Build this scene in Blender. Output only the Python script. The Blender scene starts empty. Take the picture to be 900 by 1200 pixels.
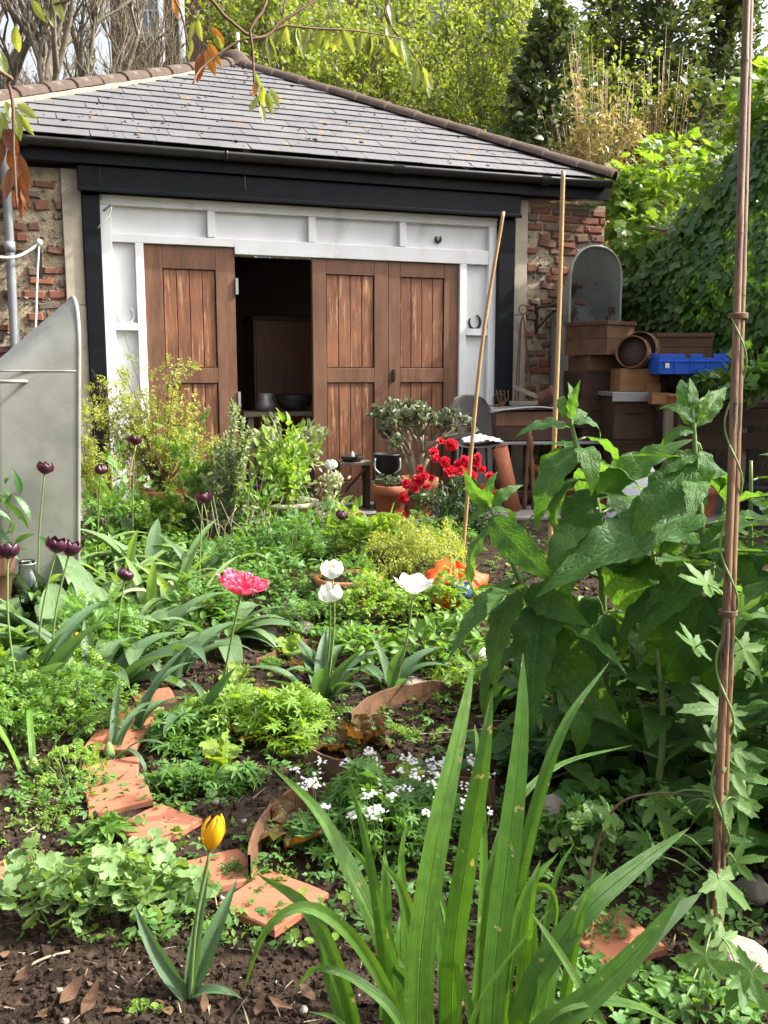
import bpy, math, random
import numpy as np
from mathutils import Vector, Matrix, Euler, noise
random.seed(7); RS = np.random.RandomState(11)
SC = bpy.context.scene; COL = SC.collection
R = math.radians
# ---------------------------------------------------------------- camera
CZ, PITCH, FOC = 1.45, R(8.5), 1100.0
cam = bpy.data.cameras.new('camera'); camo = bpy.data.objects.new('camera', cam); COL.objects.link(camo)
camo.location = (0, 0, CZ); camo.rotation_euler = (R(90) - PITCH, 0, 0)
cam.sensor_fit = 'VERTICAL'; cam.sensor_height = 24; cam.lens = 24 * FOC / 1200
cam.clip_start = 0.05; cam.clip_end = 2000
SC.camera = camo
# ---------------------------------------------------------------- light
SUN_EL, SUN_AZ = R(43), R(86)          # azimuth clockwise from +Y
SUN = Vector((math.cos(SUN_EL) * math.sin(SUN_AZ), math.cos(SUN_EL) * math.cos(SUN_AZ), math.sin(SUN_EL)))
w = bpy.data.worlds.new('World'); SC.world = w; w.use_nodes = True
wn = w.node_tree.nodes; wl = w.node_tree.links; wn.clear()
sky = wn.new('ShaderNodeTexSky'); sky.sky_type = 'NISHITA'; sky.sun_disc = False
sky.sun_elevation = SUN_EL; sky.sun_rotation = SUN_AZ; sky.air_density = 1.0; sky.dust_density = 9.0; sky.ozone_density = 1.0
bg = wn.new('ShaderNodeBackground'); bg.inputs['Strength'].default_value = 0.15
hs = wn.new('ShaderNodeHueSaturation'); hs.inputs['Saturation'].default_value = .38; hs.inputs['Value'].default_value = 1.25   # thin high cloud over the whole sky
wl.new(sky.outputs[0], hs.inputs['Color']); wo = wn.new('ShaderNodeOutputWorld'); wl.new(hs.outputs[0], bg.inputs[0]); wl.new(bg.outputs[0], wo.inputs[0])
sl = bpy.data.lights.new('sun', 'SUN'); sl.energy = 3.7; sl.angle = R(0.55); sl.color = (1, .955, .87)
so = bpy.data.objects.new('sun', sl); COL.objects.link(so); so.rotation_euler = SUN.to_track_quat('Z', 'Y').to_euler()
so.location = SUN * 30
SC.view_settings.view_transform = 'Standard'; SC.view_settings.look = 'None'
SC.view_settings.exposure = 1.27; SC.view_settings.gamma = 1; SC.view_settings.use_curve_mapping = False
SC.render.engine = 'CYCLES'
SC.cycles.max_bounces = 8; SC.cycles.diffuse_bounces = 4; SC.cycles.transmission_bounces = 6; SC.cycles.transparent_max_bounces = 8
# ---------------------------------------------------------------- places
def gz(y):
    t = min(1, max(0, (y - 4.2) / 2.8)); return 0.2 * t * t * (3 - 2 * t)
def bump(x, y):
    if y > 7.5 or y < .3: return 0
    k = min(1, (7.5 - y) / .6)
    return k * (.018 * noise.noise(Vector((x * 2.2, y * 2.2, 0))) + .02 * noise.noise(Vector((x * 6, y * 6, 3))))
def gh(x, y): return gz(y) + bump(x, y)
cP, sP = math.cos(PITCH), math.sin(PITCH)
def ray(x, y):
    a = (x - 450) / FOC; b = (600 - y) / FOC
    return Vector((a, cP + b * sP, -sP + b * cP))
def at(x, y, Y):
    d = ray(x, y); t = Y / d.y; return Vector((d.x * t, Y, CZ + d.z * t))
def gnd(x, y):
    d = ray(x, y); z = 0
    for i in range(50): t = (CZ - z) / -d.z; z = z * .5 + gz(t * d.y) * .5
    return Vector((d.x * t, d.y * t, gh(d.x * t, d.y * t)))
def on(x, Y):
    "point of the ground at pixel column x (seen low in the frame) and depth Y"
    X = (x - 450) / FOC * (Y * 1.02 + .1); return Vector((X, Y, gh(X, Y)))
YAW = R(20); UX, UY = math.cos(YAW), math.sin(YAW)
def FW(u, n, z): return Vector((u * UX + n * UY, 9 + u * UY - n * UX, z))      # facade (along, outward, up) -> world
# ---------------------------------------------------------------- mesh building
OFF = {}
def rot_to(d, up):
    y = Vector(d).normalized(); z = Vector(up); z = z - y * z.dot(y)
    if z.length < 1e-5: z = y.orthogonal()
    z.normalize(); x = y.cross(z)
    return Matrix((x, y, z)).transposed()
class MB:
    def __init__(s): s.V = []; s.F = []; s.n = 0; s.A = []; s.U = []; s.mi = []
    def add(s, V, F, rnd=0.5, uv=None, mi=0):
        V = np.asarray(V, float).reshape(-1, 3); m = len(V)
        s.V.append(V); s.A.append(np.broadcast_to(np.asarray(rnd, float), (m,)).copy())
        s.U.append(np.zeros((m, 3)) if uv is None else np.asarray(uv, float))
        if isinstance(F, np.ndarray): s.F.append(F + s.n); s.mi.append(np.full(len(F), mi))
        else:
            by = {}
            for f in F: by.setdefault(len(f), []).append(f)
            for k in by: s.F.append(np.asarray(by[k], int) + s.n); s.mi.append(np.full(len(by[k]), mi))
        s.n += m; return s
    def box(s, lo, hi, rnd=.5, mi=0, M=None, top=None):
        x0, y0, z0 = lo; x1, y1, z1 = hi
        V = [(x0,y0,z0),(x1,y0,z0),(x1,y1,z0),(x0,y1,z0),(x0,y0,z1),(x1,y0,z1),(x1,y1,z1),(x0,y1,z1)]
        if top: cx, cy = (x0+x1)/2, (y0+y1)/2; V = V[:4] + [(cx+(a-cx)*top, cy+(b-cy)*top, c) for a, b, c in V[4:]]
        if M is not None: V = [M @ Vector(v) for v in V]
        return s.add(V, [(0,3,2,1),(4,5,6,7),(0,1,5,4),(1,2,6,5),(2,3,7,6),(3,0,4,7)], rnd, None, mi)
    def tube(s, P, r, n=6, rnd=.5, mi=0, cap=True):
        P = [Vector(p) for p in P]; m = len(P)
        rr = r if hasattr(r, '__len__') else [r] * m
        V = []; F = []; U = []; side = None
        for i, p in enumerate(P):
            t = (P[min(i+1, m-1)] - P[max(i-1, 0)]); t = t.normalized() if t.length > 1e-9 else Vector((0,0,1))
            side = (side - t * side.dot(t)) if side is not None else t.orthogonal()
            if side.length < 1e-6: side = t.orthogonal()
            side.normalize(); b = t.cross(side)
            for k in range(n):
                a = 2 * math.pi * k / n; V.append(p + (side * math.cos(a) + b * math.sin(a)) * rr[i]); U.append((k / n, i / max(1, m - 1), 0))
        for i in range(m - 1):
            for k in range(n): k2 = (k + 1) % n; F.append((i*n+k, i*n+k2, (i+1)*n+k2, (i+1)*n+k))
        if cap and n > 2: F.append(tuple(range(n))[::-1]); F.append(tuple((m-1)*n + k for k in range(n)))
        return s.add([tuple(v) for v in V], F, rnd, U, mi)
    def lathe(s, prof, n=20, c=(0,0,0), rnd=.5, mi=0, M=None):
        V = []; F = []; m = len(prof); U = []
        for i, (r, z) in enumerate(prof):
            for k in range(n):
                a = 2*math.pi*k/n; v = Vector((r*math.cos(a), r*math.sin(a), z))
                if M is not None: v = M @ v
                V.append((v.x+c[0], v.y+c[1], v.z+c[2])); U.append((k/n, i/m, 0))
        for i in range(m-1):
            for k in range(n): k2 = (k+1) % n; F.append((i*n+k, i*n+k2, (i+1)*n+k2, (i+1)*n+k))
        return s.add(V, F, rnd, U, mi)
    def prism(s, poly, a, b, rnd=.5, mi=0, M=None):
        "polygon in xz extruded along y from a to b"
        n = len(poly); V = [(x, a, z) for x, z in poly] + [(x, b, z) for x, z in poly]
        if M is not None: V = [tuple(M @ Vector(v)) for v in V]
        F = [tuple(range(n)), tuple(range(2*n-1, n-1, -1))] + [(i, i+n, (i+1) % n + n, (i+1) % n) for i in range(n)]
        return s.add(V, F, rnd, None, mi)
    def scatter(s, T, pos, d, up, sc, rnd):
        "many copies of a template: y along d, z toward up"
        TV, TF, TU = T; pos = np.asarray(pos, float); N = len(pos)
        if N == 0: return s
        d = np.asarray(d, float); up = np.broadcast_to(np.asarray(up, float), (N, 3))
        y = d / np.maximum(1e-9, np.linalg.norm(d, axis=1, keepdims=True))
        z = up - y * (up * y).sum(1, keepdims=True); l = np.linalg.norm(z, axis=1, keepdims=True)
        alt = np.cross(y, np.array([.577, .577, -.577])); z = np.where(l < 1e-3, alt, z); z /= np.maximum(1e-9, np.linalg.norm(z, axis=1, keepdims=True))
        x = np.cross(y, z)
        sc = np.asarray(sc, float); sc = np.broadcast_to(sc.reshape(-1, 1) if sc.ndim == 1 else sc, (N, 3) if sc.ndim > 1 else (N, 1))
        S = np.broadcast_to(sc, (N, 3))
        V = pos[:, None] + TV[None, :, 0:1]*S[:, None, 0:1]*x[:, None] + TV[None, :, 1:2]*S[:, None, 1:2]*y[:, None] + TV[None, :, 2:3]*S[:, None, 2:3]*z[:, None]
        k = len(TV); base = (np.arange(N) * k)
        rr = np.repeat(np.broadcast_to(np.asarray(rnd, float), (N,)), k)
        first = True; n0 = s.n
        s.V.append(V.reshape(-1, 3)); s.A.append(rr); s.U.append(np.tile(TU, (N, 1)))
        by = {}
        for f in TF: by.setdefault(len(f), []).append(f)
        for q in by:
            A = np.asarray(by[q], int); s.F.append((A[None] + base[:, None, None]).reshape(-1, q) + n0); s.mi.append(np.zeros(len(A) * N, int))
        s.n += N * k; return s
    def mesh(s, name, mats, smooth=True, off=(0,0,0)):
        me = bpy.data.meshes.new(name)
        if not s.V: return me
        V = np.concatenate(s.V) - np.asarray(off, float)[None]
        lt = np.concatenate([np.full(len(f), f.shape[1]) for f in s.F]); vi = np.concatenate([f.ravel() for f in s.F]); mi = np.concatenate(s.mi)
        me.vertices.add(len(V)); me.loops.add(len(vi)); me.polygons.add(len(lt))
        me.vertices.foreach_set('co', V.ravel()); ls = np.zeros(len(lt), int); ls[1:] = np.cumsum(lt)[:-1]
        me.polygons.foreach_set('loop_start', ls); me.polygons.foreach_set('vertices', vi.astype(np.int32))
        me.polygons.foreach_set('use_smooth', np.full(len(lt), smooth))
        if mi.max() > 0: me.polygons.foreach_set('material_index', mi.astype(np.int32))
        me.update(calc_edges=True); me.validate()
        a = me.attributes.new('rnd', 'FLOAT', 'POINT'); a.data.foreach_set('value', np.concatenate(s.A))
        a = me.attributes.new('luv', 'FLOAT_VECTOR', 'POINT'); a.data.foreach_set('vector', np.concatenate(s.U).ravel())
        for m in (mats if isinstance(mats, (list, tuple)) else [mats]): me.materials.append(m)
        return me
    def build(s, name, mats, parent=None, smooth=True, bevel=0, kind=None, label=None):
        off = OFF.get(parent.name, Vector()) if parent is not None else Vector()
        o = bpy.data.objects.new(name, s.mesh(name, mats, smooth, off)); COL.objects.link(o)
        if parent is not None: o.parent = parent; OFF[o.name] = off
        if bevel: b = o.modifiers.new('bevel', 'BEVEL'); b.width = bevel; b.segments = 2; b.limit_method = 'ANGLE'; b.harden_normals = False
        if kind: o['kind'] = kind
        if label: o['label'] = label
        return o
def tag(o, label, cat, group=None, kind=None):
    o['label'] = label; o['category'] = cat
    if group: o['group'] = group
    if kind: o['kind'] = kind
    return o
def thing(name, label, cat, loc=(0,0,0), group=None):
    o = bpy.data.objects.new(name, None); COL.objects.link(o); o.location = loc; OFF[o.name] = Vector(loc); o.empty_display_size = .05
    return tag(o, label, cat, group)
def solo(mb, name, mats, label, cat, group=None, smooth=True, bevel=0, base=None):
    "a thing that is one mesh, its origin at its base"
    if base is None:
        V = np.concatenate(mb.V); base = Vector(((V[:,0].min()+V[:,0].max())/2, (V[:,1].min()+V[:,1].max())/2, V[:,2].min()))
    o = bpy.data.objects.new(name, mb.mesh(name, mats, smooth, base)); COL.objects.link(o); o.location = base
    if bevel: b = o.modifiers.new('bevel', 'BEVEL'); b.width = bevel; b.segments = 2; b.limit_method = 'ANGLE'
    return tag(o, label, cat, group)
def place(name, me, pos, d, up, sc, parent, label=None):
    "an object sharing mesh data, its y axis along d, z toward up (world), under parent"
    o = bpy.data.objects.new(name, me); COL.objects.link(o)
    M = rot_to(d, up).to_4x4(); S = sc if hasattr(sc, '__len__') else (sc, sc, sc)
    M = Matrix.Translation(Vector(pos) - (OFF.get(parent.name, Vector()) if parent is not None else Vector())) @ M @ Matrix.Diagonal((*S, 1))
    if parent is not None: o.parent = parent
    o.matrix_basis = M
    if label: o['label'] = label
    return o
def spline(P, n):
    P = [Vector(p) for p in P]
    if len(P) < 3: return [P[0].lerp(P[-1], i/(n-1)) for i in range(n)]
    Q = [P[0]*2 - P[1]] + P + [P[-1]*2 - P[-2]]; out = []
    for i in range(n):
        t = i/(n-1)*(len(P)-1); k = min(int(t), len(P)-2); f = t-k; a, b, c, d = Q[k:k+4]
        out.append(.5*((2*b) + (c-a)*f + (2*a-5*b+4*c-d)*f*f + (3*b-a-3*c+d)*f**3))
    return out
U01 = lambda a=0., b=1.: random.uniform(a, b)
# ---------------------------------------------------------------- leaf templates (base at origin, along +y, facing +z)
def grid_leaf(prof, m=8, k=4, bend=.3, fold=.25, wave=0., wn=3, curl=0.):
    "prof: half width along t; bend>0 droops the tip"
    V = []; U = []; F = []; ang = 0; y = z = 0
    for i in range(m+1):
        t = i/m
        if i: ang = -bend*t*1.6; y += math.cos(ang)/m; z += math.sin(ang)/m
        hw = max(prof(t), .0015)
        for j in range(k+1):
            s = -1 + 2*j/k
            zz = abs(s)*hw*fold + wave*hw*math.sin(t*math.pi*2*wn + s)*abs(s) - curl*s*s*hw
            V.append((s*hw, y - math.sin(ang)*zz*.5, z + zz)); U.append((s, t, hw))
    for i in range(m):
        for j in range(k): a = i*(k+1)+j; F.append((a, a+1, a+k+2, a+k+1))
    return np.array(V), F, np.array(U)
def merge(parts):
    "parts: (template, position, direction, up, scale)"
    Vs = []; Fs = []; Us = []; n = 0
    for T, p, d, up, sc in parts:
        M = np.array(rot_to(d, up)); S = np.array(sc if hasattr(sc, '__len__') else (sc,)*3)
        Vs.append((T[0]*S) @ M.T + np.array(p)); Fs += [tuple(i+n for i in f) for f in T[1]]; Us.append(T[2]); n += len(T[0])
    return np.concatenate(Vs), Fs, np.concatenate(Us)
def outline_leaf(rf, n=36, lobes=(0,), bend=.2, cup=.1, serr=0., ns=30, y0=.0):
    "radial outline rf(theta), theta 0 = tip direction; petiole at origin"
    V = [(0, y0, 0)]; U = [(0, 0, 0)]; F = []
    for ring, q in enumerate((.5, 1.)):
        for i in range(n):
            th = -math.pi + 2*math.pi*(i+.5)/n; r = rf(th)*q
            if ring == 1 and serr: r *= 1 + serr*((i % 2)*2-1)
            x, y = r*math.sin(th), y0 + r*math.cos(th)
            dl = min(abs(th-l) for l in lobes); z = -bend*(r*r) + cup*abs(math.sin(min(dl, 1.5)))*r
            V.append((x, y, z)); U.append((min(1, dl/.45), q*.9+.05, 0))
    for i in range(n-1):
        F.append((0, 2+i, 1+i)[::-1]); F.append((1+i, 2+i, n+2+i, n+1+i)[::-1])
    return np.array(V), F, np.array(U)
ov = lambda W, p=.42, sh=1.: (lambda t: W*(math.sin(math.pi*min(1, (t**(math.log(.5)/math.log(p))))) ** sh))
T_ovate = grid_leaf(ov(.26, .4), 6, 4, .35, .3)
T_small = grid_leaf(ov(.28, .45), 2, 2, .3, .3)
T_card = grid_leaf(ov(.32, .45), 3, 2, .4, .35)
T_lance = grid_leaf(ov(.13, .42), 6, 2, .5, .3)
T_needle = (np.array([(-.035,0,0),(.035,0,0),(.03,.6,-.02),(0,1,-.1),(-.03,.6,-.02)]), [(0,1,2,3,4)], np.array([(-1,0,0),(1,0,0),(1,.6,0),(0,1,0),(-1,.6,0)]))
T_comfrey = [grid_leaf(lambda t, a=a: .165*max(0, math.sin(math.pi*min(1, t**.60)))**1.05*(1 + .07*math.sin(t*40+a)+.05*math.sin(t*71+a*2)) + .004, 30, 8, b, f, wv, 3.6, c) for a, b, f, wv, c in ((0,.75,.2,.12,.14),(2,.4,.4,.15,.1),(4,1.1,.12,.13,.2),(1,.2,.3,.1,.05),(3,1.5,.25,.14,.15))]
def palm_r(th, L=((0,1.,.34),(-1.05,.78,.34),(1.05,.78,.34),(-2.0,.5,.3),(2.0,.5,.3))):
    return .26 + sum(a*max(0, 1-abs(th-l)/(wd*1.5))**1.1 for l, a, wd in L)*.78
T_hop = outline_leaf(palm_r, 60, (0,-1.05,1.05,-2.,2.), .22, .12, .085)
T_ivy = outline_leaf(lambda th: .42 + .5*max(0, 1-abs(th)/.7) + .3*max(0, 1-abs(abs(th)-1.3)/.6), 18, (0,-1.3,1.3), .25, .1)
T_round = outline_leaf(lambda th: (.62 if abs(th) < 2.6 else .3)*(1+.09*math.cos(th*9)), 28, (0,-.9,.9,-1.8,1.8), -.18, .12)
def leaflet_set(n, T, L, spread, sc):
    return merge([(T, (0, L*.35, 0), (math.sin(a), math.cos(a), U01(-.2,.3)), (0,0,1), sc*(1-.25*abs(a)/spread if spread else 1)) for a in [(-1+2*i/(n-1))*spread for i in range(n)]])
T_parsley = merge([(T_small, (0,.3,0), (0,1,.1), (0,0,1), .55), (T_small, (0,.3,0), (.8,.7,0), (0,0,1), .48), (T_small, (0,.3,0), (-.8,.7,0), (0,0,1), .48), (T_small, (0,.15,0), (1,.1,.1), (0,0,1), .4), (T_small, (0,.15,0), (-1,.1,.1), (0,0,1), .4), (T_needle, (0,0,0), (0,1,0), (0,0,1), (.6,.35,1))])
T_whorl = merge([(T_lance, (0,0,0), (math.sin(a), math.cos(a), .35), (0,0,1), 1) for a in np.arange(7)*2*math.pi/7])
def pinnate(n=7, L=1., lw=.32, T=T_small):
    P = [(T_needle, (0,0,0), (0,1,0), (0,0,1), (.5, L, 1))]
    for i in range(n):
        y = L*(.25+.72*i/n); k = lw*(1.1-.6*i/n)
        for sg in (-1, 1): P.append((T, (0, y, -.1*y*y), (sg*.85, .5, .1), (0,0,1), k))
    P.append((T, (0, L*.97, -.1), (0,1,-.2), (0,0,1), lw*.6)); return merge(P)
T_pinnate = pinnate()
T_feather = pinnate(9, 1., .34, (np.array([(-.02,0,0),(.02,0,0),(.18,.55,.04),(.02,.5,0),(0,1,0),(-.02,.5,0),(-.18,.55,-.04)]), [(0,1,3,4,5),(1,2,3),(0,5,6)], np.zeros((7,3))))
T_sprig = merge([(T_small, (0,.12*i,0), (math.sin(i*2.4), .45, math.cos(i*2.4)), (0,.5,1), .5-.03*i) for i in range(8)])
# ---------------------------------------------------------------- materials
class NT:
    def __init__(s, name):
        s.m = bpy.data.materials.new(name); s.m.use_nodes = True; s.t = s.m.node_tree; s.t.nodes.clear()
        s.out = s.n('ShaderNodeOutputMaterial')
    def n(s, typ, **kw):
        x = s.t.nodes.new(typ)
        for k, v in kw.items():
            if k.startswith('_'): setattr(x, k[1:], v)
        return x
    def link(s, a, b): s.t.links.new(a, b)
    def setin(s, node, i, v):
        if isinstance(v, bpy.types.NodeSocket): s.link(v, node.inputs[i])
        elif v is not None: node.inputs[i].default_value = v
    def math(s, op, a, b=None, c=None):
        x = s.n('ShaderNodeMath', _operation=op)
        for i, v in enumerate((a, b, c)): s.setin(x, i, v)
        return x.outputs[0]
    def ramp(s, v, a, b, c=0., d=1.):
        x = s.n('ShaderNodeMapRange', _interpolation_type='SMOOTHSTEP')
        for i, q in enumerate((v, a, b, c, d)): s.setin(x, i, q)
        return x.outputs[0]
    def mix(s, f, a, b, mode='MIX'):
        x = s.n('ShaderNodeMix', _data_type='RGBA', _blend_type=mode)
        s.setin(x, 0, f); s.setin(x, 6, col(a)); s.setin(x, 7, col(b)); return x.outputs[2]
    def coord(s, which='Object', scale=(1,1,1), rot=(0,0,0)):
        tc = s.n('ShaderNodeTexCoord'); mp = s.n('ShaderNodeMapping'); s.link(tc.outputs[which], mp.inputs[0])
        mp.inputs['Scale'].default_value = scale; mp.inputs['Rotation'].default_value = rot; return mp.outputs[0]
    def noise(s, vec, scale=5, detail=4, rough=.55, dist=0.):
        x = s.n('ShaderNodeTexNoise'); s.link(vec, x.inputs['Vector']); x.inputs['Scale'].default_value = scale
        x.inputs['Detail'].default_value = detail; x.inputs['Roughness'].default_value = rough; x.inputs['Distortion'].default_value = dist; return x.outputs[0]
    def voro(s, vec, scale=5, feature='F1', out=0):
        x = s.n('ShaderNodeTexVoronoi', _feature=feature); s.link(vec, x.inputs['Vector']); x.inputs['Scale'].default_value = scale; return x.outputs[out]
    def attr(s, name, out=2):
        x = s.n('ShaderNodeAttribute', _attribute_name=name); return x.outputs[out]
    def rnd(s):
        a = s.attr('rnd', 2); o = s.n('ShaderNodeObjectInfo').outputs['Random']
        return s.math('FRACT', s.math('ADD', a, o))
    def bumpn(s, h, strength=.4, dist=.01):
        x = s.n('ShaderNodeBump'); x.inputs['Strength'].default_value = strength; x.inputs['Distance'].default_value = dist; s.link(h, x.inputs['Height']); return x.outputs[0]
    def pbsdf(s, c, rough=.6, metal=0., spec=.5, normal=None, **kw):
        x = s.n('ShaderNodeBsdfPrincipled'); s.setin(x, 'Base Color', col(c)); s.setin(x, 'Roughness', rough); s.setin(x, 'Metallic', metal); s.setin(x, 'Specular IOR Level', spec)
        if normal is not None: s.link(normal, x.inputs['Normal'])
        return x.outputs[0]
    def done(s, sh): s.link(sh, s.out.inputs[0]); return s.m
def col(c):
    return (*c, 1.0) if isinstance(c, (tuple, list)) and len(c) == 3 else c
def M_basic(name, c1, c2, scale=6, rough=.6, bump=.2, bd=.004, stretch=(1,1,1), metal=0., spec=.4, spots=None, detail=6, per=.0, c3=None, rvar=.15):
    n = NT(name); v = n.coord('Object', stretch); a = n.noise(v, scale, detail, .6); f = n.ramp(a, .32, .68)
    c = n.mix(f, c1, c2); g = n.noise(v, scale*5, 4, .6)
    if c3: c = n.mix(n.ramp(n.noise(v, scale*.6, 5, .65, .4), .56, .66), c, c3)
    if per:
        k = n.rnd(); c = n.mix(n.math('MULTIPLY', n.math('SUBTRACT', 1, k), per), c, (0.02,0.015,0.012)); 
    if spots: c = n.mix(n.ramp(n.noise(v, spots[1], 5, .7), spots[2], spots[2]+.07), c, spots[0])
    h = n.math('ADD', a, n.math('MULTIPLY', g, .6))
    r = n.math('ADD', n.math('MULTIPLY', g, rvar), rough - rvar*.5)
    return n.done(n.pbsdf(c, r, metal, spec, n.bumpn(h, bump, bd)))
def M_leaf(name, c1, c2, trans=.38, rough=.42, vein='pin', k=9, m=1.1, vs=.35, bump=.35, spec=.35, tcol=None, blotch=None, tip=None, bd=.003):
    n = NT(name); rn = n.rnd(); c = n.mix(rn, c1, c2)
    sep = n.n('ShaderNodeSeparateXYZ'); n.link(n.attr('luv', 1), sep.inputs[0]); u, vv = sep.outputs[0], sep.outputs[1]; au = n.math('ABSOLUTE', u)
    h = None
    vec = n.coord('Object')
    if vein == 'pin':
        line = n.math('FRACT', n.math('SUBTRACT', n.math('MULTIPLY', vv, k), n.math('MULTIPLY', au, m)))
        tri = n.math('ABSOLUTE', n.math('SUBTRACT', line, .5)); sv = n.ramp(tri, .5, .36, 1, 0)
        mid = n.ramp(au, .0, .1, 1, 0); ln = n.math('MAXIMUM', n.math('MULTIPLY', sv, .5), mid); h = n.math('SUBTRACT', 1, ln)
        c = n.mix(n.math('MULTIPLY', ln, vs), c, tuple(min(1, x*2.2+.03) for x in c2))
    elif vein == 'strap':
        cx_ = n.n('ShaderNodeCombineXYZ'); n.link(n.math('ADD', n.math('MULTIPLY', u, 9), n.math('MULTIPLY', rn, 31)), cx_.inputs[0]); n.link(n.math('MULTIPLY', vv, .9), cx_.inputs[1]); wv = n.math('MULTIPLY', n.math('SUBTRACT', n.noise(cx_.outputs[0], 1.6, 4, .7), .5), 4.5)
        cy_ = n.n('ShaderNodeCombineXYZ'); n.link(n.math('ADD', n.math('MULTIPLY', u, 3), n.math('MULTIPLY', rn, 57)), cy_.inputs[0]); n.link(n.math('MULTIPLY', vv, 5), cy_.inputs[1]); pn = n.noise(cy_.outputs[0], 1.2, 3, .6)
        c = n.mix(n.math('MULTIPLY', n.ramp(pn, .45, .7), .45), c, tuple(x*.62 for x in c1)); mid = n.ramp(au, 0, .08, 1, 0); h = n.math('ADD', n.math('MULTIPLY', wv, .25), n.math('MULTIPLY', mid, -1.))
        c = n.mix(n.math('MULTIPLY', n.ramp(wv, -1, 1), vs*.45), c, tuple(min(1, x*1.5+.01) for x in c2))
    elif vein == 'net':
        cc = n.n('ShaderNodeCombineXYZ'); n.link(n.math('MULTIPLY', u, 3.2), cc.inputs[0]); n.link(n.math('MULTIPLY', vv, 11), cc.inputs[1])
        vo = n.voro(cc.outputs[0], 1.15, 'DISTANCE_TO_EDGE'); nt = n.ramp(vo, 0., .16, 0, 1)
        line = n.math('FRACT', n.math('SUBTRACT', n.math('MULTIPLY', vv, k), n.math('MULTIPLY', au, m))); tri = n.math('ABSOLUTE', n.math('SUBTRACT', line, .5)); sv = n.ramp(tri, .5, .4, 1, 0)
        mid = n.ramp(au, .0, .07, 1, 0); ln = n.math('MAXIMUM', n.math('MULTIPLY', sv, .6), mid)
        h = n.math('MINIMUM', nt, n.math('SUBTRACT', 1, ln)); c = n.mix(n.math('MULTIPLY', ln, vs), c, tuple(min(1, x*2.0+.02) for x in c2)); c = n.mix(n.math('MULTIPLY', n.math('SUBTRACT', 1, nt), .22), c, tuple(x*.6 for x in c1))
    no = n.noise(vec, 35, 3)
    c = n.mix(n.math('MULTIPLY', n.ramp(no, .35, .7), .35), c, tuple(x*.62 for x in c1))
    if blotch: c = n.mix(n.ramp(n.noise(vec, blotch[1], 4), blotch[2], blotch[2]+.05), c, blotch[0])
    if tip: c = n.mix(n.ramp(n.math('ADD', vv, n.math('MULTIPLY', n.math('SUBTRACT', no, .5), .1)), tip[1], tip[1]+.06), c, tip[0])
    hh = n.math('ADD', h, n.math('MULTIPLY', no, .5)) if h is not None else no
    nm = n.bumpn(hh, bump, bd)
    p = n.pbsdf(c, rough, 0, spec, nm)
    tr = n.n('ShaderNodeBsdfTranslucent'); tc = n.mix(1., c, col(tcol or (1.9, 1.75, .55)), 'MULTIPLY'); n.link(tc, tr.inputs[0]); n.link(nm, tr.inputs['Normal'])
    mx = n.n('ShaderNodeMixShader'); mx.inputs[0].default_value = trans; n.link(p, mx.inputs[1]); n.link(tr.outputs[0], mx.inputs[2])
    return n.done(mx.outputs[0])
def M_wood(name, c1, c2, scale=9, axis=2, rough=.6, spec=.3, wear=None, bump=.25):
    st = [1, 1, 1]; st = [8, 8, 8]; st[axis] = .7
    n = NT(name); oi = n.n('ShaderNodeObjectInfo').outputs['Random']
    tc = n.n('ShaderNodeTexCoord'); mp = n.n('ShaderNodeMapping'); n.link(tc.outputs['Object'], mp.inputs[0]); mp.inputs['Scale'].default_value = st
    cx = n.n('ShaderNodeCombineXYZ'); n.link(n.math('MULTIPLY', oi, 40), cx.inputs[0]); n.link(n.math('MULTIPLY', oi, 17), cx.inputs[1]); n.link(cx.outputs[0], mp.inputs['Location'])
    v = mp.outputs[0]; a = n.noise(v, scale, 6, .65, .6); b = n.noise(v, scale*.25, 3); big = n.noise(tc.outputs['Object'], 1.3, 4, .6)
    c = n.mix(n.ramp(a, .3, .7), c1, c2); c = n.mix(n.math('MULTIPLY', n.ramp(b, .35, .7), .45), c, tuple(x*.45 for x in c1)); c = n.mix(n.math('MULTIPLY', n.ramp(big, .42, .68), .5), c, tuple(x*1.35 for x in c2))
    c = n.mix(n.math('MULTIPLY', oi, .35), c, tuple(x*.55 for x in c1))
    if wear: c = n.mix(n.ramp(n.noise(v, scale*.5, 6, .75), wear[1], wear[1]+.12), c, wear[0])
    return n.done(n.pbsdf(c, n.math('ADD', n.math('MULTIPLY', a, .25), rough-.12), 0, spec, n.bumpn(a, bump, .004)))
m_white = M_basic('white_paint', (.70,.71,.715), (.61,.615,.615), 3, .6, .2, .003, stretch=(1,1,.45), spots=((.36,.33,.28), 20, .70), c3=(.52,.52,.5))
m_black = M_basic('black_paint', (.0035,.0042,.0065), (.007,.008,.011), 4, .45, .3, .004, stretch=(1,3,3), spec=.18)
m_gutter = M_basic('gutter_plastic', (.018,.019,.018), (.03,.03,.028), 3, .45, .1)
m_concrete = M_basic('concrete', (.40,.35,.27), (.30,.26,.2), 5, .85, .4, .004, c3=(.24,.21,.17))
m_mortar = M_basic('lime_mortar', (.44,.36,.25), (.28,.22,.15), 16, .95, 1., .03, c3=(.5,.43,.33), spots=((.13,.10,.08), 22, .6))
m_flint = M_basic('flint', (.3,.27,.22), (.12,.11,.1), 12, .5, .4, .01, per=.4)
m_hip = M_basic('hip_tile_clay', (.105,.075,.06), (.07,.054,.045), 9, .95, .6, .008, spots=((.30,.13,.04), 7, .63), c3=(.15,.125,.105), spec=.15)
m_terr = M_basic('terracotta', (.42,.15,.075), (.33,.11,.055), 8, .8, .25, .003, c3=(.36,.17,.1), spots=((.2,.13,.09), 30, .68))
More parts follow.
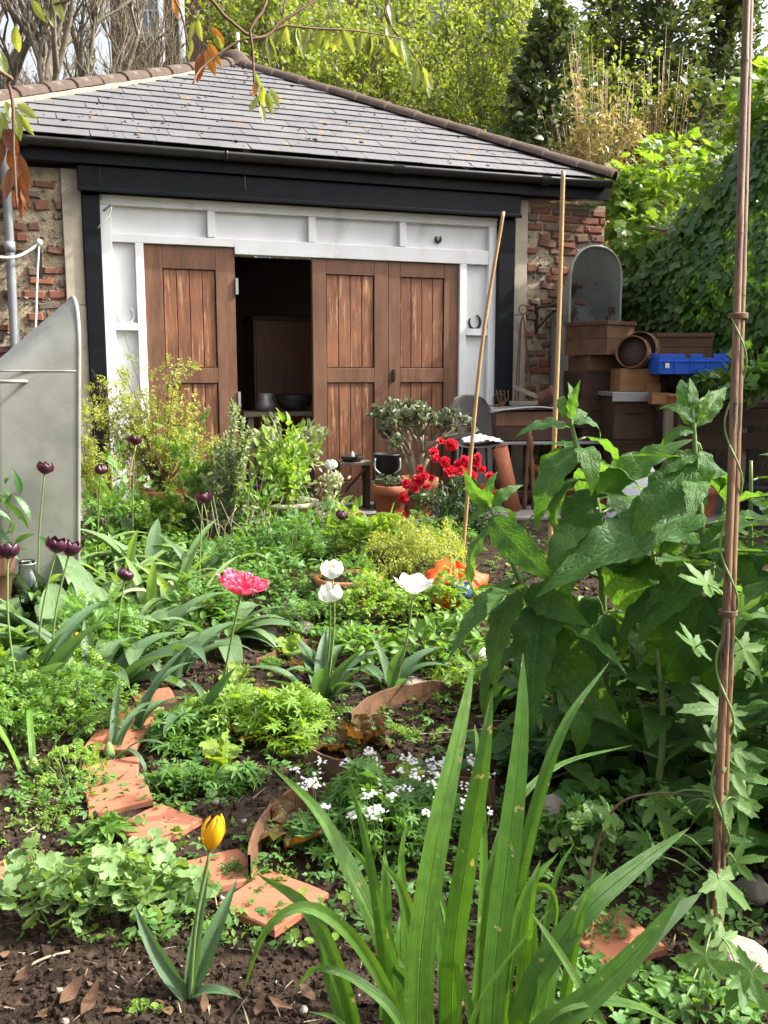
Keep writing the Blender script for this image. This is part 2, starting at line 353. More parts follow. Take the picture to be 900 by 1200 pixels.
m_tile = M_basic('quarry_tile', (.40,.145,.078), (.32,.112,.06), 5, .85, .5, .005, c3=(.28,.125,.075), spots=((.08,.032,.02), 22, .60), per=.12)
m_iron = M_basic('dark_iron', (.03,.025,.022), (.07,.04,.025), 20, .65, .3, metal=.6)
m_rust = M_basic('rusty_strip', (.10,.05,.028), (.17,.08,.04), 12, .85, .5, .006, c3=(.06,.035,.025), spots=((.24,.12,.06), 18, .62))
m_steel = M_basic('galvanised_side', (.31,.31,.27), (.22,.225,.195), 4.5, stretch=(1.6,1.6,.5), bd=.004) if 0 else M_basic('galvanised_side', (.31,.31,.27), (.22,.225,.195), 3.4, .5, .15, .003, metal=.35, spec=.5, spots=((.36,.36,.33), 60, .62), c3=(.2,.2,.175))
m_steel_rust = M_basic('galvanised_stained', (.34,.35,.34), (.24,.25,.24), 3, .6, .2, .003, metal=.3, spots=((.13,.075,.04), 3.2, .56), c3=(.2,.19,.18))
m_paving = M_basic('grey_paving', (.27,.25,.235), (.2,.185,.17), 4, .9, .4, .006, c3=(.33,.31,.29), spots=((.08,.07,.05), 12, .66))
m_soil = M_basic('soil', (.027,.018,.012), (.056,.038,.026), 14, .97, 1., .03, c3=(.02,.013,.009), spots=((.12,.085,.06), 60, .69), spec=.15)
m_crumb = M_basic('soil_crumb', (.022,.014,.009), (.054,.036,.024), 30, .97, .8, .005, per=.5, spec=.12)
m_stone = M_basic('pale_stone', (.36,.31,.26), (.24,.2,.165), 9, .85, .8, .02, spots=((.12,.08,.06), 12, .58), per=.25)
m_dstone = M_basic('grey_stone', (.16,.14,.12), (.09,.08,.07), 9, .75, .5, .01, per=.3)
m_brickfar = M_basic('far_brickwork', (.13,.075,.05), (.085,.052,.038), 2, .9, .2)
m_stone_dress = M_basic('stone_dressing', (.5,.47,.42), (.4,.37,.33), 3, .8, .2)
m_glassy = M_basic('window_glass', (.10,.13,.17), (.16,.2,.25), .7, .08, .02, spec=.9)
m_glass = NT('clear_glass'); g_ = m_glass.n('ShaderNodeBsdfGlass'); g_.inputs['Color'].default_value = (.86,.92,.88,1); g_.inputs['IOR'].default_value = 1.45; g_.inputs['Roughness'].default_value = .03; m_glass = m_glass.done(g_.outputs[0])
m_bark = M_basic('bark', (.16,.13,.095), (.24,.2,.15), 9, .9, .7, .02, stretch=(3,3,1), c3=(.12,.13,.07))
m_barkl = M_basic('pale_twig', (.2,.165,.11), (.27,.22,.15), 9, .85, .4, .01, stretch=(2,2,1))
m_twig = M_basic('brown_twig', (.10,.058,.035), (.17,.1,.055), 20, .8, .4, .003)
m_cane = M_basic('bamboo_cane', (.42,.27,.12), (.32,.19,.08), 16, .5, .2, .002, stretch=(3,3,.4), spots=((.12,.07,.035), 14, .63))
m_cane2 = M_basic('old_brown_cane', (.13,.07,.036), (.21,.125,.065), 14, .5, .4, .003, stretch=(5,5,.3), spots=((.035,.022,.014), 10, .56), c3=(.09,.05,.028))
m_door = M_wood('varnished_door_wood', (.125,.06,.034), (.21,.105,.06), 8, 2, .5, .35)
m_plank = M_wood('red_brown_plank', (.13,.055,.03), (.27,.115,.058), 7, 2, .5, .35, wear=((.4,.21,.11), .53))
m_crate = M_wood('weathered_crate_wood', (.095,.05,.028), (.16,.09,.052), 7, 0, .8, .2, wear=((.1,.06,.04), .58))
m_dwood = M_wood('dark_box_wood', (.05,.03,.022), (.085,.05,.034), 7, 0, .75, .2)
m_pwood = M_wood('pale_orange_wood', (.25,.12,.05), (.33,.17,.075), 7, 0, .7, .2)
m_gwood = M_wood('grey_weathered_wood', (.2,.16,.12), (.29,.24,.18), 7, 0, .85, .15)
m_hoop = M_wood('bent_hoop_wood', (.14,.075,.04), (.23,.13,.07), 7, 2, .7, .25)
m_mesh = M_basic('sieve_mesh', (.06,.04,.03), (.09,.055,.04), 40, .8, .3)
m_blue = M_basic('blue_plastic', (.012,.085,.48), (.016,.10,.56), 5, .4, .1, spots=((.10,.12,.2), 20, .7))
m_dplast = M_basic('black_plastic', (.014,.014,.015), (.024,.024,.025), 5, .5, .1)
m_chair = M_basic('brown_grey_plastic', (.055,.047,.042), (.075,.065,.06), 5, .55, .1)
m_cloth = M_basic('white_cloth', (.78,.79,.83), (.68,.69,.74), 12, .9, .5, .01)
m_tin = M_basic('grey_tin_lid', (.36,.36,.36), (.28,.28,.28), 4, .45, .2, metal=.5)
m_rope = M_basic('white_rope', (.75,.74,.72), (.6,.59,.57), 60, .85, .5, .003)
m_orange = M_leaf('orange_net', (.7,.09,.015), (.8,.14,.025), .35, .5, None, tcol=(1.2,1.,.8))
m_bluewhite = M_basic('blue_pottery', (.03,.06,.25), (.06,.1,.34), 9, .2, .05, spec=.6)
m_pipe = M_basic('grey_drainpipe', (.20,.21,.22), (.26,.27,.28), 3, .4, .1)
m_hose = M_basic('green_hose', (.02,.2,.12), (.03,.26,.16), 5, .4)
# foliage
L = {}
def lf(k, c1, c2, *a, **kw):
    if not kw.get('tcol') and k not in ('evergreen',): c1 = (c1[0]*1.55, c1[1]*1.4, c1[2]*1.6); c2 = (c2[0]*1.55, c2[1]*1.4, c2[2]*1.6)
    a = (c1, c2) + a; L[k] = M_leaf('leaf_' + k, *a, **kw)
lf('comfrey', (.036,.10,.02), (.062,.142,.028), .5, .48, 'net', 7, .9, .26, .4, .3, bd=.005)
lf('iris', (.026,.082,.011), (.062,.15,.017), .42, .35, 'strap', vs=.55, spec=.4, bump=.6, tip=((.2,.15,.07), .978), blotch=((.3,.26,.13), 30, .655))
lf('tulip', (.075,.14,.065), (.10,.175,.075), .33, .45, 'strap', vs=.4, tcol=(1.4,1.6,.6))
lf('strap', (.085,.17,.05), (.13,.22,.065), .35, .42, 'strap', vs=.6)
lf('pale', (.11,.19,.085), (.15,.235,.105), .33, .5, 'strap', vs=.4, tcol=(1.3,1.5,.6))
lf('varieg', (.4,.42,.24), (.45,.46,.3), .35, .45, 'strap', tcol=(1.2,1.3,.8))
lf('bright', (.10,.2,.028), (.15,.26,.035), .42, .42, 'pin', 6)
lf('fresh', (.065,.155,.024), (.10,.2,.03), .40, .42, 'pin', 6)
lf('herb', (.05,.135,.028), (.085,.18,.035), .38, .45, 'pin', 5)
lf('dark', (.024,.07,.018), (.04,.10,.024), .3, .35, 'pin', 6, spec=.45)
lf('yellow', (.155,.215,.04), (.21,.26,.055), .42, .42, 'pin', 6)
lf('rosemary', (.15,.215,.10), (.2,.27,.13), .25, .5, None)
lf('round', (.10,.19,.06), (.15,.25,.085), .35, .5, 'pin', 1, 0, .4)
lf('hop', (.045,.115,.022), (.075,.16,.03), .42, .42, 'pin', 9, 1.2, .45, .5)
lf('jade', (.13,.16,.09), (.19,.215,.13), .2, .3, None, spec=.5, tcol=(1.2,1.2,.7))
lf('evergreen', (.06,.10,.042), (.135,.18,.072), .2, .35, 'pin', 5, spec=.5)
lf('spring', (.15,.205,.035), (.235,.28,.06), .42, .5, 'pin', 5, tcol=(1.6,1.6,.7))
lf('bamboo', (.32,.27,.12), (.42,.35,.17), .35, .5, None, tcol=(1.3,1.2,.7))
lf('olive', (.13,.13,.03), (.2,.185,.05), .35, .5, 'pin', 5, tcol=(1.4,1.3,.6))
lf('ivy', (.034,.092,.022), (.065,.14,.03), .3, .32, 'pin', 1, 0, .4, spec=.45)
lf('ivyb', (.07,.15,.02), (.12,.2,.03), .42, .38, 'pin', 1, 0, .4)
lf('oldorange', (.34,.14,.03), (.46,.21,.045), .4, .45, 'pin', 9, vs=.25, tcol=(1.5,1.2,.6))
lf('oldbrown', (.15,.06,.028), (.25,.10,.04), .35, .5, 'pin', 9, vs=.2, tcol=(1.5,1.1,.6))
lf('cherry', (.10,.15,.04), (.17,.215,.06), .42, .35, 'pin', 9, spec=.5)
lf('dead', (.09,.048,.028), (.17,.09,.048), .15, .7, 'pin', 7, vs=.2, tcol=(1.2,1.,.7))
lf('lettuce', (.11,.055,.018), (.15,.10,.03), .4, .35, 'net', 6, .9, .3, .6, tcol=(1.8,1.1,.4), blotch=((.07,.12,.02), 8, .56))
lf('lettuceg', (.12,.21,.03), (.17,.27,.04), .4, .4, 'net', 6, .9, .3, .6)
lf('stem', (.10,.17,.05), (.14,.21,.06), .15, .45, None)
lf('purple', (.045,.008,.022), (.07,.014,.032), .25, .32, 'strap', vs=.3, spec=.5, tcol=(1.8,.8,1.2))
lf('pinkp', (.72,.05,.15), (.82,.16,.26), .35, .45, 'strap', vs=.5, tcol=(1.1,.8,.9), tip=((.85,.45,.5), .93))
lf('whitep', (.82,.82,.78), (.86,.86,.82), .35, .5, 'strap', vs=.1, tcol=(1.05,1.05,1.))
lf('yellowp', (.78,.46,.012), (.82,.52,.02), .35, .4, 'strap', vs=.2, tcol=(1.1,1.0,.8), blotch=((.72,.16,.01), 13, .66))
lf('redp', (.74,.025,.06), (.84,.06,.11), .35, .45, None, tcol=(1.1,.9,.9))
lf('whitef', (.8,.8,.78), (.85,.85,.83), .3, .6, None, tcol=(1.,1.,1.))
lf('lilac', (.3,.3,.5), (.4,.4,.6), .3, .6, None, tcol=(1.,1.,1.))
m_slate = NT('slate')
_n = m_slate; _v = _n.coord('Object'); _r = _n.rnd(); _a = _n.noise(_v, 1.6, 5); _b = _n.noise(_v, 26, 4, .7)
_c = _n.mix(_r, (.097,.097,.101), (.112,.112,.115)); _c = _n.mix(_n.math('MULTIPLY', _n.ramp(_a, .4, .7), .5), _c, (.155,.15,.145)); _c = _n.mix(_n.ramp(_n.noise(_v, 5, 5, .7), .635, .67), _c, (.27,.15,.06)); _c = _n.mix(_n.ramp(_n.noise(_v, 3.1, 6, .75), .62, .72), _c, (.15,.147,.138)); _c = _n.mix(_n.ramp(_b, .68, .74), _c, (.06,.05,.04))
m_slate = _n.done(_n.pbsdf(_c, .72, 0, .25, _n.bumpn(_b, .25, .004)))
m_brick = NT('old_brick')
_n = m_brick; _v = _n.coord('Object', (1,1,1)); _r = _n.rnd(); _b = _n.noise(_v, 24, 5, .7)
_c = _n.mix(_r, (.28,.10,.06), (.16,.105,.08)); _c = _n.mix(_n.ramp(_r, .78, .82), _c, (.17,.13,.1)); _c = _n.mix(_n.ramp(_b, .52, .66), _c, (.22,.15,.11)); _c = _n.mix(_n.ramp(_b, .3, .4, 1, 0), _c, (.06,.035,.03))
m_brick = _n.done(_n.pbsdf(_c, .9, 0, .25, _n.bumpn(_b, .9, .012)))
# ---------------------------------------------------------------- ground
def axis_lines(lo, hi, step, outer_lo, outer_hi): return list(outer_lo) + list(np.arange(lo, hi + step/2, step)) + list(outer_hi)
gx = axis_lines(-4, 4, .065, (-600,-200,-60,-25,-14,-9,-6.5,-5), (5,6.5,9,14,25,60,200,600)); gy = axis_lines(.5, 7.8, .065, (-200,-50,-12,-4,-1.2,0), (8.2,9,11,14,20,40,100,300,900))
mb = MB(); V = [(x, y, gh(x, y) if abs(x) < 4.01 else gz(y)) for y in gy for x in gx]; nx = len(gx)
mb.add(V, np.array([(j*nx+i, j*nx+i+1, (j+1)*nx+i+1, (j+1)*nx+i) for j in range(len(gy)-1) for i in range(nx-1)]))
g = mb.build('ground', m_soil); g['kind'] = 'structure'
mb = MB()   # terrace in front of the building
def terr_y(x): return 7.75 + .18*math.sin(x*1.3)
xs = np.arange(-4.5, 4.6, .25); V = []; F = []
for x in xs: V += [(x, terr_y(x), .215), (x, terr_y(x), .1), (x, 16, .215)]
for i in range(len(xs)-1): a = i*3; F += [(a, a+3, a+5, a+2), (a+1, a+4, a+3, a)]
mb.add(V, F); t = mb.build('terrace_paving', m_paving, smooth=False); t['kind'] = 'structure'
# soil crumbs, uncountable
def ico():
    p = (1+5**.5)/2; V = np.array([(-1,p,0),(1,p,0),(-1,-p,0),(1,-p,0),(0,-1,p),(0,1,p),(0,-1,-p),(0,1,-p),(p,0,-1),(p,0,1),(-p,0,-1),(-p,0,1)])/1.9
    F = [(0,11,5),(0,5,1),(0,1,7),(0,7,10),(0,10,11),(1,5,9),(5,11,4),(11,10,2),(10,7,6),(7,1,8),(3,9,4),(3,4,2),(3,2,6),(3,6,8),(3,8,9),(4,9,5),(2,4,11),(6,2,10),(8,6,7),(9,8,1)]
    return V, F, np.zeros((12,3))
T_ico = ico()
def lumpy(seed):
    r = np.random.RandomState(seed); V, F, U = T_ico; return V*(1+.3*r.randn(12,1))*np.array([1,1,.75]), F, U
T_lump = [lumpy(i) for i in range(4)]
mb = MB()
for k in range(4):
    N = 9000; y = 1.6 + 4.6*RS.rand(N)**1.7; x = (RS.rand(N)-.5)*2*(.5*y+.35); p = np.array([(a, b, gh(a, b)) for a, b in zip(x, y)])
    s = (.0026 + .0085*RS.rand(N)**3.5)*(1+.12*y); p[:,2] += s*.3
    d = RS.randn(N,3); mb.scatter(T_lump[k], p, d, RS.randn(N,3), s, RS.rand(N))
o = mb.build('soil_crumbs', m_crumb, smooth=False); tag(o, 'dark crumbly soil lumps covering the bare bed', 'soil', kind='stuff')
mb = MB(); N = 420; y = 1.7+4.2*RS.rand(N)**1.6; x = (RS.rand(N)-.5)*2*(.5*y+.3); p = np.array([(a, b, gh(a, b)+.004) for a, b in zip(x, y)]); mb.scatter(T_lump[0], p, RS.randn(N,3), RS.randn(N,3), .003+.009*RS.rand(N)**4, RS.rand(N))
o = mb.build('pebbles', m_stone); tag(o, 'tiny pale stones lying in the soil', 'pebbles', kind='stuff')
# ---------------------------------------------------------------- tile path
path = MB()
pp = [gnd(*p) for p in ((185,810),(163,844),(136,874),(129,908),(139,944),(184,977),(256,1025),(320,1063),(350,1085))]
V = []; F = []
for i, p in enumerate(pp): V += [(p.x-.12, p.y, gh(p.x-.12,p.y)+.006), (p.x, p.y, gh(p.x,p.y)+.012), (p.x+.12, p.y, gh(p.x+.12,p.y)+.006)]
for i in range(len(pp)-1): a = 3*i; F += [(a+3, a+4, a+1, a), (a+4, a+5, a+2, a+1)]
path.add(V, F); path = path.build('path', m_soil); path['kind'] = 'structure'
def tile_mesh(seed):
    r = random.Random(seed); s = .105; q = MB(); c = [(-s,-s),(s,-s),(s,s),(-s,s)]
    pts = []
    for i in range(4):
        a, b = c[i], c[(i+1) % 4]; pts += [(a[0]+r.uniform(-.004,.004), a[1]+r.uniform(-.004,.004))]
        for f in (.3, .65): pts.append((a[0]*(1-f)+b[0]*f + r.uniform(-.003,.003), a[1]*(1-f)+b[1]*f + r.uniform(-.003,.003)))
    n = len(pts); q.add([(x,y,0) for x,y in pts] + [(x,y,.018) for x,y in pts] + [(x*.965,y*.965,.022) for x,y in pts],
        [tuple(range(2*n,3*n))] + [(i,(i+1)%n,n+(i+1)%n,n+i) for i in range(n)] + [(n+i,n+(i+1)%n,2*n+(i+1)%n,2*n+i) for i in range(n)])
    return q.mesh('tile', m_tile, False)
tm = [tile_mesh(i) for i in range(5)]
for i, (c, a, b, k) in enumerate((((180,821),(167,827),(190,824),.85),((163,846),(130,853),(190,848),1),((136,874),(101,883),(157,884),1),((129,908),(96,924),(160,917),1),((139,943),(105,960),(185,947),1),((184,977),(135,980),(178,998),1),((256,1027),(207,1012),(235,1057),1.),((320,1064),(260,1072),(312,1097),1.08),((4,1022),(0,1010),(8,1040),.8),((718,1105),(690,1120),(745,1105),.95))):
    p = gnd(*c); d = gnd(*b) - gnd(*a); d.z = 0
    q = place('tile', tm[i % 5], p + Vector((0,0,.006)), d.cross(Vector((0,0,-1))), (U01(-.09,.09), U01(-.09,.09), 1), k*.96, path)
# ---------------------------------------------------------------- outbuilding (local axes: x along facade, y inward, z up)
B = thing('outbuilding', 'low brick outbuilding with slate pyramid roof and brown plank doors', 'outbuilding', (0, 9, 0)); B.rotation_euler = (0, 0, YAW); OFF[B.name] = Vector()
def part(mb, name, m, parent=B, **kw): return mb.build(name, m, parent, **kw)
def bmesh_brick(seed):
    r = np.random.RandomState(seed); q = MB()
    xs, ys, zs = (-1,-.82,0,.82,1), (-1,-.6), (-1,-.7,.7,1); V = []; F = []
    for k, z in enumerate(zs):
        for i, x in enumerate(xs):
            e = (abs(x) == 1) or (abs(z) == 1); V.append((x*.5 + r.uniform(-.025,.025), (-.5 if not e else -.36) + r.uniform(-.05,.05), z*.5 + r.uniform(-.05,.05)))
    n = len(V); V += [(v[0], .5, v[2]) for v in V]
    for k in range(3):
        for i in range(4): a = k*5+i; F.append((a, a+1, a+6, a+5))
    ring = [0,1,2,3,4,9,14,19,18,17,16,15,10,5]
    for a, b in zip(ring, ring[1:]+ring[:1]): F.append((b, a, a+n, b+n))
    q.add(V, F); return q.mesh('brick', m_brick, False)
bms = [bmesh_brick(i) for i in range(6)]
def rubble_wall(u0, u1, z0, z1, name, seed, regular=None):
    r = random.Random(seed); q = MB(); nu = int((u1-u0)/.05); nz = int((z1-z0)/.05); V = []; F = []
    for k in range(nz+1):
        for i in range(nu+1):
            u = u0+(u1-u0)*i/nu; z = z0+(z1-z0)*k/nz; e = i in (0, nu)
            V.append((u, .012 + (0 if e else .016*noise.noise(Vector((u*9, z*9, seed)))), z))
    for k in range(nz):
        for i in range(nu): a = k*(nu+1)+i; F.append((a, a+1, a+nu+2, a+nu+1))
    q.add(V, F); q.box((u0,.03,z0),(u1,.24,z1)); wl_ = part(q, 'wall', m_mortar)
    z = z0 + .04
    while z < z1 - .05:
        u = u0 + r.uniform(-.1, .06); h = r.uniform(.055, .075)
        while u < u1 - .03:
            reg = regular and regular(u, z)
            L_ = .215 if reg else r.choice((.215,.2,.1,.11,.16,.13)) * r.uniform(.85,1.1)
            a, b = max(u, u0+.004), min(u+L_, u1-.004)
            if b-a > .04 and (reg or r.random() < .55):
                o = bpy.data.objects.new('brick', r.choice(bms)); COL.objects.link(o); o.parent = wl_
                o.location = ((a+b)/2, .035, z + (0 if reg else r.uniform(-.012,.012))); o.scale = (b-a, .1*r.uniform(.85,1.25) if not reg else .085, h if reg else h*r.uniform(.75,1.15)); o.rotation_euler = (0, 0 if reg else r.uniform(-.13,.13), 0)
            u += L_ + (.014 if reg else r.uniform(.015,.05))
        z += h + (.014 if regular and regular(u1, z) else r.uniform(.014,.03))
    fl = MB(); N = int((u1-u0)*(z1-z0)*95); rr = np.random.RandomState(seed)
    P = np.stack([rr.uniform(u0+.02,u1-.02,N), rr.uniform(.0,.012,N), rr.uniform(z0,z1-.03,N)], 1); fl.scatter(T_lump[1], P, rr.randn(N,3), rr.randn(N,3), rr.uniform(.008,.024,N), rr.rand(N))
    o = part(fl, 'flint', m_flint, wl_, smooth=False); o['kind'] = 'stuff'
    return wl_
rubble_wall(-3.95, -2.83, .1, 3.1, 'wall', 3); rubble_wall(1.49, 2.38, .1, 3.1, 'wall', 5, lambda u, z: u > 2.14 and z > 2.1 or z > 2.85)
q = MB(); q.box((-3.95,.25,.1),(-3.7,5.7,3.1)); q.box((2.14,.25,.1),(2.38,5.7,3.1)); q.box((-3.7,5.45,.1),(2.14,5.7,3.1)); part(q, 'back_wall', m_brickfar, smooth=False)
q = MB(); q.box((-3.7,.25,.15),(2.14,5.45,.212)); part(q, 'inner_floor', m_paving, smooth=False)
for a, b in ((-2.83,-2.672),(1.342,1.49)):
    q = MB(); q.box((a,-.03,.15),(b,.2,2.0)); q.box((a+.002,-.028,2.004),(b-.002,.2,3.1)); part(q, 'concrete_post', m_concrete, smooth=False, bevel=.006)
for a, b in ((-2.672,-2.53),(1.16,1.342)):
    q = MB(); q.box((a,-.055,.15),(b,.15,2.9)); part(q, 'timber_post', m_black, smooth=False, bevel=.008)
q = MB(); q.box((-2.70,-.10,2.925),(1.37,.15,3.125)); q.box((-2.705,-.118,2.915),(1.375,-.095,2.95)); part(q, 'lintel_beam', m_black, smooth=False, bevel=.008)
q = MB(); q.box((-3.98,-.14,3.128),(2.33,-.105,3.25)); q.box((-3.98,-.104,3.128),(2.33,.02,3.145)); part(q, 'fascia_board', m_black, smooth=False, bevel=.004)
# gutter: half round with joints
def gutter(u0, u1):
    q = MB(); prof = [(-.2+.062*math.cos(a), 3.292+.062*math.sin(a)) for a in np.linspace(0, -math.pi, 11)]; inn = [(-.2+.056*math.cos(a), 3.292+.056*math.sin(a)) for a in np.linspace(-math.pi, 0, 11)]
    loop = prof + inn; n = len(loop); V = []; us = np.linspace(u0, u1, 14)
    for u in us: V += [(u, y, z - .012*math.sin((u-u0)/(u1-u0)*math.pi)) for y, z in loop]
    q.add(V, [(i*n+k, i*n+(k+1) % n, (i+1)*n+(k+1) % n, (i+1)*n+k) for i in range(13) for k in range(n)] + [tuple(range(n)), tuple(range(13*n, 14*n))[::-1]]); return q
gt = part(gutter(-4.1, 2.29), 'gutter', m_gutter)
for u in (-3.12, .05, -1.5, 1.55):
    q = MB(); q.tube([(u,-.2+.068*math.cos(a), 3.284+.068*math.sin(a)) for a in np.linspace(0,-math.pi,9)], .012, 4) if u in (-1.5,) else q.add([(u+s*w_, -.2+.069*math.cos(a), 3.28+.069*math.sin(a)) for a in np.linspace(.1,-math.pi-.1,11) for s, w_ in ((-1,.05),(1,.05))], [(2*i, 2*i+1, 2*i+3, 2*i+2) for i in range(10)]); part(q, 'gutter_joint', m_gutter, gt)
# roof
EU0, EU1, EY, EZ, AP = -4.14, 2.30, -.2, 3.31, Vector((-.785, 2.87, 4.95)); BY = 5.95
q = MB(); q.add([(EU0+.03,EY+.03,EZ-.02),(EU1-.03,EY+.03,EZ-.02),(EU1-.03,BY,EZ-.02),(EU0+.03,BY,EZ-.02),(AP.x,AP.y,AP.z-.03)], [(0,1,4),(1,2,4),(2,3,4),(3,0,4),(3,2,1,0)]); roof = part(q, 'roof', m_slate, smooth=False)
SL = math.hypot(AP.y-EY, AP.z-EZ); sv = Vector((0, AP.y-EY, AP.z-EZ)).normalized(); nv = Vector((0,-sv.z,sv.y))
def clip(poly, f):
    out = []
    for i in range(len(poly)):
        a, b = poly[i], poly[(i+1) % len(poly)]; fa, fb = f(a), f(b)
        if fa >= 0: out.append(a)
        if fa*fb < 0: k = fa/(fa-fb); out.append((a[0]+(b[0]-a[0])*k, a[1]+(b[1]-a[1])*k))
    return out
fl_ = lambda p: (p[0]-EU0) - (AP.x-EU0)*p[1]/SL; fr_ = lambda p: (EU1-p[0]) - (EU1-AP.x)*p[1]/SL
NC = 16; ex = SL/NC; cnt = 0
for c in range(NC):
    d0 = c*ex; u = EU0 - (.13 if c % 2 else 0) - U01(0,.02)
    while u < EU1:
        w_ = .262; sk = U01(-.006,.006); dd = U01(-.006,.004)
        poly = [(u+.0015+sk,d0+dd),(u+w_-.0015+sk,d0+dd+U01(-.004,.004)),(u+w_-.0015,d0+ex+.05),(u+.0015,d0+ex+.05)]
        poly = clip(clip(poly, fl_), fr_); u += w_
        if len(poly) < 3: continue
        th = U01(.004,.0065); lift = U01(.0,.004); V = []
        for lay in (0, 1):
            for a, b in poly: V.append(Vector((a, EY, EZ)) + sv*b + nv*((.012+lift)*(1-(b-d0)/(ex+.05)) + .002 + (th if lay else 0)))
        n = len(poly); q = MB(); q.add([tuple(v) for v in V], [tuple(range(n, 2*n)), tuple(range(n))[::-1]] + [(i,(i+1) % n,(i+1) % n+n,i+n) for i in range(n)], U01()); part(q, 'slate', m_slate, roof, smooth=False); cnt += 1
q = MB(); rr = np.random.RandomState(77); P = []; 
for i in range(230):
    b_ = SL*rr.rand()**1.4; ul = EU0+(AP.x-EU0)*b_/SL+.1; ur = EU1-(EU1-AP.x)*b_/SL-.1; c_ = Vector((ul+(ur-ul)*rr.rand(), EY, EZ))+sv*b_+nv*.018; P.append(tuple(c_))
q.scatter(T_lump[2], np.array(P), rr.randn(230,3), rr.randn(230,3)*.2+np.array(nv), np.stack([.007+.02*rr.rand(230)**3]*2+[.006*np.ones(230)],1), rr.rand(230)); o = part(q, 'moss', m_crumb, roof); o['kind'] = 'stuff'
def hip(a, b, k0):
    a, b = Vector(a), Vector(b); L_ = (b-a).length; d = (b-a).normalized(); n = int(L_/.37)
    me = MB(); V = []; F = []; K = 9
    for i, (y, r) in enumerate(((0,.108),(.03,.11),(.43,.096))):
        for k in range(K): an = math.pi*k/(K-1); V.append((r*math.cos(an), y, r*math.sin(an)*.85))
    for i in range(2):
        for k in range(K-1): F.append((i*K+k, i*K+k+1, (i+1)*K+k+1, (i+1)*K+k))
    n0 = len(V); V += [(v[0]*.84, v[1], v[2]*.82) for v in V[:K]]; F += [(k, n0+k, n0+k+1, k+1) for k in range(K-1)]
    me.add(V, F); me = me.mesh('hip_tile', m_hip)
    for i in range(n+1):
        o = place('hip_tile', me, a + d*(i*L_/(n+.6)) + Vector((0,0,-.035+U01(-.006,.006))), d + Vector((U01(-.015,.015),0,0)), (0,0,1), (1, L_/(n+.6)/.37, 1), roof)
hip((EU0-.02,EY-.02,EZ+.04), AP+Vector((0,0,.02)), 0); hip((EU1+.02,EY-.02,EZ+.04), AP+Vector((0,0,.02)), 0)
q = MB(); q.tube(spline([(EU0+.16,EY+.02,EZ+.01), (-2.44,1.17,4.055), AP+Vector((-.02,-.12,-.09))], 30), [.035+.012*noise.noise(Vector((i*.9,0,0))) for i in range(30)], 5); part(q, 'mortar_bedding', m_mortar, roof)
q = MB(); q.lathe([(.17,-.08),(.16,.02),(.12,.08),(.05,.11),(.001,.115)], 12, AP + Vector((0,0,.03)))
part(q, 'finial', m_hip, roof)
q = MB(); q.tube([AP+Vector((.05,.0,.1)), AP+Vector((.045,0,.34))], .018, 8); part(q, 'finial_rod', m_white, roof)
# white timber screen
q = MB()
q.box((-2.53,-.01,2.835),(1.16,.09,2.914)); q.box((-2.53,-.03,2.893),(1.16,-.012,2.913))
q.box((-2.44,-.004,2.535),(-1.40,.09,2.605)); q.box((-1.40,-.006,2.475),(1.08,.09,2.605))
for u in (-1.635,-.725,.155): q.box((u,-.008,2.607),(u+.065,.09,2.833))
q.box((-2.53,-.012,.15),(-2.44,.09,2.833)); q.box((1.08,-.012,.15),(1.16,.09,2.833))
q.box((-2.255,-.008,.15),(-2.185,.09,2.533)); q.box((.775,-.008,.15),(.845,.09,2.473))
for a, b in ((-2.44,-2.255),(.845,1.08)): q.box((a,-.006,1.80),(b,.09,1.865)); q.box((a,-.006,.75),(b,.09,.83))
fr = part(q, 'door_frame', m_white, smooth=False, bevel=.004)
for a, b in ((-2.44,-1.635),(-1.57,-.725),(-.66,.155),(.22,1.08)): q = MB(); q.box((a+.002,.045,2.6),(b-.002,.065,2.836)); part(q, 'panel', m_white, fr, smooth=False)
for a, b in ((-2.44,-2.255),(.845,1.08)):
    for z0, z1 in ((.15,.75),(.83,1.8),(1.865,2.534 if a < 0 else 2.474)): q = MB(); q.box((a+.002,.045,z0+.001),(b-.002,.065,z1-.001)); part(q, 'panel', m_white, fr, smooth=False)
def door(u0, u1, z1, p0, p1, yf, label):
    q = MB(); y1 = yf+.055
    q.box((u0,yf,.225),(p0,y1,z1)); q.box((p1,yf,.225),(u1,y1,z1)); zs = ((.225,.42),(1.35,1.485),(2.335,z1))
    for a, b in zs: q.box((p0+.0015,yf+.001,a),(p1-.0015,y1-.002,b))
    d = part(q, 'door', m_door, smooth=False, bevel=.003, label=label); q = MB(); q.box((p0,yf+.045,.42),(p1,yf+.05,2.335)); part(q, 'backing_board', m_dwood, d, smooth=False)
    for a, b in ((.42,1.35),(1.485,2.335)):
        for i in range(4):
            wq = (p1-p0-.012)/4; q = MB(); q.box((p0+.006+i*wq+.003,yf+.014+U01(0,.003),a+.006),(p0+.006+(i+1)*wq-.003,yf+.042,b-.006)); part(q, 'plank', m_plank, d, smooth=False, bevel=.003)
    return d
d1 = door(-2.182,-1.40,2.53,-2.03,-1.57,.02,'leftmost brown door leaf'); d2 = door(-.69,.048,2.47,-.56,-.09,.015,'middle brown door leaf'); d3 = door(.054,.772,2.468,.17,.625,.022,'right brown door leaf with latch')
for z in (2.2, 1.2, .6): q = MB(); q.box((-1.398,.0,z-.07),(-1.375,.03,z+.07)); part(q, 'hinge', m_tin, d1, smooth=False)
q = MB(); q.box((.09,.0,1.36),(.115,.02,1.47)); q.tube([(.1,-.001,1.44),(.1,-.035,1.43),(.1,-.035,1.38),(.1,-.001,1.37)], .006, 6); part(q, 'handle', m_iron, d3, smooth=False)
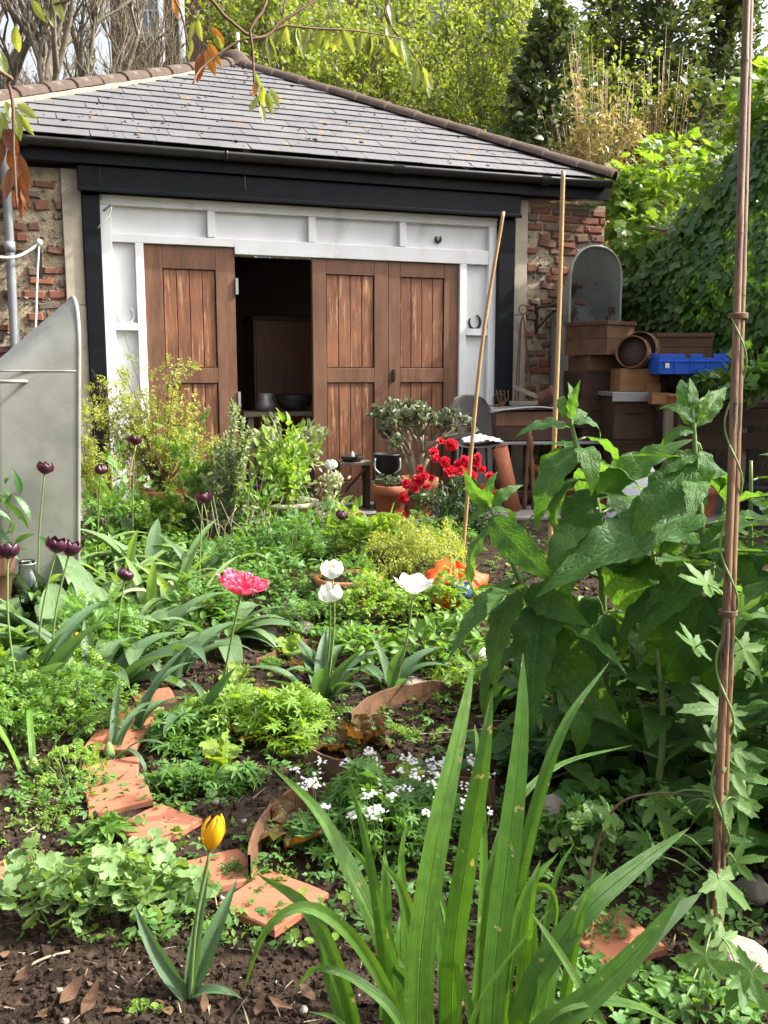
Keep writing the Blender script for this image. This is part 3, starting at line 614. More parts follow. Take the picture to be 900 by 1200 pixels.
# what shows inside the open leaf
Mb = Matrix.Translation((0,9,0)) @ Matrix.Rotation(YAW, 4, 'Z')
def inb(q, name, m, label, cat, **kw):
    q.V = [np.array([tuple(Mb @ Vector(v)) for v in A]) for A in q.V]; return solo(q, name, m, label, cat, smooth=kw.pop('smooth', False), **kw)
C_ = thing('cabinet', 'tall plain brown cabinet standing in the dark doorway', 'cabinet', Mb @ Vector((-.8,1.25,.215))); C_.rotation_euler = (0,0,YAW); OFF[C_.name] = Vector()
q = MB(); q.box((-.22,-.2,.02),(.5,.25,1.75)); q.build('body', m_door, C_, False, .006); q = MB(); q.box((-.235,-.215,1.752),(.515,.26,1.79)); q.build('top', m_dwood, C_, False, .005); q = MB(); q.box((-.2,-.222,.06),(.48,-.203,1.72)); q.build('door', m_door, C_, False, .004)
q = MB()
for i in range(9): q.box((-2.4+i*.16,2.7,.22),(-2.28+i*.16,2.73,1.75))
q.box((-2.45,2.735,.6),(-.9,2.77,.68)); q.box((-2.45,2.735,1.4),(-.9,2.77,1.48)); inb(q, 'pallet', m_dwood, 'slatted wooden pallet leaning at the back of the dark doorway', 'pallet')
q = MB(); q.lathe([(.0,0),(.1,0),(.16,.05),(.19,.14),(.18,.15),(.14,.05),(.0,.02)], 20, (-.72,.62,1.08)); inb(q, 'bowl', m_dplast, 'dark bowl on a ledge inside the doorway', 'bowl', smooth=True)
q = MB(); q.box((-1.25,.5,1.02),(-.45,.85,1.065)); 
for x_ in (-1.2,-.55): q.box((x_,.55,.215),(x_+.06,.8,1.018))
inb(q, 'workbench', m_gwood, 'dim wooden bench just inside the open doorway', 'bench', bevel=.004)
q = MB(); q.lathe([(0,0),(.09,0),(.1,.06),(.07,.12),(.075,.17),(.0,.17)], 14, (-1.0,.66,1.07)); inb(q, 'paint_tin', m_tin, 'small grey tin on the bench inside the doorway', 'tin', smooth=True)
# things fixed to the facade
def horseshoe(u, z, s, m, label, rot=0):
    P = [FW(u + s*.5*math.cos(a)*(1 if abs(a) < 9 else 1), -.03, z + s*.58*math.sin(a)) for a in np.linspace(math.pi*.72+rot, math.pi*2.28+rot, 15)]
    q = MB(); q.tube(P, [.008+.006*math.sin(math.pi*i/14) for i in range(15)], 6); return solo(q, 'horseshoe', m, label, 'horseshoe', 'horseshoes hung on the white screen')
horseshoe(-2.345, 1.93, .13, m_white, 'white painted horseshoe in the side panel left of the doors'); horseshoe(.955, 1.93, .12, m_iron, 'dark horseshoe in the side panel right of the doors', .35); horseshoe(.56, 2.7, .05, m_iron, 'tiny horseshoe on the transom panel above the right door')
q = MB(); q.tube(spline([FW(-2.50,.01,2.78),FW(-2.44,.06,2.82),FW(-2.47,.1,2.72),FW(-2.56,.13,2.62)],12), .008, 6); solo(q, 'hook', m_tin, 'bent metal hook on the black post left of the doors', 'hook')
q = MB(); q.tube(spline([FW(-2.52,.12,3.12),FW(-2.53,.13,3.0),FW(-2.52,.07,2.86)],10), .004, 5); solo(q, 'wire', m_iron, 'thin loose wire hanging below the gutter beside the post', 'wire')
q = MB(); q.tube(spline([FW(-1.32,.13,3.13),FW(-1.325,.135,3.06),FW(-1.32,.13,3.0)],5), .004, 5); solo(q, 'wire', m_rust, 'short rusty wire dangling from the black fascia', 'wire')
for u, z, n_, lab in ((-3.02,2.38,'bracket','flat iron bracket on the brick wall holding the white rope'),(1.62,1.95,'bracket','iron strut bracket on the brick wall beside the tall tin bath')):
    q = MB()
    if u < 0: q.box((u-.015,-.012,z-.2),(u+.015,.012,z+.14)); q.tube([(u,0,z+.1),(u,-.09,z+.1),(u,-.1,z+.13)], .01, 6)
    else: q.box((u-.015,-.012,z-.12),(u+.015,.012,z+.16)); q.tube([(u,-.01,z-.08),(u+.16,-.16,z+.15)], .01, 6); q.tube([(u,-.01,z+.13),(u+.16,-.16,z+.15)], .01, 6)
    inb(q, n_, m_iron, lab, 'bracket')
Rp = thing('rope', 'white washing line tied at a bracket on the left brick wall', 'rope', FW(-3.02,.1,2.5))
q = MB(); q.tube(spline([FW(-3.02,.1,2.49),FW(-3.1,.12,2.42),FW(-3.25,.2,2.35),FW(-3.6,.3,2.36)],18), .011, 6); q.build('line', m_rope, Rp); q = MB(); q.tube(spline([FW(-3.02,.1,2.49),FW(-3.05,.11,2.2),FW(-3.09,.13,1.7),FW(-3.1,.13,1.5)],14), .009, 6); q.build('tail', m_rope, Rp); q = MB(); q.lathe([(0,-.03),(.022,-.02),(.026,0),(.02,.02),(0,.03)], 8, FW(-3.02,.1,2.49)); q.build('knot', m_rope, Rp)
Dp = thing('drainpipe', 'grey plastic drainpipe running down the left brick wall', 'drainpipe', FW(-3.245,.06,.2))
q = MB(); q.tube([FW(-3.26,.06,.22),FW(-3.25,.06,1.6),FW(-3.245,.06,2.85),FW(-3.25,.14,3.05),FW(-3.25,.19,3.2)], .036, 14); q.build('pipe', m_pipe, Dp)
for z in (.9, 2.45): q = MB(); q.lathe([(.036,-.04),(.044,-.04),(.044,.04),(.036,.04)], 14, FW(-3.247,.06,z)); q.build('collar', m_pipe, Dp)
# ---------------------------------------------------------------- tin baths standing on end
def tin_bath(name, label, base, W, Ln, D, face, m_in, tilt=0., hood=.62):
    "rim plane faces 'face' (horizontal); length upright; the upper end slopes"
    face = Vector(face).normalized(); side = Vector((0,0,1)).cross(face).normalized(); base = Vector(base)
    o = thing(name, label, 'tin bath', base)
    def outline(k, n=44):
        "k 0 at the rim, 1 at the floor of the bath"
        hw = W/2*(1-.16*k); top = Ln - hood*k; bot = .02+.04*k; rt = min(hw*1.05, (top-bot)*.4)*(1-.25*k); rb = hw*.55; P = []
        for i in range(n):
            a = 2*math.pi*i/n; ca, sa = math.cos(a), math.sin(a)
            if sa >= 0: P.append((hw*math.copysign(abs(ca)**.9, ca), top-rt+rt*abs(sa)**.95))
            else: P.append((hw*math.copysign(abs(ca)**.55, ca), bot+rb-rb*abs(sa)**.7))
        return P
    def w3(p, k): return base + side*p[0] + Vector((0,0,1))*p[1] - face*(D*k) + face*(tilt*p[1])
    n = 44; q = MB(); ks = (0,.02,.2,.45,.7,.9,1.); V = []; F = []
    for k in ks: V += [tuple(w3(p, k)) for p in outline(k, n)]
    for i in range(len(ks)-1):
        for j in range(n): F.append((i*n+j, i*n+(j+1) % n, (i+1)*n+(j+1) % n, (i+1)*n+j))
    F.append(tuple((len(ks)-1)*n+j for j in range(n))); q.add(V, F); sh = q.build('shell', m_in, o); sm = sh.modifiers.new('thick', 'SOLIDIFY'); sm.thickness = .006
    q = MB(); P = [w3(p, 0) for p in outline(0, n)]; q.tube(P + [P[0], P[1]], .014, 8, cap=False); q.build('rim', m_steel, o)
    q = MB(); kk = .55; zz = Ln-hood*1.0-.02
    for s in (-1, 1):
        pts = [w3((s*(W/2*(1-.16*k)+.004), zz), k) for k in np.linspace(.02,.98,7)]; q.tube(pts, .006, 5)
    q.build('seam', m_steel, o)
    for s in (-1, 1):
        hx = s*(W/2*.9+.002); q = MB(); q.tube([w3((hx,zz-.06),.62), w3((hx+s*.045,zz-.06),.66), w3((hx+s*.045,zz-.06),.94), w3((hx,zz-.06),.98)], .011, 7); q.build('handle', m_steel, o)
    return o
tin_bath('tin_bath', 'galvanised tin bath stood on end left of the white screen, sloping end uppermost', gnd(58, 690) + Vector((.10,.1,-.01)), .62, 1.80, .46, (.90, .43, 0), m_steel, tilt=.05, hood=.42)
Q0 = FW(2.02, .43, .94)
tin_bath('tin_bath', 'upright tin bath with rounded rim and stained open inside above the wooden boxes', Q0, .57, 1.70, .42, (UY, -UX, 0), m_steel_rust, hood=.5)
def rbox(lo, hi, m, name, parent, c, rz, bevel=.004):
    q = MB(); q.box(lo, hi, M=Matrix.Translation(c) @ Matrix.Rotation(rz, 4, 'Z')); return q.build(name, m, parent, False, bevel)
def hive_box(label, c, w, d, h, rz, m, handhold=True, group=None, name='hive_box', lid=None):
    "a planked box with a hand grip batten"
    o = thing(name, label, 'box', c, group); hw, hd, t = w/2, d/2, .018; c = Vector(c)
    for lo, hi in (((-hw,-hd,0),(hw,-hd+t,h)), ((-hw,hd-t,0),(hw,hd,h)), ((-hw,-hd+t+.001,0),(-hw+t,hd-t-.001,h)), ((hw-t,-hd+t+.001,0),(hw,hd-t-.001,h))): rbox(lo, hi, m, 'side', o, c, rz)
    rbox((-hw+t,-hd+t,.002),(hw-t,hd-t,.014), m, 'base_board', o, c, rz)
    if handhold: rbox((-hw*.4,-hd-.018,h*.62),(hw*.4,-hd-.001,h*.62+.03), m, 'batten', o, c, rz)
    if lid:
        rbox((-hw-.02,-hd-.02,h+.001),(hw+.02,hd+.02,h+.012), m_dwood, 'crown_board', o, c, rz); rbox((-hw-.03,-hd-.03,h-.035),(hw+.03,-hd-.021,h+.05), lid, 'lid_edge', o, c, rz); rbox((-hw-.03,-hd-.02,h+.013),(hw+.03,hd+.03,h+.05), lid, 'lid', o, c, rz)
    else: rbox((-hw+.001,-hd+.001,h+.001),(hw-.001,hd-.001,h+.012), m, 'cover_board', o, c, rz)
    return o
bx, by = 1.98, 9.0; rz0 = R(14)
hive_box('largest dark box at the foot of the tall stack under the open crate', (bx,by,.215), .5, .45, .40, rz0, m_dwood)
hive_box('dark battened box second from the foot of the stack under the open crate', (bx+.02,by,.629), .47, .44, .29, rz0+.05, m_dwood)
hive_box('dark box midway up the tall stack under the open crate', (bx-.01,by,.933), .48, .44, .26, rz0-.03, m_dwood)
hive_box('dark box third below the open crate on the tall stack', (bx,by+.01,1.207), .40, .42, .24, rz0, m_dwood, False)
hive_box('paler brown box directly under the open crate', (bx+.02,by,1.461), .36, .38, .125, rz0+.06, m_crate, False)
# chest that carries the bath
c_ = FW(2.02,.2,.215); hive_box('dark chest against the brick wall below the upright bath', c_, .66, .46, .70, YAW, m_dwood, False, name='chest')
def open_crate(label, c, w, d, h, rz, m, name='wooden_crate', slats=2, flare=0.):
    o = thing(name, label, 'crate', c); c = Vector(c); hw, hd, t = w/2, d/2, .014; sh = h/slats
    for i in range(slats):
        z0, z1 = i*sh+.002, (i+1)*sh-.003
        for lo, hi in (((-hw,-hd,z0),(hw,-hd+t,z1)), ((-hw,hd-t,z0),(hw,hd,z1)), ((-hw,-hd+t+.001,z0),(-hw+t,hd-t-.001,z1)), ((hw-t,-hd+t+.001,z0),(hw,hd-t-.001,z1))): rbox(lo, hi, m, 'slat', o, c, rz, .003)
    rbox((-hw+t,-hd+t,.003),(hw-t,hd-t,.015), m, 'base_board', o, c, rz)
    for sx in (-1, 1):
        for sy in (-1, 1): rbox((sx*(hw-.03)-.014, sy*(hd-.03)-.014, .016),(sx*(hw-.03)+.014, sy*(hd-.03)+.014, h-.01), m, 'corner_post', o, c, rz, .002)
    for lo, hi in (((-hw-.01,-hd-.012,h-.028),(hw+.01,-hd-.001,h+.006)), ((hw+.001,-hd,h-.028),(hw+.012,hd,h+.006)), ((-hw-.012,-hd,h-.028),(-hw-.001,hd,h+.006)), ((-hw-.01,hd+.001,h-.028),(hw+.01,hd+.012,h+.006))): rbox(lo, hi, m, 'rim', o, c, rz, .003)
    return o
open_crate('open weathered wooden crate on top of the tall stack below the upright bath', (2.02,8.93,1.60), .42, .48, .30, R(40), m_crate)
hive_box('dark hive box at the bottom of the stack with the grey lid', (2.22,8.62,.215), .40, .40, .34, R(4), m_dwood, False)
hive_box('brown hive box with a batten in the middle of the stack with the grey lid', (2.22,8.62,.568), .38, .39, .27, R(2), m_dwood)
hive_box('dark hive box topped by a pale grey metal lid', (2.22,8.62,.852), .37, .39, .37, R(5), m_dwood, True, lid=m_tin)
hive_box('light brown wooden box on the grey lidded hive below the sieves', (2.29,8.66,1.275), .36, .30, .19, R(3), m_pwood, False, name='wooden_box')
def sieve(label, c, r, d, w_):
    o = thing('garden_sieve', label, 'sieve', Vector(c)-Vector((0,0,r)), 'garden sieves beside the blue crate'); Mx = rot_to(Vector(d).cross((0,0,1)), d).to_4x4(); Mx = Matrix.Translation(c) @ Mx
    q = MB(); V = []; n = 28
    q.lathe([(r,-w_/2),(r,w_/2),(r-.008,w_/2),(r-.008,-w_/2),(r,-w_/2)], n, M=Mx); q.build('hoop', m_hoop, o)
    q = MB(); q.lathe([(.0,-w_/2+.012),(r-.009,-w_/2+.012),(r-.009,-w_/2+.016),(0,-w_/2+.016)], n, M=Mx); q.build('mesh_disc', m_mesh, o)
    q = MB(); q.lathe([(r+.001,-w_/2+.002),(r+.006,-w_/2+.002),(r+.006,-w_/2+.022),(r+.001,-w_/2+.022)], n, M=Mx); q.build('band', m_hoop, o)
sieve('leftmost round garden sieve, dark mesh side showing beside the open crate', (2.235,8.55,1.622), .145, (-.5,-.85,.12), .10); sieve('middle and palest round garden sieve standing on edge', (2.335,8.66,1.642), .165, (-.6,-.8,.1), .11); sieve('round garden sieve nearest the trough behind the blue crate', (2.43,8.76,1.632), .155, (-.62,-.78,.08), .10)
# potting bench
pb = thing('potting_bench', 'rough wooden potting bench under the blue crate and plants', 'bench', (3.0,8.35,.215))
for i in range(4): rbox((-.62,-.3+i*.15,.93),(.95,-.158+i*.15,.955), m_dwood, 'plank', pb, Vector((3.0,8.4,.215)), R(2))
for i in range(2): rbox((-.5,-.33,.77-i*.2),(.95,-.305,.915-i*.2), m_dwood, 'plank', pb, Vector((3.0,8.4,.215)), R(2))
for x_, y_ in ((-.55,-.24),(.85,-.24),(-.55,.26),(.85,.26),(.1,-.24)): rbox((x_-.035,y_-.035,0),(x_+.035,y_+.035,.928), m_gwood, 'leg', pb, Vector((3.0,8.4,.215)), R(2))
# plastic crates
def blue_crate(c, w, d, h, rz):
    o = thing('plastic_crate', 'bright blue plastic crate with notched rim on black trays', 'crate', c); c = Vector(c); hw, hd, t = w/2, d/2, .008
    rbox((-hw+.01,-hd+.01,0),(hw-.01,hd-.01,.008), m_blue, 'base', o, c, rz)
    for lo, hi in (((-hw,-hd,.0),(hw,-hd+t,h*.8)), ((-hw,hd-t,0),(hw,hd,h*.8)), ((-hw,-hd+t+.001,0),(-hw+t,hd-t-.001,h*.8)), ((hw-t,-hd+t+.001,0),(hw,hd-t-.001,h*.8))): rbox(lo, hi, m_blue, 'wall_panel', o, c, rz, .002)
    for a in (-1, -.1, .55):
        b = a+.75 if a < -.5 else a+.35; rbox((a*hw,-hd-.001,h*.805),(min(b,1)*hw,-hd+t+.004,h), m_blue, 'rim', o, c, rz, .002)
    for a in (-.98,-.55,-.1,.35,.8): rbox((a*hw,-hd-.012,.01),(a*hw+.015,-hd-.001,h*.79), m_blue, 'rib', o, c, rz, .002)
    rbox((-hw-.012,-hd-.014,h*.6),(hw+.012,-hd-.002,h*.68), m_blue, 'rim', o, c, rz, .002); rbox((-hw*.82,-hd-.016,h*.3),(-hw*.7,-hd-.0125,h*.55), m_white, 'tag', o, c, rz, .001)
    rbox((-hw*.3,-hd+.02,h*.2),(hw*.9,hd-.02,h*.75), m_dplast, 'liner', o, c, rz)
    for s in (-1, 1): rbox((s*hw-.008,-.1,h*.805),(s*hw+.008,.1,h+.012), m_blue, 'handle', o, c, rz, .002)
def tray(label, c, w, d, h, rz, m=m_dplast):
    o = thing('plastic_tray', label, 'tray', c, 'black trays under the blue crate'); c = Vector(c); hw, hd = w/2, d/2
    q = MB(); T = Matrix.Translation(c) @ Matrix.Rotation(rz, 4, 'Z'); q.box((-hw*.9,-hd*.9,0),(hw*.9,hd*.9,h-.015), M=T, top=1.06); q.build('body', m, o, False, .006); rbox((-hw,-hd,h-.014),(hw,hd,h), m, 'rim', o, c, rz, .004)
tray('lower of the two black trays beneath the blue crate', (2.85,8.42,1.17), .55, .42, .14, R(-3)); tray('upper black tray right under the blue crate', (2.83,8.42,1.312), .56, .42, .115, R(4))
blue_crate((2.67,8.36,1.43), .60, .38, .17, R(-2))
open_crate('brown wooden trough standing behind the blue crate', (2.72,8.78,1.43), .52, .26, .36, R(4), m_crate, 'wooden_trough', 3); hive_box('dark box at the rear of the bench beneath the brown trough', (2.72,8.80,1.17), .55, .26, .243, R(4), m_dwood, False)
hive_box('small yellow wooden box on the bench beside black trays', (2.42,8.28,1.17), .17, .2, .085, R(-8), m_pwood, False, name='wooden_box'); hive_box('tiny upright yellow wooden block behind the small yellow box', (2.40,8.44,1.17), .1, .1, .17, R(10), m_pwood, False, name='wooden_box')
def lathe_pot(name, label, c, prof, m, cat='pot', soil=None, soil_r=0, n=26, M=None, group=None, saucer=False):
    o = thing(name, label, cat, c, group); q = MB(); q.lathe(prof, n, c, M=M); q.build('body', m, o)
    if soil is not None: q = MB(); q.lathe([(0,soil+.01),(soil_r*.6,soil+.006),(soil_r,soil)], n, c, M=M); q.build('compost', m_soil, o)
    return o
def flower_pot(label, c, r, h, name='terracotta_pot', m=None, M=None, group=None):
    return lathe_pot(name, label, Vector(c), [(0,0),(r*.68,0),(r*.7,.01),(r*.92,h*.72),(r*1.0,h*.73),(r*1.04,h*.98),(r*1.0,h),(r*.9,h),(r*.86,h*.75),(r*.84,h*.6)], m or m_terr, 'pot', h*.86, r*.89, M=M, group=group)
# black-topped table with box, chair, cloth
tb = thing('table', 'low black topped table carrying the brown lidded box', 'table', (1.35,8.85,.215)); c_ = Vector((1.35,8.85,.215))
rbox((-.62,-.28,.575),(.7,.28,.6), m_tin, 'tabletop', tb, c_, R(6))
for x_ in (-.55,.62):
    for y_ in (-.22,.22): rbox((x_-.022,y_-.022,0),(x_+.022,y_+.022,.573), m_iron, 'leg', tb, c_, R(6))
rbox((-.5,-.24,.12),(.6,.24,.14), m_dwood, 'shelf', tb, c_, R(6))
cb = thing('lidded_box', 'long brown planked box with warped grey lid right of the doors', 'box', (1.36,8.86,.82)); c_ = Vector((1.36,8.86,.82))
for i in range(2): rbox((-.36,-.2,.003+i*.135),(.36,-.182,.133+i*.135), m_dwood if i == 0 else m_door, 'plank', cb, c_, R(6))
rbox((-.36,.18,.003),(.36,.2,.268), m_door, 'plank', cb, c_, R(6)); rbox((-.36,-.181,.003),(-.342,.179,.268), m_door, 'side', cb, c_, R(6)); rbox((.342,-.181,.003),(.36,.179,.268), m_door, 'side', cb, c_, R(6)); rbox((-.34,-.18,.004),(.34,.18,.018), m_dwood, 'base_board', cb, c_, R(6))
q = MB(); V = []; F = []; nx_, ny_ = 14, 6; Mx = Matrix.Translation(c_) @ Matrix.Rotation(R(6), 4, 'Z')
for j in range(ny_+1):
    for i in range(nx_+1): x_ = -.43+.86*i/nx_; y_ = -.26+.52*j/ny_; V.append(tuple(Mx @ Vector((x_, y_, .29 + .028*math.exp(-(x_/.22)**2)*(1-j/ny_*.4) - .02*max(0, abs(x_)-.3)/.13))))
for j in range(ny_):
    for i in range(nx_): a = j*(nx_+1)+i; F.append((a, a+1, a+nx_+2, a+nx_+1))
q.add(V, F); ld = q.build('lid', m_tin, cb); md = ld.modifiers.new('thick', 'SOLIDIFY'); md.thickness = .014
# moulded chair
ch = thing('chair', 'grey brown moulded plastic chair with a hand hole and white cloth on it', 'chair', (.80,8.42,.215)); T = Matrix.Translation((.80,8.42,.215)) @ Matrix.Rotation(R(8), 4, 'Z')
def shell(name, f, nu, nv, hole=None):
    q = MB(); V = [tuple(T @ Vector(f(i/nu, j/nv))) for j in range(nv+1) for i in range(nu+1)]; F = [(j*(nu+1)+i, j*(nu+1)+i+1, (j+1)*(nu+1)+i+1, (j+1)*(nu+1)+i) for j in range(nv) for i in range(nu) if not (hole and hole((i+.5)/nu, (j+.5)/nv))]
    q.add(V, F); o = q.build(name, m_chair, ch); m_ = o.modifiers.new('thick', 'SOLIDIFY'); m_.thickness = .012; s_ = o.modifiers.new('soft', 'SUBSURF'); s_.levels = s_.render_levels = 1
def backf(a, b):
    x_ = (a-.5)*2; wd = .2*(1-.32*max(0, b-.72)**1.0/.28*abs(x_)**1.2); return (x_*wd, .17 + .05*b - .05*x_*x_, .62+.41*b - .05*max(0,b-.6)*x_*x_*2)
shell('backrest', backf, 14, 14, lambda a, b: abs(a-.5) < .12 and .42 < b < .52)
shell('seat', lambda a, b: ((a-.5)*.42, -.2+.38*b, .605 + .03*(2*a-1)**2 - .02*math.sin(b*3.1) - (.03*max(0,.2-b)/.2)), 10, 10)
for x_ in (-1, 1):
    for y_ in (-.19, .16): q = MB(); q.tube([T @ Vector((x_*.15, y_*.8, .6)), T @ Vector((x_*.19, y_*1.15, 0))], .011, 8); q.build('leg', m_iron, ch)
q = MB(); V = []; F = []; n_ = 18; T2 = T @ Matrix.Translation((.06,-.06,.615))
for j in range(n_+1):
    for i in range(n_+1):
        a, b = i/n_*2-1, j/n_*2-1; rr = math.hypot(a, b); z = .075*max(0, 1-rr*.75)+.03*noise.noise(Vector((a*3, b*3, 1)))+.018*noise.noise(Vector((a*8, b*8, 4))); V.append(tuple(T2 @ Vector((a*.17*(1+.15*noise.noise(Vector((a*2,b*2,9)))), b*.12, max(.012, z)))))
for j in range(n_):
    for i in range(n_): a = j*(n_+1)+i; F.append((a, a+1, a+n_+2, a+n_+1))
q.add(V, F); solo(q, 'cloth', m_cloth, 'crumpled white cloth lying on the moulded chair seat', 'cloth')
# clutter on the lidded box
ps = thing('plant_support', 'tall rusty wire cone with a ring at its tip beside the brick pier', 'plant support', FW(1.42,.14,1.13)); rp = FW(1.42,.09,2.02)
for i in range(4):
    a = i*math.pi/2+.5; q = MB(); q.tube(spline([rp-Vector((0,0,.02)), rp+Vector((.035*math.cos(a),.02*math.sin(a),-.18)), FW(1.42,.14,1.14)+Vector((.1*math.cos(a),.05*math.sin(a),0))], 10), .006, 5); q.build('rod', m_rust, ps)
q = MB(); q.tube([rp+Vector((.042*math.cos(a),0,.035+.042*math.sin(a))) for a in np.linspace(0,2*math.pi,17)], .006, 5); q.build('ring', m_rust, ps)
Mx = Matrix.Rotation(R(70), 4, 'Y') @ Matrix.Rotation(R(15), 4, 'X'); flower_pot('rusty tipped over pot lying on the grey lid', (1.45,8.78,1.20), .085, .15, m=m_rust, M=Mx)
q = MB(); q.box((-.02,-.02,0),(.02,.02,.36), M=Matrix.Translation((1.2,8.78,1.31)) @ Matrix.Rotation(R(112), 4, 'Y')); solo(q, 'timber_offcut', m_gwood, 'short wooden offcut sloping across the rusty pot', 'offcut', smooth=False, bevel=.004)
q = MB(); q.box((0,-.025,0),(.26,.025,.035), M=Matrix.Translation((1.16,8.75,1.145)) @ Matrix.Rotation(R(-6), 4, 'Z')); solo(q, 'timber_offcut', m_gwood, 'flat grey wooden offcut lying on the warped lid', 'offcut', smooth=False, bevel=.004)
q = MB()
for i in range(4): q.tube(spline([Vector((1.08,8.7,1.15)), Vector((1.05+.03*i,8.7,1.2)), Vector((1.03+.035*i,8.68,1.28))], 6), .006, 5)
q.tube(spline([Vector((1.08,8.7,1.15)), Vector((.98,8.7,1.14)), Vector((.86,8.72,1.16))], 8), .007, 5); q.tube([Vector((1.06+.06*math.cos(a),8.7,1.19+.06*math.sin(a))) for a in np.linspace(0,6.28,14)], .004, 5)
solo(q, 'hand_fork', m_rust, 'rusty wire hand fork on the left end of the warped lid', 'garden tool')
# under the table
q = MB(); q.tube([Vector((1.02,8.30,.93-.14)), Vector((1.16,8.36,.22))], .075, 18, cap=False); o = solo(q, 'clay_pipe', m_terr, 'long terracotta land drain pipe leaning below the table', 'pipe'); md = o.modifiers.new('thick','SOLIDIFY'); md.thickness = .016
for i, (x_, t_, l_, lab) in enumerate(((1.27,.03,.72,'thin turned wooden stake leaning right of the clay pipe'),(1.36,-.05,.66,'brown stake between the turned stake and the white sack'),(1.52,.06,.6,'short brown stake furthest from the clay pipe'))):
    q = MB(); P = [Vector((x_+t_*k, 8.42-.02*k, .22+l_*k)) for k in np.linspace(0,1,9)]; q.tube(P, [.02+.007*math.sin(k*9+i) for k in range(9)], 8); solo(q, 'wooden_stake', m_hoop, lab, 'stake', 'stakes under the table')
flower_pot('stack of dark clay pots in the shade under the table', (1.5,8.75,.36), .13, .22); flower_pot('clay pot on the ground right of the table legs', (1.85,8.2,.215), .15, .28)
for lab, c_, r_, h_, m_ in (('little clay pot on the bench in front of the yellow boxes',(2.50,8.16,1.17),.055,.09,m_terr),('black plastic pot beside the yellow boxes on the bench',(2.60,8.14,1.17),.06,.11,m_dplast),('dusty clay pot on the floor left of the tall dark box stack',(1.74,8.62,.215),.11,.2,m_terr),('black plastic pot on the floor by the hive stack',(1.9,8.42,.215),.1,.17,m_dplast),('clay pot in shade below the potting bench',(2.75,8.05,.215),.14,.26,m_terr),('dark plastic pot under the right end of the potting bench',(3.2,8.0,.215),.15,.28,m_dplast)): flower_pot(lab, c_, r_, h_, m=m_)
flower_pot('small clay pot in front of the hive boxes', (2.02,8.15,.215), .1, .18)
q = MB(); V = []; F = []; n_ = 20
for j in range(11):
    k = j/10; r = .17*(1-.25*k**3)*(1 if k < .9 else .8)
    for i in range(n_): a = 2*math.pi*i/n_; d = 1+.1*noise.noise(Vector((math.cos(a)*2, math.sin(a)*2, k*4))); V.append((2.05+r*d*1.15*math.cos(a)+.04*k, 7.75+r*d*.8*math.sin(a), .216+.52*k+(.03*math.sin(a*3) if j == 10 else 0)))
for j in range(10):
    for i in range(n_): F.append((j*n_+i, j*n_+(i+1) % n_, (j+1)*n_+(i+1) % n_, (j+1)*n_+i))
F.append(tuple(10*n_+i for i in range(n_))); q.add(V, F); solo(q, 'sack', m_cloth, 'white plastic sack standing behind the comfrey stems', 'sack')
q = MB(); q.lathe([(0,0),(.11,0),(.13,.03),(.14,.2),(.12,.24),(.0,.25)], 20, (3.28,8.3,1.17)); solo(q, 'ceramic_pot', m_stone, 'rounded pale pot half hidden by leaves on the potting bench', 'pot')
q = MB(); q.lathe([(0,0),(.05,0),(.055,.1),(.03,.14),(.03,.17),(0,.17)], 14, (3.12,8.22,1.17)); solo(q, 'spray_bottle', m_hose, 'small teal bottle among leaves on the potting bench', 'bottle')
# by the door
st = thing('stool', 'small weathered wooden stool with a bowl in front of the middle door', 'stool', (-.26,8.5,.215)); c_ = Vector((-.26,8.5,.215))
rbox((-.15,-.12,.40),(.15,.12,.43), m_gwood, 'seat', st, c_, R(10))
for x_ in (-.1,.1): rbox((x_-.09 if x_ < 0 else x_-.02,-.1,0),(x_-.05 if x_ < 0 else x_+.02,.1,.398), m_dwood, 'leg', st, c_, R(10))
q = MB(); q.tube([c_+Vector((-.1,-.1,.16)), c_+Vector((.1,-.1,.38))], .012, 6); q.build('brace', m_dwood, st)
q = MB(); q.lathe([(0,0),(.08,0),(.105,.05),(.1,.052),(.075,.012),(0,.01)], 22, (-.29,8.48,.646)); solo(q, 'bowl', m_dplast, 'shallow black bowl on the little wooden stool', 'bowl')
q = MB(); q.lathe([(0,0),(.016,0),(.016,.06),(.006,.065),(.004,.08),(0,.08)], 10, (-.285,8.48,.66)); solo(q, 'candle_stub', m_rope, 'pale candle stub standing in the black bowl', 'candle')
bk = thing('bucket', 'black bucket with pale handles behind the jade plant', 'bucket', (.03,8.45,.215)); q = MB(); q.lathe([(0,0),(.10,0),(.13,.2),(.135,.205),(.135,.22),(.12,.22),(.095,.02),(0,.02)], 22, (.03,8.45,.5)); q.build('body', m_dplast, bk)
q = MB(); q.lathe([(0,0),(.12,0),(.12,.282),(0,.282)], 16, (.03,8.45,.215)); q.build('base', m_dwood, bk)
for s in (-1, 1): q = MB(); q.tube(spline([Vector((.03+s*.11,8.33,.69)), Vector((.03+s*.11,8.3,.6)), Vector((.03+s*.06,8.29,.55))], 8), .01, 6); q.build('handle', m_tin, bk)
q = MB(); q.tube(spline([Vector((-.75,8.62,.228)), Vector((-.4,8.58,.226)), Vector((0,8.6,.228)), Vector((.5,8.5,.226))], 24), .011, 8); solo(q, 'garden_hose', m_hose, 'thin green hose lying along the paving below the doors', 'hose')
Mx = Matrix.Rotation(R(78), 4, 'Y') @ Matrix.Rotation(R(30), 4, 'X'); flower_pot('tipped terracotta pot lying on its side near the middle door', at(408,622,7.5)+Vector((-.08,0,.02)), .12, .22, M=Mx)
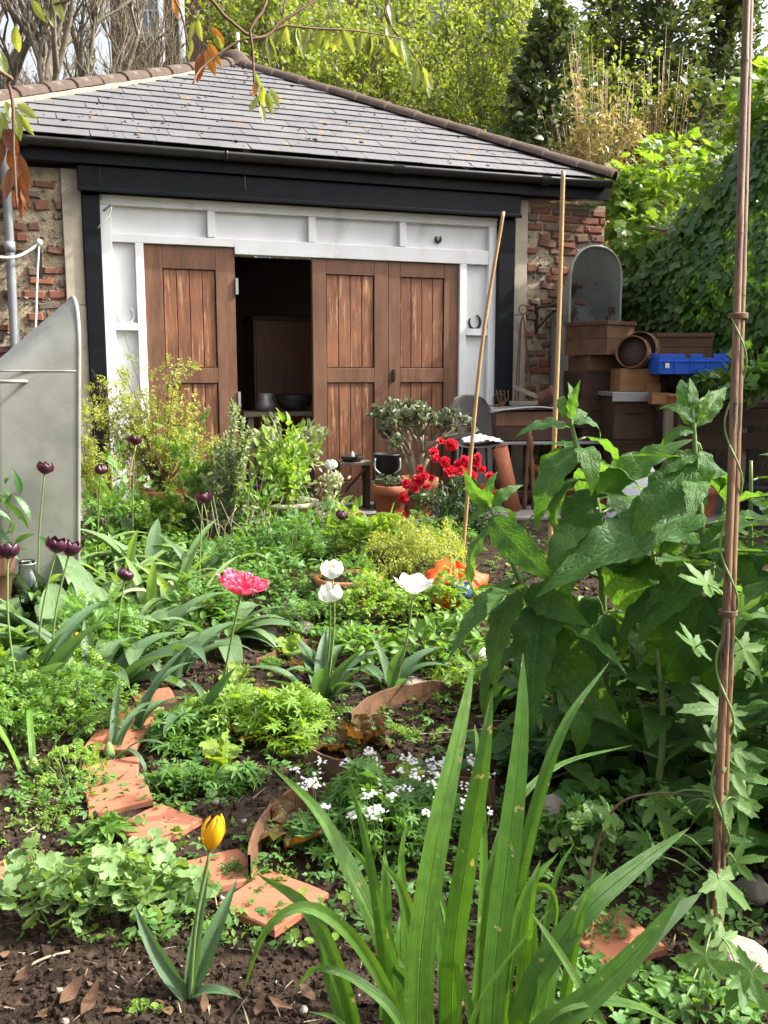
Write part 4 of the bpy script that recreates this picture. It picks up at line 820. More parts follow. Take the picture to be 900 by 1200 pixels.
# jars at the far left
def jar(label, c, r, h):
    o = thing('glass_jar', label, 'jar', c, 'glass jars by the tin bath'); q = MB(); q.lathe([(0,0),(r*.9,0),(r,.012),(r,h*.62),(r*.55,h*.8),(r*.5,h*.95),(r*.56,h),(r*.48,h),(r*.42,h*.95),(r*.48,h*.78),(r*.94,h*.6),(r*.94,.02),(0,.012)], 22, c); q.build('body', m_glass, o); q = MB(); q.tube([Vector(c)+Vector((r*.57*math.cos(a), r*.57*math.sin(a), h*.95)) for a in np.linspace(0,2*math.pi,20)], .004, 5); q.build('lip', m_tin, o)
p_ = at(33,690,5.3); jar('tall clear glass demijohn in front of the leaning tin bath', (p_.x, p_.y, gh(p_.x,p_.y)), .085, .3); jar('smaller clear glass jar next to the demijohn', (p_.x-.16, p_.y+.05, gh(p_.x-.16,p_.y+.05)), .07, .22)
# ---------------------------------------------------------------- rusty steel edging rings
def gtop(x, y, h):
    d = ray(x, y); z = 0
    for i in range(50): t = (CZ-z-h)/-d.z; z = z*.5+gz(t*d.y)*.5
    return Vector((d.x*t, d.y*t, z))
def edging(pts, h, label):
    P = spline([gtop(x, y, h) for x, y in pts], 30); q = MB(); V = []; F = []
    for i, p in enumerate(P):
        t = (P[min(i+1,29)]-P[max(i-1,0)]).normalized(); s = Vector((t.y,-t.x,0))*.004; g_ = gz(p.y); top = g_+h+.012*noise.noise(Vector((i*.4,h,1)))+.006*noise.noise(Vector((i*1.7,h,4)))
        for b in ((p.x-s.x,p.y-s.y,g_-.05),(p.x+s.x,p.y+s.y,g_-.05),(p.x+s.x,p.y+s.y,top),(p.x-s.x,p.y-s.y,top)): V.append(b)
    for i in range(29):
        for k in range(4): F.append((i*4+k, i*4+(k+1) % 4, i*4+4+(k+1) % 4, i*4+4+k))
    q.add(V, F); return solo(q, 'edging_strip', m_rust, label, 'edging', 'rusty metal edging around the beds', smooth=False)
edging([(292,1002),(294,985),(308,955),(345,926),(420,912),(500,905),(580,915)], .10, 'curved rusty edging ringing the white woodruff bed'); edging([(365,878),(400,890),(480,894),(560,888),(625,868)], .08, 'rusty edging along the front of the red lettuce bed')
edging([(411,836),(430,818),(460,806),(510,799),(560,800),(615,808),(650,820)], .085, 'brown edging arc at the back of the lettuce bed'); edging([(262,816),(300,808),(345,802),(390,806)], .055, 'rusty edging in front of the green lettuces')
edging([(300,772),(350,752),(400,742),(450,738)], .045, 'rusty edging behind the small lettuces near the soil patch'); edging([(560,660+70),(600,722),(650,720),(700,726)], .10, 'low edging behind the comfrey beside the pebbles')
# ---------------------------------------------------------------- stones
def stone(c, s, m, label, seed, group=None):
    r = np.random.RandomState(seed); V, F, U = T_ico; bm = __import__('bmesh').new(); __import__('bmesh').ops.create_icosphere(bm, subdivisions=3, radius=1)
    V = np.array([v.co[:] for v in bm.verts]); F = [tuple(v.index for v in f.verts) for f in bm.faces]; bm.free()
    k = np.array([1+.28*noise.noise(Vector(v)*1.3+Vector((seed*3.1,0,0)))+.1*noise.noise(Vector(v)*3.5+Vector((seed,5,0))) for v in V]); V = V*k[:,None]*np.array(s)+np.array(c); q = MB(); q.add(V, F, r.rand()); return solo(q, 'stone', m, label, 'stone', group, base=Vector(c)-Vector((0,0,s[2])))
def gst(x, y, w_, m, label, seed, asp=.7, group=None):
    p = gnd(x, y); s = w_*p.y*.9/1100/2; stone((p.x, p.y+s*.5, p.z+s*asp*.6), (s, s*.85, s*asp), m, label, seed, group)
gst(868,1150,95,m_stone,'large pale pitted rock beside the cane foot',3,.75); gst(885,1062,50,m_dstone,'round dark stone in shade behind the pale rock',4,.9); gst(845,1060,34,m_dstone,'small dark stone against the brown cane',14,.9); gst(648,975,46,m_stone,'pale rock half hidden behind the tall iris blades',5,1.3)
gst(340,728,30,m_stone,'round pale speckled stone at the edge of the bare soil',6,1.0); gst(312,752,30,m_dstone,'striped brown shell like stone on the bare soil',7,.8); gst(352,742,36,m_stone,'flat pinkish stone under the speckled stone',8,.5)
gst(485,812,40,m_stone,'lumpy pale flint on the rim of the lettuce bed',9,.7); gst(455,708,30,m_stone,'white stone behind the lone white tulip',10,.8); gst(482,720,24,m_stone,'pale stone with an orange chip near the white tulip',12,.7)
for i, (x_, y_, w_) in enumerate(((560,775,28),(582,788,26),(600,778,22),(545,790,22),(575,770,18),(615,788,24),(528,778,18))): gst(x_, y_, w_, m_stone if i % 3 else m_rope, 'white pebble heaped by the comfrey stems', 20+i, .7, 'pale pebbles heaped by the comfrey')
for i, (x_, y_, w_) in enumerate(((625,700,26),(650,715,22),(665,740,20),(690,820,24),(655,690,22),(640,750,18))): gst(x_, y_, w_, m_stone, 'pale broken stone glimpsed through the comfrey leaves', 30+i, .6, 'broken stones behind the comfrey')
# ---------------------------------------------------------------- canes
def cane(pts, r, m, label, nodes=7):
    o = thing('cane', label, 'cane', pts[0]); P = spline(pts, 48); rr = [r*(1+.16*max(0, 1-abs(((i/47*nodes) % 1)-.5)*22)) * (1.08-.2*i/47) for i in range(48)]; q = MB(); q.tube(P, rr, 10); q.build('stem', m, o)
    for k in range(nodes): i = int((k+.5)/nodes*47); q = MB(); q.lathe([(rr[i]*1.03,-.004),(rr[i]*1.1,0),(rr[i]*1.03,.004)], 10, P[i]); q.build('node', m, o)
    return o
pb_ = gnd(835,1128); pt_ = at(876,-30,2.42)
c1 = cane([pb_-Vector((0,0,.03)), pb_.lerp(pt_,.5)+Vector((.004,0,0)), pt_], .0098, m_cane2, 'tall brown cane rising past the top of the picture, vine wound round it', 6)
c1b = cane([pb_+Vector((.02,.016,-.03)), pb_.lerp(pt_,.5)+Vector((.022,.016,0)), pt_+Vector((.014,.018,.02))], .0092, m_cane2, 'second brown cane tied tightly alongside the tall vine cane', 5)
for z_ in (.36,.66): p_ = pb_.lerp(pt_, z_); q = MB(); q.tube([p_+Vector((.01+.0215*math.cos(a), .008+.0195*math.sin(a), .003*a/6)) for a in np.linspace(0,25,60)], .0022, 5); q.build('tie', m_rope if z_ < .3 else m_twig, c1)
cane([gnd(541,655)-Vector((0,0,.05)), at(563,420,6.3), at(590,248,6.3)], .013, m_cane, 'pale cane leaning rightwards across the right door frame'); cane([Vector((.93,5.2,.1)), at(654,400,5.2), at(660,200,5.2)], .0135, m_cane, 'pale upright cane in front of the brick pier')
# ---------------------------------------------------------------- plant builders
def rv(s=1.): return Vector((U01(-s,s), U01(-s,s), U01(-s,s)))
strapf = lambda b0=.55, p=3.: (lambda t: (b0+(1-b0)*min(1,t/.35))*(max(0,1-t**p))**.9)
def strap_tpls(W, bends, b0=.55, p=2.6, fold=.35): return [grid_leaf((lambda f: (lambda t: W*f(t)))(strapf(b0, p)), 12, 4, b, fold, .06, 2) for b in bends]
MESH = {}
def meshes(key, tpls, mat):
    if key not in MESH: MESH[key] = [MB().add(T[0], T[1], .5, T[2]).mesh('leaf', mat) for T in tpls]
    return MESH[key]
S_tulip = strap_tpls(.105, (.35,.75,1.15), .6, 2.2, .6); S_strap = strap_tpls(.055, (.5,1.0,1.5,1.9), .8, 3.2, .45); S_broad = strap_tpls(.13, (.7,1.2,1.7), .55, 2.4, .25); S_grass = strap_tpls(.02, (.3,.8,1.3), .8, 4, .3)
def fan_leaves(o, base, n, key, tpls, mat, ln, tilt=(.25,.9), az=None, wsc=1., spread=.03):
    ms = meshes(key, tpls, mat)
    for i in range(n):
        a = (az[i] if az else U01(0, 6.283)); t = U01(*tilt); d = Vector((math.cos(a)*math.sin(t), math.sin(a)*math.sin(t), math.cos(t))); l = U01(*ln)
        up = Vector((-math.cos(a)*math.cos(t), -math.sin(a)*math.cos(t), math.sin(t))) + rv(.25)
        place('leaf', random.choice(ms), Vector(base)+Vector((math.cos(a)*spread, math.sin(a)*spread, 0)), d, up, (l*wsc*U01(.85,1.15), l, l), o)
def petal_mesh(key, mat, prof, R_, H, span, n=6, m=8, k=6, inner=1., ruffle=0.):
    kk = ('petal', key, inner)
    if kk in MESH: return MESH[kk]
    V = []; F = []; U = []
    def pr(t):
        x = t*(len(prof)-1); i = min(int(x), len(prof)-2); f = x-i; f = f*f*(3-2*f); return prof[i]*(1-f)+prof[i+1]*f
    for i in range(m+1):
        t = i/m; wv = math.sin(math.pi*min(1,(t**1.6*.86+.10)))**.6 if t < 1 else .35
        for j in range(k+1):
            s = -1+2*j/k; a = s*span*wv; r = R_*inner*(pr(t)*(1-.06*s*s)) + ruffle*R_*math.sin(s*7+t*5)*t*.25; z = H*(t - .05*s*s*t*t*2) + ruffle*R_*math.sin(s*9)*t*.18
            V.append((r*math.sin(a), -r*math.cos(a), z)); U.append((s, t, 0))
    for i in range(m):
        for j in range(k): a = i*(k+1)+j; F.append((a, a+1, a+k+2, a+k+1))
    MESH[kk] = MB().add(V, F, .5, U).mesh('petal', mat); return MESH[kk]
PROF = {'closed': (.12,.75,1.,.98,.8,.42), 'cup': (.12,.75,1.,1.08,1.04,.9), 'open': (.1,.65,1.05,1.35,1.6,1.75), 'slim': (.12,.7,.95,1.,.85,.3)}
def tulip(head, base, R_, H, key, prof, label, group=None, leaves=2, leaf_l=(.2,.3), double=False, name='tulip', lean=None, leafmat='tulip'):
    o = thing(name, label, 'tulip', base, group); head = Vector(head); base = Vector(base); mid = base.lerp(head, .55) + Vector((U01(-.02,.02), U01(-.02,.02), 0)) + (Vector(lean) if lean else Vector())
    P = spline([base-Vector((0,0,.02)), mid, head], 14); q = MB(); q.tube(P, [.0055-.0012*i/13 for i in range(14)], 7); q.build('stem', L['stem'], o)
    ax = (P[-1]-P[-3]).normalized(); q = MB(); q.lathe([(0,0),(.005,.001),(.0075,.004),(.005,.02),(.003,H*.4),(0,H*.42)], 8, head, M=ax.to_track_quat('Z','Y').to_matrix()); fl = q.build('flower', L['stem'], o)
    rings = [(6, 1., 0.)] if not double else [(7, 1.15, 0.), (7, .9, .4), (6, .62, .2), (5, .35, .6)]
    for n_, inn, ph in rings:
        for i in range(n_):
            r_ = inn*(1 if i % 2 else .9); me = petal_mesh(key+prof, L[key], PROF[prof], R_, H, .72 if not double else .5, inner=round(r_, 2), ruffle=.5 if double else .06)
            p = bpy.data.objects.new('petal', me); COL.objects.link(p); p.parent = fl
            p.matrix_basis = Matrix.Translation(head-OFF[o.name]) @ ax.to_track_quat('Z','Y').to_matrix().to_4x4() @ Matrix.Rotation(2*math.pi*i/n_+ph+U01(-.1,.1), 4, 'Z') @ Matrix.Rotation(U01(-.07,.1), 4, 'X') @ Matrix.Diagonal((1,1,U01(.93,1.05),1))
    if leaves: fan_leaves(o, base, leaves, 'S_tulip'+leafmat, S_tulip, L[leafmat], leaf_l, (.12,.6))
    return o
def head_base(hx, hy, Y, dx=0., dy=0.): h = at(hx, hy, Y); x, y = h.x+dx, Y+dy; return h, Vector((x, y, gh(x, y)))
PG = 'dark purple tulips in the left bed'
for hx, hy, Y, dx, pr, R_, lab, ld in ((52,556,5.4,-.10,'cup',.034,'deep purple tulip standing alone in front of the grey tin bath',None),(118,556,5.9,-.06,'closed',.032,'purple black tulip just right of the tin bath rim',None),(158,522,6.6,-.05,'cup',.037,'tallest purple tulip, before the yellow leaved shrub',None),(237,590,5.8,-.03,'cup',.048,'large dark tulip beside the rosemary bush',None),(9,655,4.0,.02,'cup',.046,'wide open maroon tulip at the far left edge',None),(65,648,4.2,-.13,'cup',.048,'larger bloom of the twin purple tulips low in front of the bath',None),(80,652,4.25,-.12,'cup',.042,'smaller striped bloom touching the big twin purple tulip',None),(146,681,4.5,-.05,'slim',.03,'small slim purple tulip bud over broad green leaves',None),(399,609,6.3,-.04,'closed',.036,'purple tulip by the tipped clay pot in front of the doors',None),(280,639,6.3,0,'closed',.026,'tiny magenta purple tulip under the rosemary',None),(300,576,6.9,.0,'slim',.026,'small purple tulip beside the urn of shrubby leaves',None),(238,557,6.9,-.02,'slim',.022,'half hidden small purple tulip against the shrub stems',None)):
    h, b = head_base(hx, hy, Y, dx, U01(-.05,.05)); tulip(h, b, R_*1.4, R_*2.15, 'purple', pr, lab, PG, 2, (.28,.42))
h, b = head_base(282, 697, 3.65, -.13, .06); tulip(h, b, .057, .074, 'pinkp', 'open', 'frilly double pink tulip in the middle of the bed', None, 2, (.22,.3), True)
for hx, hy, Y, dx, R_, lab, dbl in ((390,678,4.2,-.03,.052,'upper white tulip of the close pair left of centre',False),(387,705,4.2,-.03,.05,'lower white tulip of the close pair left of centre',False),(484,696,4.1,-.09,.052,'lone wide open white tulip right of centre',False),(388,551,7.2,.0,.05,'double white bloom near the urn before the doorway',True),(393,566,7.15,.02,.05,'lower double white bloom near the urn before the doorway',True)):
    h, b = head_base(hx, hy, Y, dx, .03); tulip(h, b, R_, R_*(1.5 if not dbl else 1.6), 'whitep', ('open' if hx == 484 else 'cup') if not dbl else 'closed', lab, None, 3 if not dbl else 2, (.22,.34), dbl)
h, b = head_base(246, 998, 1.98, -.065, .03); yt = tulip(h, b, .0245, .088, 'yellowp', 'slim', 'yellow tulip streaked orange in the lower left soil', None, 0, lean=(-.01,0,0))
ms = meshes('S_tulip'+'tulip', S_tulip, L['tulip'])
for (tx, ty), w_, k, ty_ in (((272,1042),.85,0,.05),((136,1092),.8,1,-.05),((236,1040),.6,0,.02),((262,1150),1.,2,-.06)):
    t_ = at(tx, ty, b.y+ty_); d = t_-b; place('leaf', ms[k], b, d+Vector((0,0,.02+.12*k*d.length)), Vector((0,-1,.5)) if k < 2 else Vector((-.3,-.4,1)), (d.length*w_, d.length*1.06, d.length), yt)
# strap leaved clumps
def clump(name, label, cat, base, n, key, tpls, mat, ln, tilt=(.2,1.), wsc=1., spread=.05, group=None):
    base = Vector((base[0], base[1], gh(base[0], base[1]))); o = thing(name, label, cat, base, group)
    q = MB(); q.lathe([(0,-.02),(.02,-.01),(.022,.02),(.012,.05),(0,.06)], 8, base); q.build('crown', L['stem'], o)
    fan_leaves(o, base, n, key, tpls, L[mat], ln, tilt, None, wsc, spread); return o
BG = 'broad strap leaved bulbs in the left bed'
for i, (x_, Y, n, ml, tp, lab) in enumerate(((20,4.9,9,'pale','S_broad','grey green broad bulb leaves at the left edge under the jars'),(75,4.6,9,'pale','S_broad','grey green broad bulb leaves below the twin purple tulips'),(118,5.3,9,'pale','S_broad','pale broad leaves right of the twin purple tulips'),(55,5.5,8,'strap','S_strap','green strap leaves just in front of the tin bath foot'),(150,5.7,10,'strap','S_strap','yellowish strap leaves under the tallest purple tulip'),(178,5.2,8,'strap','S_strap','arching strap leaves above the slim purple bud'),(205,5.6,10,'strap','S_strap','arching striped leaves left of the rosemary foot'),(235,5.9,8,'strap','S_strap','long arching leaves reaching toward the rosemary'),(165,4.7,6,'pale','S_broad','upright broad leaves behind the fennel'),(115,4.15,6,'tulip','S_tulip','blue green leaves among the fennel fronds'),(35,4.05,6,'tulip','S_tulip','blue green leaves under the far left maroon tulip'),(200,4.35,5,'tulip','S_tulip','blue green tulip leaves beside the bare soil'),(255,4.9,6,'pale','S_broad','broad floppy leaves near the round speckled stone'))):
    p = on(x_, Y); clump('bulb_leaves', lab, 'bulb leaves', p, int(n*1.7), tp+ml, globals()[tp], ml, (.32,.6), (.12,.95), 1.1, .09, BG)
for i, (x_, Y, n, ml, tp, lab) in enumerate(((60,5.0,12,'pale','S_broad','wide grey green leaves between the maroon and twin purple tulips'),(135,4.9,10,'pale','S_broad','pale folded leaves below the slim purple bud'),(185,5.9,10,'pale','S_broad','pale upright leaves left of the dry bleached stems'),(225,5.3,10,'strap','S_strap','arching strap leaves right of the cream striped spray'),(95,6.2,12,'strap','S_strap','strap leaves at the foot of the yellow shrub'),(10,5.4,8,'pale','S_broad','broad leaves hiding the base of the glass jars'),(265,6.0,9,'strap','S_strap','strap leaves reaching up to the rosemary stems'))): p = on(x_, Y); clump('bulb_leaves', lab, 'bulb leaves', p, n, tp+ml, globals()[tp], ml, (.38,.62), (.08,.75), 1.15, .1, BG)
for x_, Y, lab in ((205,5.35,'cream striped leaf spray beside the slim purple bud'),): p = on(x_, Y); clump('striped_leaves', lab, 'bulb leaves', p, 5, 'S_strapv', S_strap, 'varieg', (.35,.5), (.1,.6), 1.3)
p = gnd(128, 888); o = clump('leek', 'young leek growing through the path tiles', 'leek', p, 5, 'S_strapt', S_strap, 'tulip', (.22,.36), (.05,.5), 1.); p = gnd(150, 862); clump('leek', 'second taller leek behind the tile path', 'leek', p, 6, 'S_strapt', S_strap, 'tulip', (.3,.46), (.05,.7), 1.1)
p = gnd(236, 850); clump('bulb_leaves', 'pair of wide blue green leaves below the pink tulip', 'bulb leaves', p, 4, 'S_tulip'+'tulip', S_tulip, 'tulip', (.22,.34), (.1,.7), 1.5); p = gnd(377, 815); clump('bulb_leaves', 'dense blue green tulip leaves under the close white pair', 'bulb leaves', p, 10, 'S_tulip'+'tulip', S_tulip, 'tulip', (.26,.40), (.08,.8), 1.2, .07); p = gnd(458, 805); clump('bulb_leaves', 'few green tulip leaves under the lone white tulip', 'bulb leaves', p, 5, 'S_tulip'+'tulip', S_tulip, 'tulip', (.2,.32), (.1,.9), 1.2); p = gnd(40, 905); clump('thin_stems', 'slender upright green shoots at the left edge of the soil', 'plant', p, 5, 'S_grass', S_grass, 'fresh', (.3,.42), (.03,.35), 1.4)
# ---------------------------------------------------------------- leafy mounds and bushes
def mound_pts(c, rx, ry, h, n, shell=.55):
    a = RS.rand(n)*2*math.pi; r = np.sqrt(RS.rand(n)); ra = np.array([.72+.55*(noise.noise(Vector((math.cos(q)*1.6+c[0]*3, math.sin(q)*1.6+c[1]*3, h*7)))+.35) for q in a]); r_ = r*ra; x = c[0]+rx*r_*np.cos(a); y = c[1]+ry*r_*np.sin(a)
    top = h*np.sqrt(np.maximum(0, 1-.85*r*r))*(.45+1.1*np.array([noise.noise(Vector((xx*6, yy*6, h*9)))*.6+.5 for xx, yy in zip(x, y)])); z = top*(1-(1-shell)*RS.rand(n)**1.2)
    z0 = np.array([gh(xx, yy) for xx, yy in zip(x, y)]); d = np.stack([np.cos(a)*(r*.6+.35), np.sin(a)*(r*.6+.35), .2+.5*RS.rand(n)], 1) + RS.randn(n,3)*.45
    return np.stack([x, y, z0+z], 1), d
def mound(name, label, cat, c, rx, ry, h, n, T, mat, s, group=None, stem=.0, flowers=None, smin=.6, stalks=26):
    c = Vector((c[0], c[1], gh(c[0], c[1]))); o = thing(name, label, cat, c, group); P, d = mound_pts(c, rx, ry, h, n); q = MB()
    up = np.array([0,0,1.])+RS.randn(n,3)*.35; q.scatter(T, P - d/np.linalg.norm(d,axis=1,keepdims=True)*s*.5, d, up, s*(smin+(1.25-smin)*RS.rand(n)), RS.rand(n)); q.build('foliage', L[mat], o, kind='stuff')
    q = MB()
    for i in range(min(n, stalks)): p = P[i]; b = Vector((c.x+(p[0]-c.x)*.55, c.y+(p[1]-c.y)*.55, gh(p[0], p[1])-.01)); q.tube(spline([b, b.lerp(Vector(p), .5)+Vector((0,0,.03*h)), Vector(p)], 5), [.003,.0027,.0024,.002,.0015], 4)
    q.build('stem', L['stem'], o, kind='stuff')
    if flowers:
        fm, fn, fs = flowers; q = MB(); idx = np.argsort(-P[:,2]+RS.randn(n)*h*.15)[:fn]; q.scatter(T_flw, P[idx]+np.array([0,0,.02]), RS.randn(fn,3)*[1,1,.2], np.array([0,-.3,1])+RS.randn(fn,3)*.3, fs*(.7+.5*RS.rand(fn)), RS.rand(fn)); q.build('blossom', L[fm], o, kind='stuff')
    return o
T_flw = merge([(T_small, (0,0,0), (math.sin(a), math.cos(a), .3), (0,0,1), (1.3,1,1)) for a in np.arange(5)*2*math.pi/5])
G = lambda x, y: gnd(x, y)
LP = 'low leafy plants in the bed'
MO = [  # name, label, cat, px, rx, ry, h, n, T, mat, size
 ('parsley','bright feathery parsley mass at the left edge above the bare soil','parsley',(35,860),.36,.36,.24,700,T_parsley,'fresh',.05),
 ('parsley','parsley spilling left of the upper path tiles','parsley',(85,845),.25,.3,.18,420,T_parsley,'fresh',.045),
 ('fennel','wispy light green fennel clump right of the twin tulips','fennel',(112,775),.22,.22,.36,330,T_feather,'herb',.085),
 ('celandine','leafy green mound at the left edge beneath the broad leaves','plant',(30,790),.4,.3,.2,420,T_round,'bright',.045),
 ('herb_mound','herb mound with ferny leaves under the fennel','herb',(75,800),.3,.3,.2,420,T_parsley,'bright',.05),
 ('cleavers','whorled bright cleavers right of the tile path','cleavers',(225,868),.2,.22,.12,260,T_whorl,'herb',.042),
 ('cleavers','whorled cleavers mass behind the red lettuce','cleavers',(320,862),.3,.26,.17,560,T_whorl,'bright',.042),
 ('cleavers','cleavers sprawling above the tile path below the pink tulip','cleavers',(265,850),.2,.2,.14,300,T_whorl,'bright',.04),
 ('cleavers','narrow leaved green tuft by the lower path tiles','cleavers',(225,925),.16,.14,.09,130,T_whorl,'herb',.045),
 ('cleavers','small whorled seedlings beside the rusty ring','cleavers',(275,925),.12,.1,.09,80,T_whorl,'herb',.045),
 ('geranium','round leaved pale green patch below the tile path','geranium',(75,1075),.31,.2,.17,300,T_round,'round',.034),
 ('geranium','round leaved pale green patch touching the yellow tulip','geranium',(165,1055),.22,.2,.17,210,T_round,'round',.034),
 ('weed_sprigs','thin weedy sprigs between the soil and the tiles','weeds',(85,935),.18,.22,.07,110,T_parsley,'fresh',.035),
 ('weed_sprigs','weedy fringe along the left of the path tiles','weeds',(85,905),.14,.2,.09,150,T_parsley,'bright',.035),
 ('weed_sprigs','small leafy weeds over the lower path tiles','weeds',(285,1030),.09,.06,.05,60,T_sprig,'herb',.028),
 ('weed_sprigs','grassy weeds beside the fifth tile','weeds',(125,985),.1,.08,.07,90,T_grass1 if 'T_grass1' in globals() else T_lance,'fresh',.07),
 ('strawberry','dark leafy mound behind the bare soil patch','strawberry',(235,735),.34,.26,.22,420,T_ovate,'herb',.06),
 ('strawberry','dense leaves behind the speckled stone','strawberry',(310,705),.36,.3,.26,520,T_ovate,'herb',.06),
 ('strawberry','three part leaves right of the close white tulips','strawberry',(430,775),.22,.2,.18,240,T_ovate,'fresh',.06),
 ('strawberry','broad green leaves under the lone white tulip','strawberry',(510,775),.3,.25,.22,260,T_ovate,'fresh',.075),
 ('celery_leaf','bright leafy mass between the terracotta pot and white tulips','celery',(430,728),.3,.28,.24,420,T_parsley,'bright',.06),
 ('celery_leaf','light green leaves below the orange net','celery',(520,728),.3,.24,.26,320,T_parsley,'bright',.065),
 ('celery_leaf','leafy herbs along the foot of the rosemary','celery',(265,672),.4,.3,.24,420,T_parsley,'herb',.055),
 ('celery_leaf','leaf mass left of the tipped clay pot','celery',(345,665),.34,.3,.34,460,T_parsley,'herb',.055),
 ('ground_ivy','small leaves over the soil behind the white tulips','ground ivy',(400,755),.22,.16,.1,200,T_round,'herb',.03),
 ('seedlings','tiny green seedlings on the lettuce bed soil','seedlings',(462,862),.12,.06,.05,60,T_sprig,'bright',.03),
 ('thyme','small rounded cushion of green by the pale lettuce','thyme',(318,783),.07,.06,.06,160,T_sprig,'fresh',.022),
 ('chervil','feathery leaves left of the pebbles','chervil',(545,815),.14,.12,.18,130,T_parsley,'bright',.05),
 ('fumitory','pale lobed leaves in front of the dark rock','plant',(690,1010),.15,.12,.15,70,T_round,'round',.036),
 ('ground_ivy','shaded small leaves below the iris at the bottom','ground ivy',(720,1170),.2,.14,.07,190,T_round,'herb',.022),
 ('ground_ivy','sparse dark leaves at the lower right corner','ground ivy',(810,1190),.22,.12,.08,180,T_ovate,'herb',.04),
 ('weed_sprigs','low weeds between the rusty ring and path','weeds',(405,1000),.1,.09,.08,60,T_sprig,'herb',.04),
 ('herb_mound','lobed leaves hiding the foot of the pale rock behind the iris','herb',(668,1000),.16,.1,.17,150,T_parsley,'herb',.06),
 ('ground_ivy','shaded leaves on the soil under the comfrey front','ground ivy',(720,960),.3,.14,.13,190,T_ovate,'herb',.06),
 ('weed_sprigs','thin weeds right of the iris in shade','weeds',(690,1095),.14,.1,.09,70,T_sprig,'herb',.03),
 ('celery_leaf','shadowed greenery behind the pebbles and comfrey','celery',(600,745),.34,.25,.2,300,T_parsley,'herb',.05),
 ('strawberry','low leaves right behind the tin bath jars','strawberry',(95,690),.4,.3,.18,260,T_ovate,'herb',.06),
 ('ground_ivy','small bright leaves on the soil at the bottom of the bed','ground ivy',(170,1185),.07,.04,.03,24,T_round,'bright',.016),
 ('ground_ivy','low green carpet left of the rosemary foot','ground ivy',(215,655),.5,.35,.16,520,T_ovate,'herb',.055),
 ('ground_ivy','leafy carpet between the tin bath and the yellow shrub','ground ivy',(130,660),.45,.35,.14,300,T_ovate,'fresh',.06),
 ('celery_leaf','bright leaf carpet in front of the stone urn','celery',(300,655),.4,.3,.2,420,T_parsley,'fresh',.055),
 ('strawberry','leafy mass right of the bare soil patch','strawberry',(370,735),.3,.25,.16,330,T_parsley,'herb',.055),
 ('celery_leaf','fresh green leaves at the foot of the red flowers','celery',(500,648),.4,.3,.26,360,T_parsley,'fresh',.06),
 ('ground_ivy','dark leaves at the foot of the comfrey','ground ivy',(640,905),.35,.2,.14,180,T_ovate,'dark',.08),
 ('ground_ivy','dark ground leaves right of the vine cane','ground ivy',(880,960),.3,.3,.16,170,T_ovate,'dark',.08),
 ('ground_ivy','shaded leaves behind the comfrey stems','ground ivy',(720,800),.5,.4,.3,330,T_ovate,'dark',.11),
 ('ground_ivy','shaded leaf mass behind the cane at the right edge','ground ivy',(850,790),.5,.4,.4,330,T_ovate,'dark',.11),
 ('herb_mound','light herb mound above the upper path tiles','herb',(160,770),.3,.25,.2,300,T_parsley,'fresh',.05),
 ('weed_sprigs','sparse seedlings on the bare left soil','weeds',(55,965),.12,.1,.05,30,T_sprig,'bright',.03),
]
for nm, lab, cat, (x_, y_), rx, ry, h, n, T, mt, s in MO: mound(nm, lab, cat, G(x_, y_), rx, ry, h, n, T, mt, s)
# woodruff with white flower heads
c = G(455, 985); o = mound('woodruff', 'white flowered woodruff filling the rusty ring behind the iris', 'woodruff', c, .30, .24, .20, 560, T_whorl, 'herb', .042)
q = MB(); st = MB(); c = Vector(c)
for i in range(58):
    a, r = U01(0,6.283), U01()**.5; p = Vector((c.x+.03+.37*r*math.cos(a), c.y+.25*r*math.sin(a), 0)); p.z = gh(p.x,p.y)+.17+.09*U01()*(1-.5*r); st.tube(spline([p-Vector((U01(-.02,.02),0,.12)), p-Vector((0,0,.04)), p],5), .0016, 4)
    N = 11; st_ = np.array(p)+RS.randn(N,3)*[.010,.010,.005]; q.scatter(T_flw, st_, RS.randn(N,3)*[1,1,.2], np.array([0,-.4,1])+RS.randn(N,3)*.4, .0053+.0025*RS.rand(N), RS.rand(N))
q.build('blossom', L['whitef'], o, kind='stuff'); st.build('flower_stalk', L['stem'], o, kind='stuff')
q = MB(); N = 14; p = G(85,790); q.scatter(T_flw, np.array(p)+RS.randn(N,3)*[.03,.03,.015]+[0,0,.22], RS.randn(N,3), np.array([0,-.5,1])+RS.randn(N,3)*.4, .014, RS.rand(N)); o = thing('wallflower', 'small bright yellow flower cluster among the parsley', 'flower', p); q.build('blossom', L['yellowp'], o, kind='stuff'); q = MB(); q.tube(spline([p, p+Vector((.01,0,.1)), p+Vector((0,0,.22))], 6), .003, 5); q.build('stem', L['stem'], o)
# lettuces
T_let = [grid_leaf(lambda t, a=a: (.16+.3*t)*math.sin(math.pi*min(1,(t*.8+.13)))**.6*(1+.08*math.sin(t*23+a)), 12, 8, b, .35, .28, 3.2, .1) for a, b in ((0,.4),(2,-.2),(4,.8))]
def lettuce(x, y, n, ln, mat, label, tilt=(.5,1.2)):
    p = G(x, y); o = thing('lettuce', label, 'lettuce', p); ms = meshes('let'+mat, T_let, L[mat])
    q = MB(); q.lathe([(0,-.01),(.015,0),(.014,.02),(0,.03)], 8, p); q.build('heart', L['stem'], o)
    for i in range(n):
        a = i*2.4+U01(-.3,.3); t = U01(*tilt); d = Vector((math.cos(a)*math.sin(t), math.sin(a)*math.sin(t), math.cos(t))); place('leaf', random.choice(ms), p+d*.008, d, Vector((-math.cos(a),-math.sin(a),.8))+rv(.2), U01(.8,1.15)*ln, o)
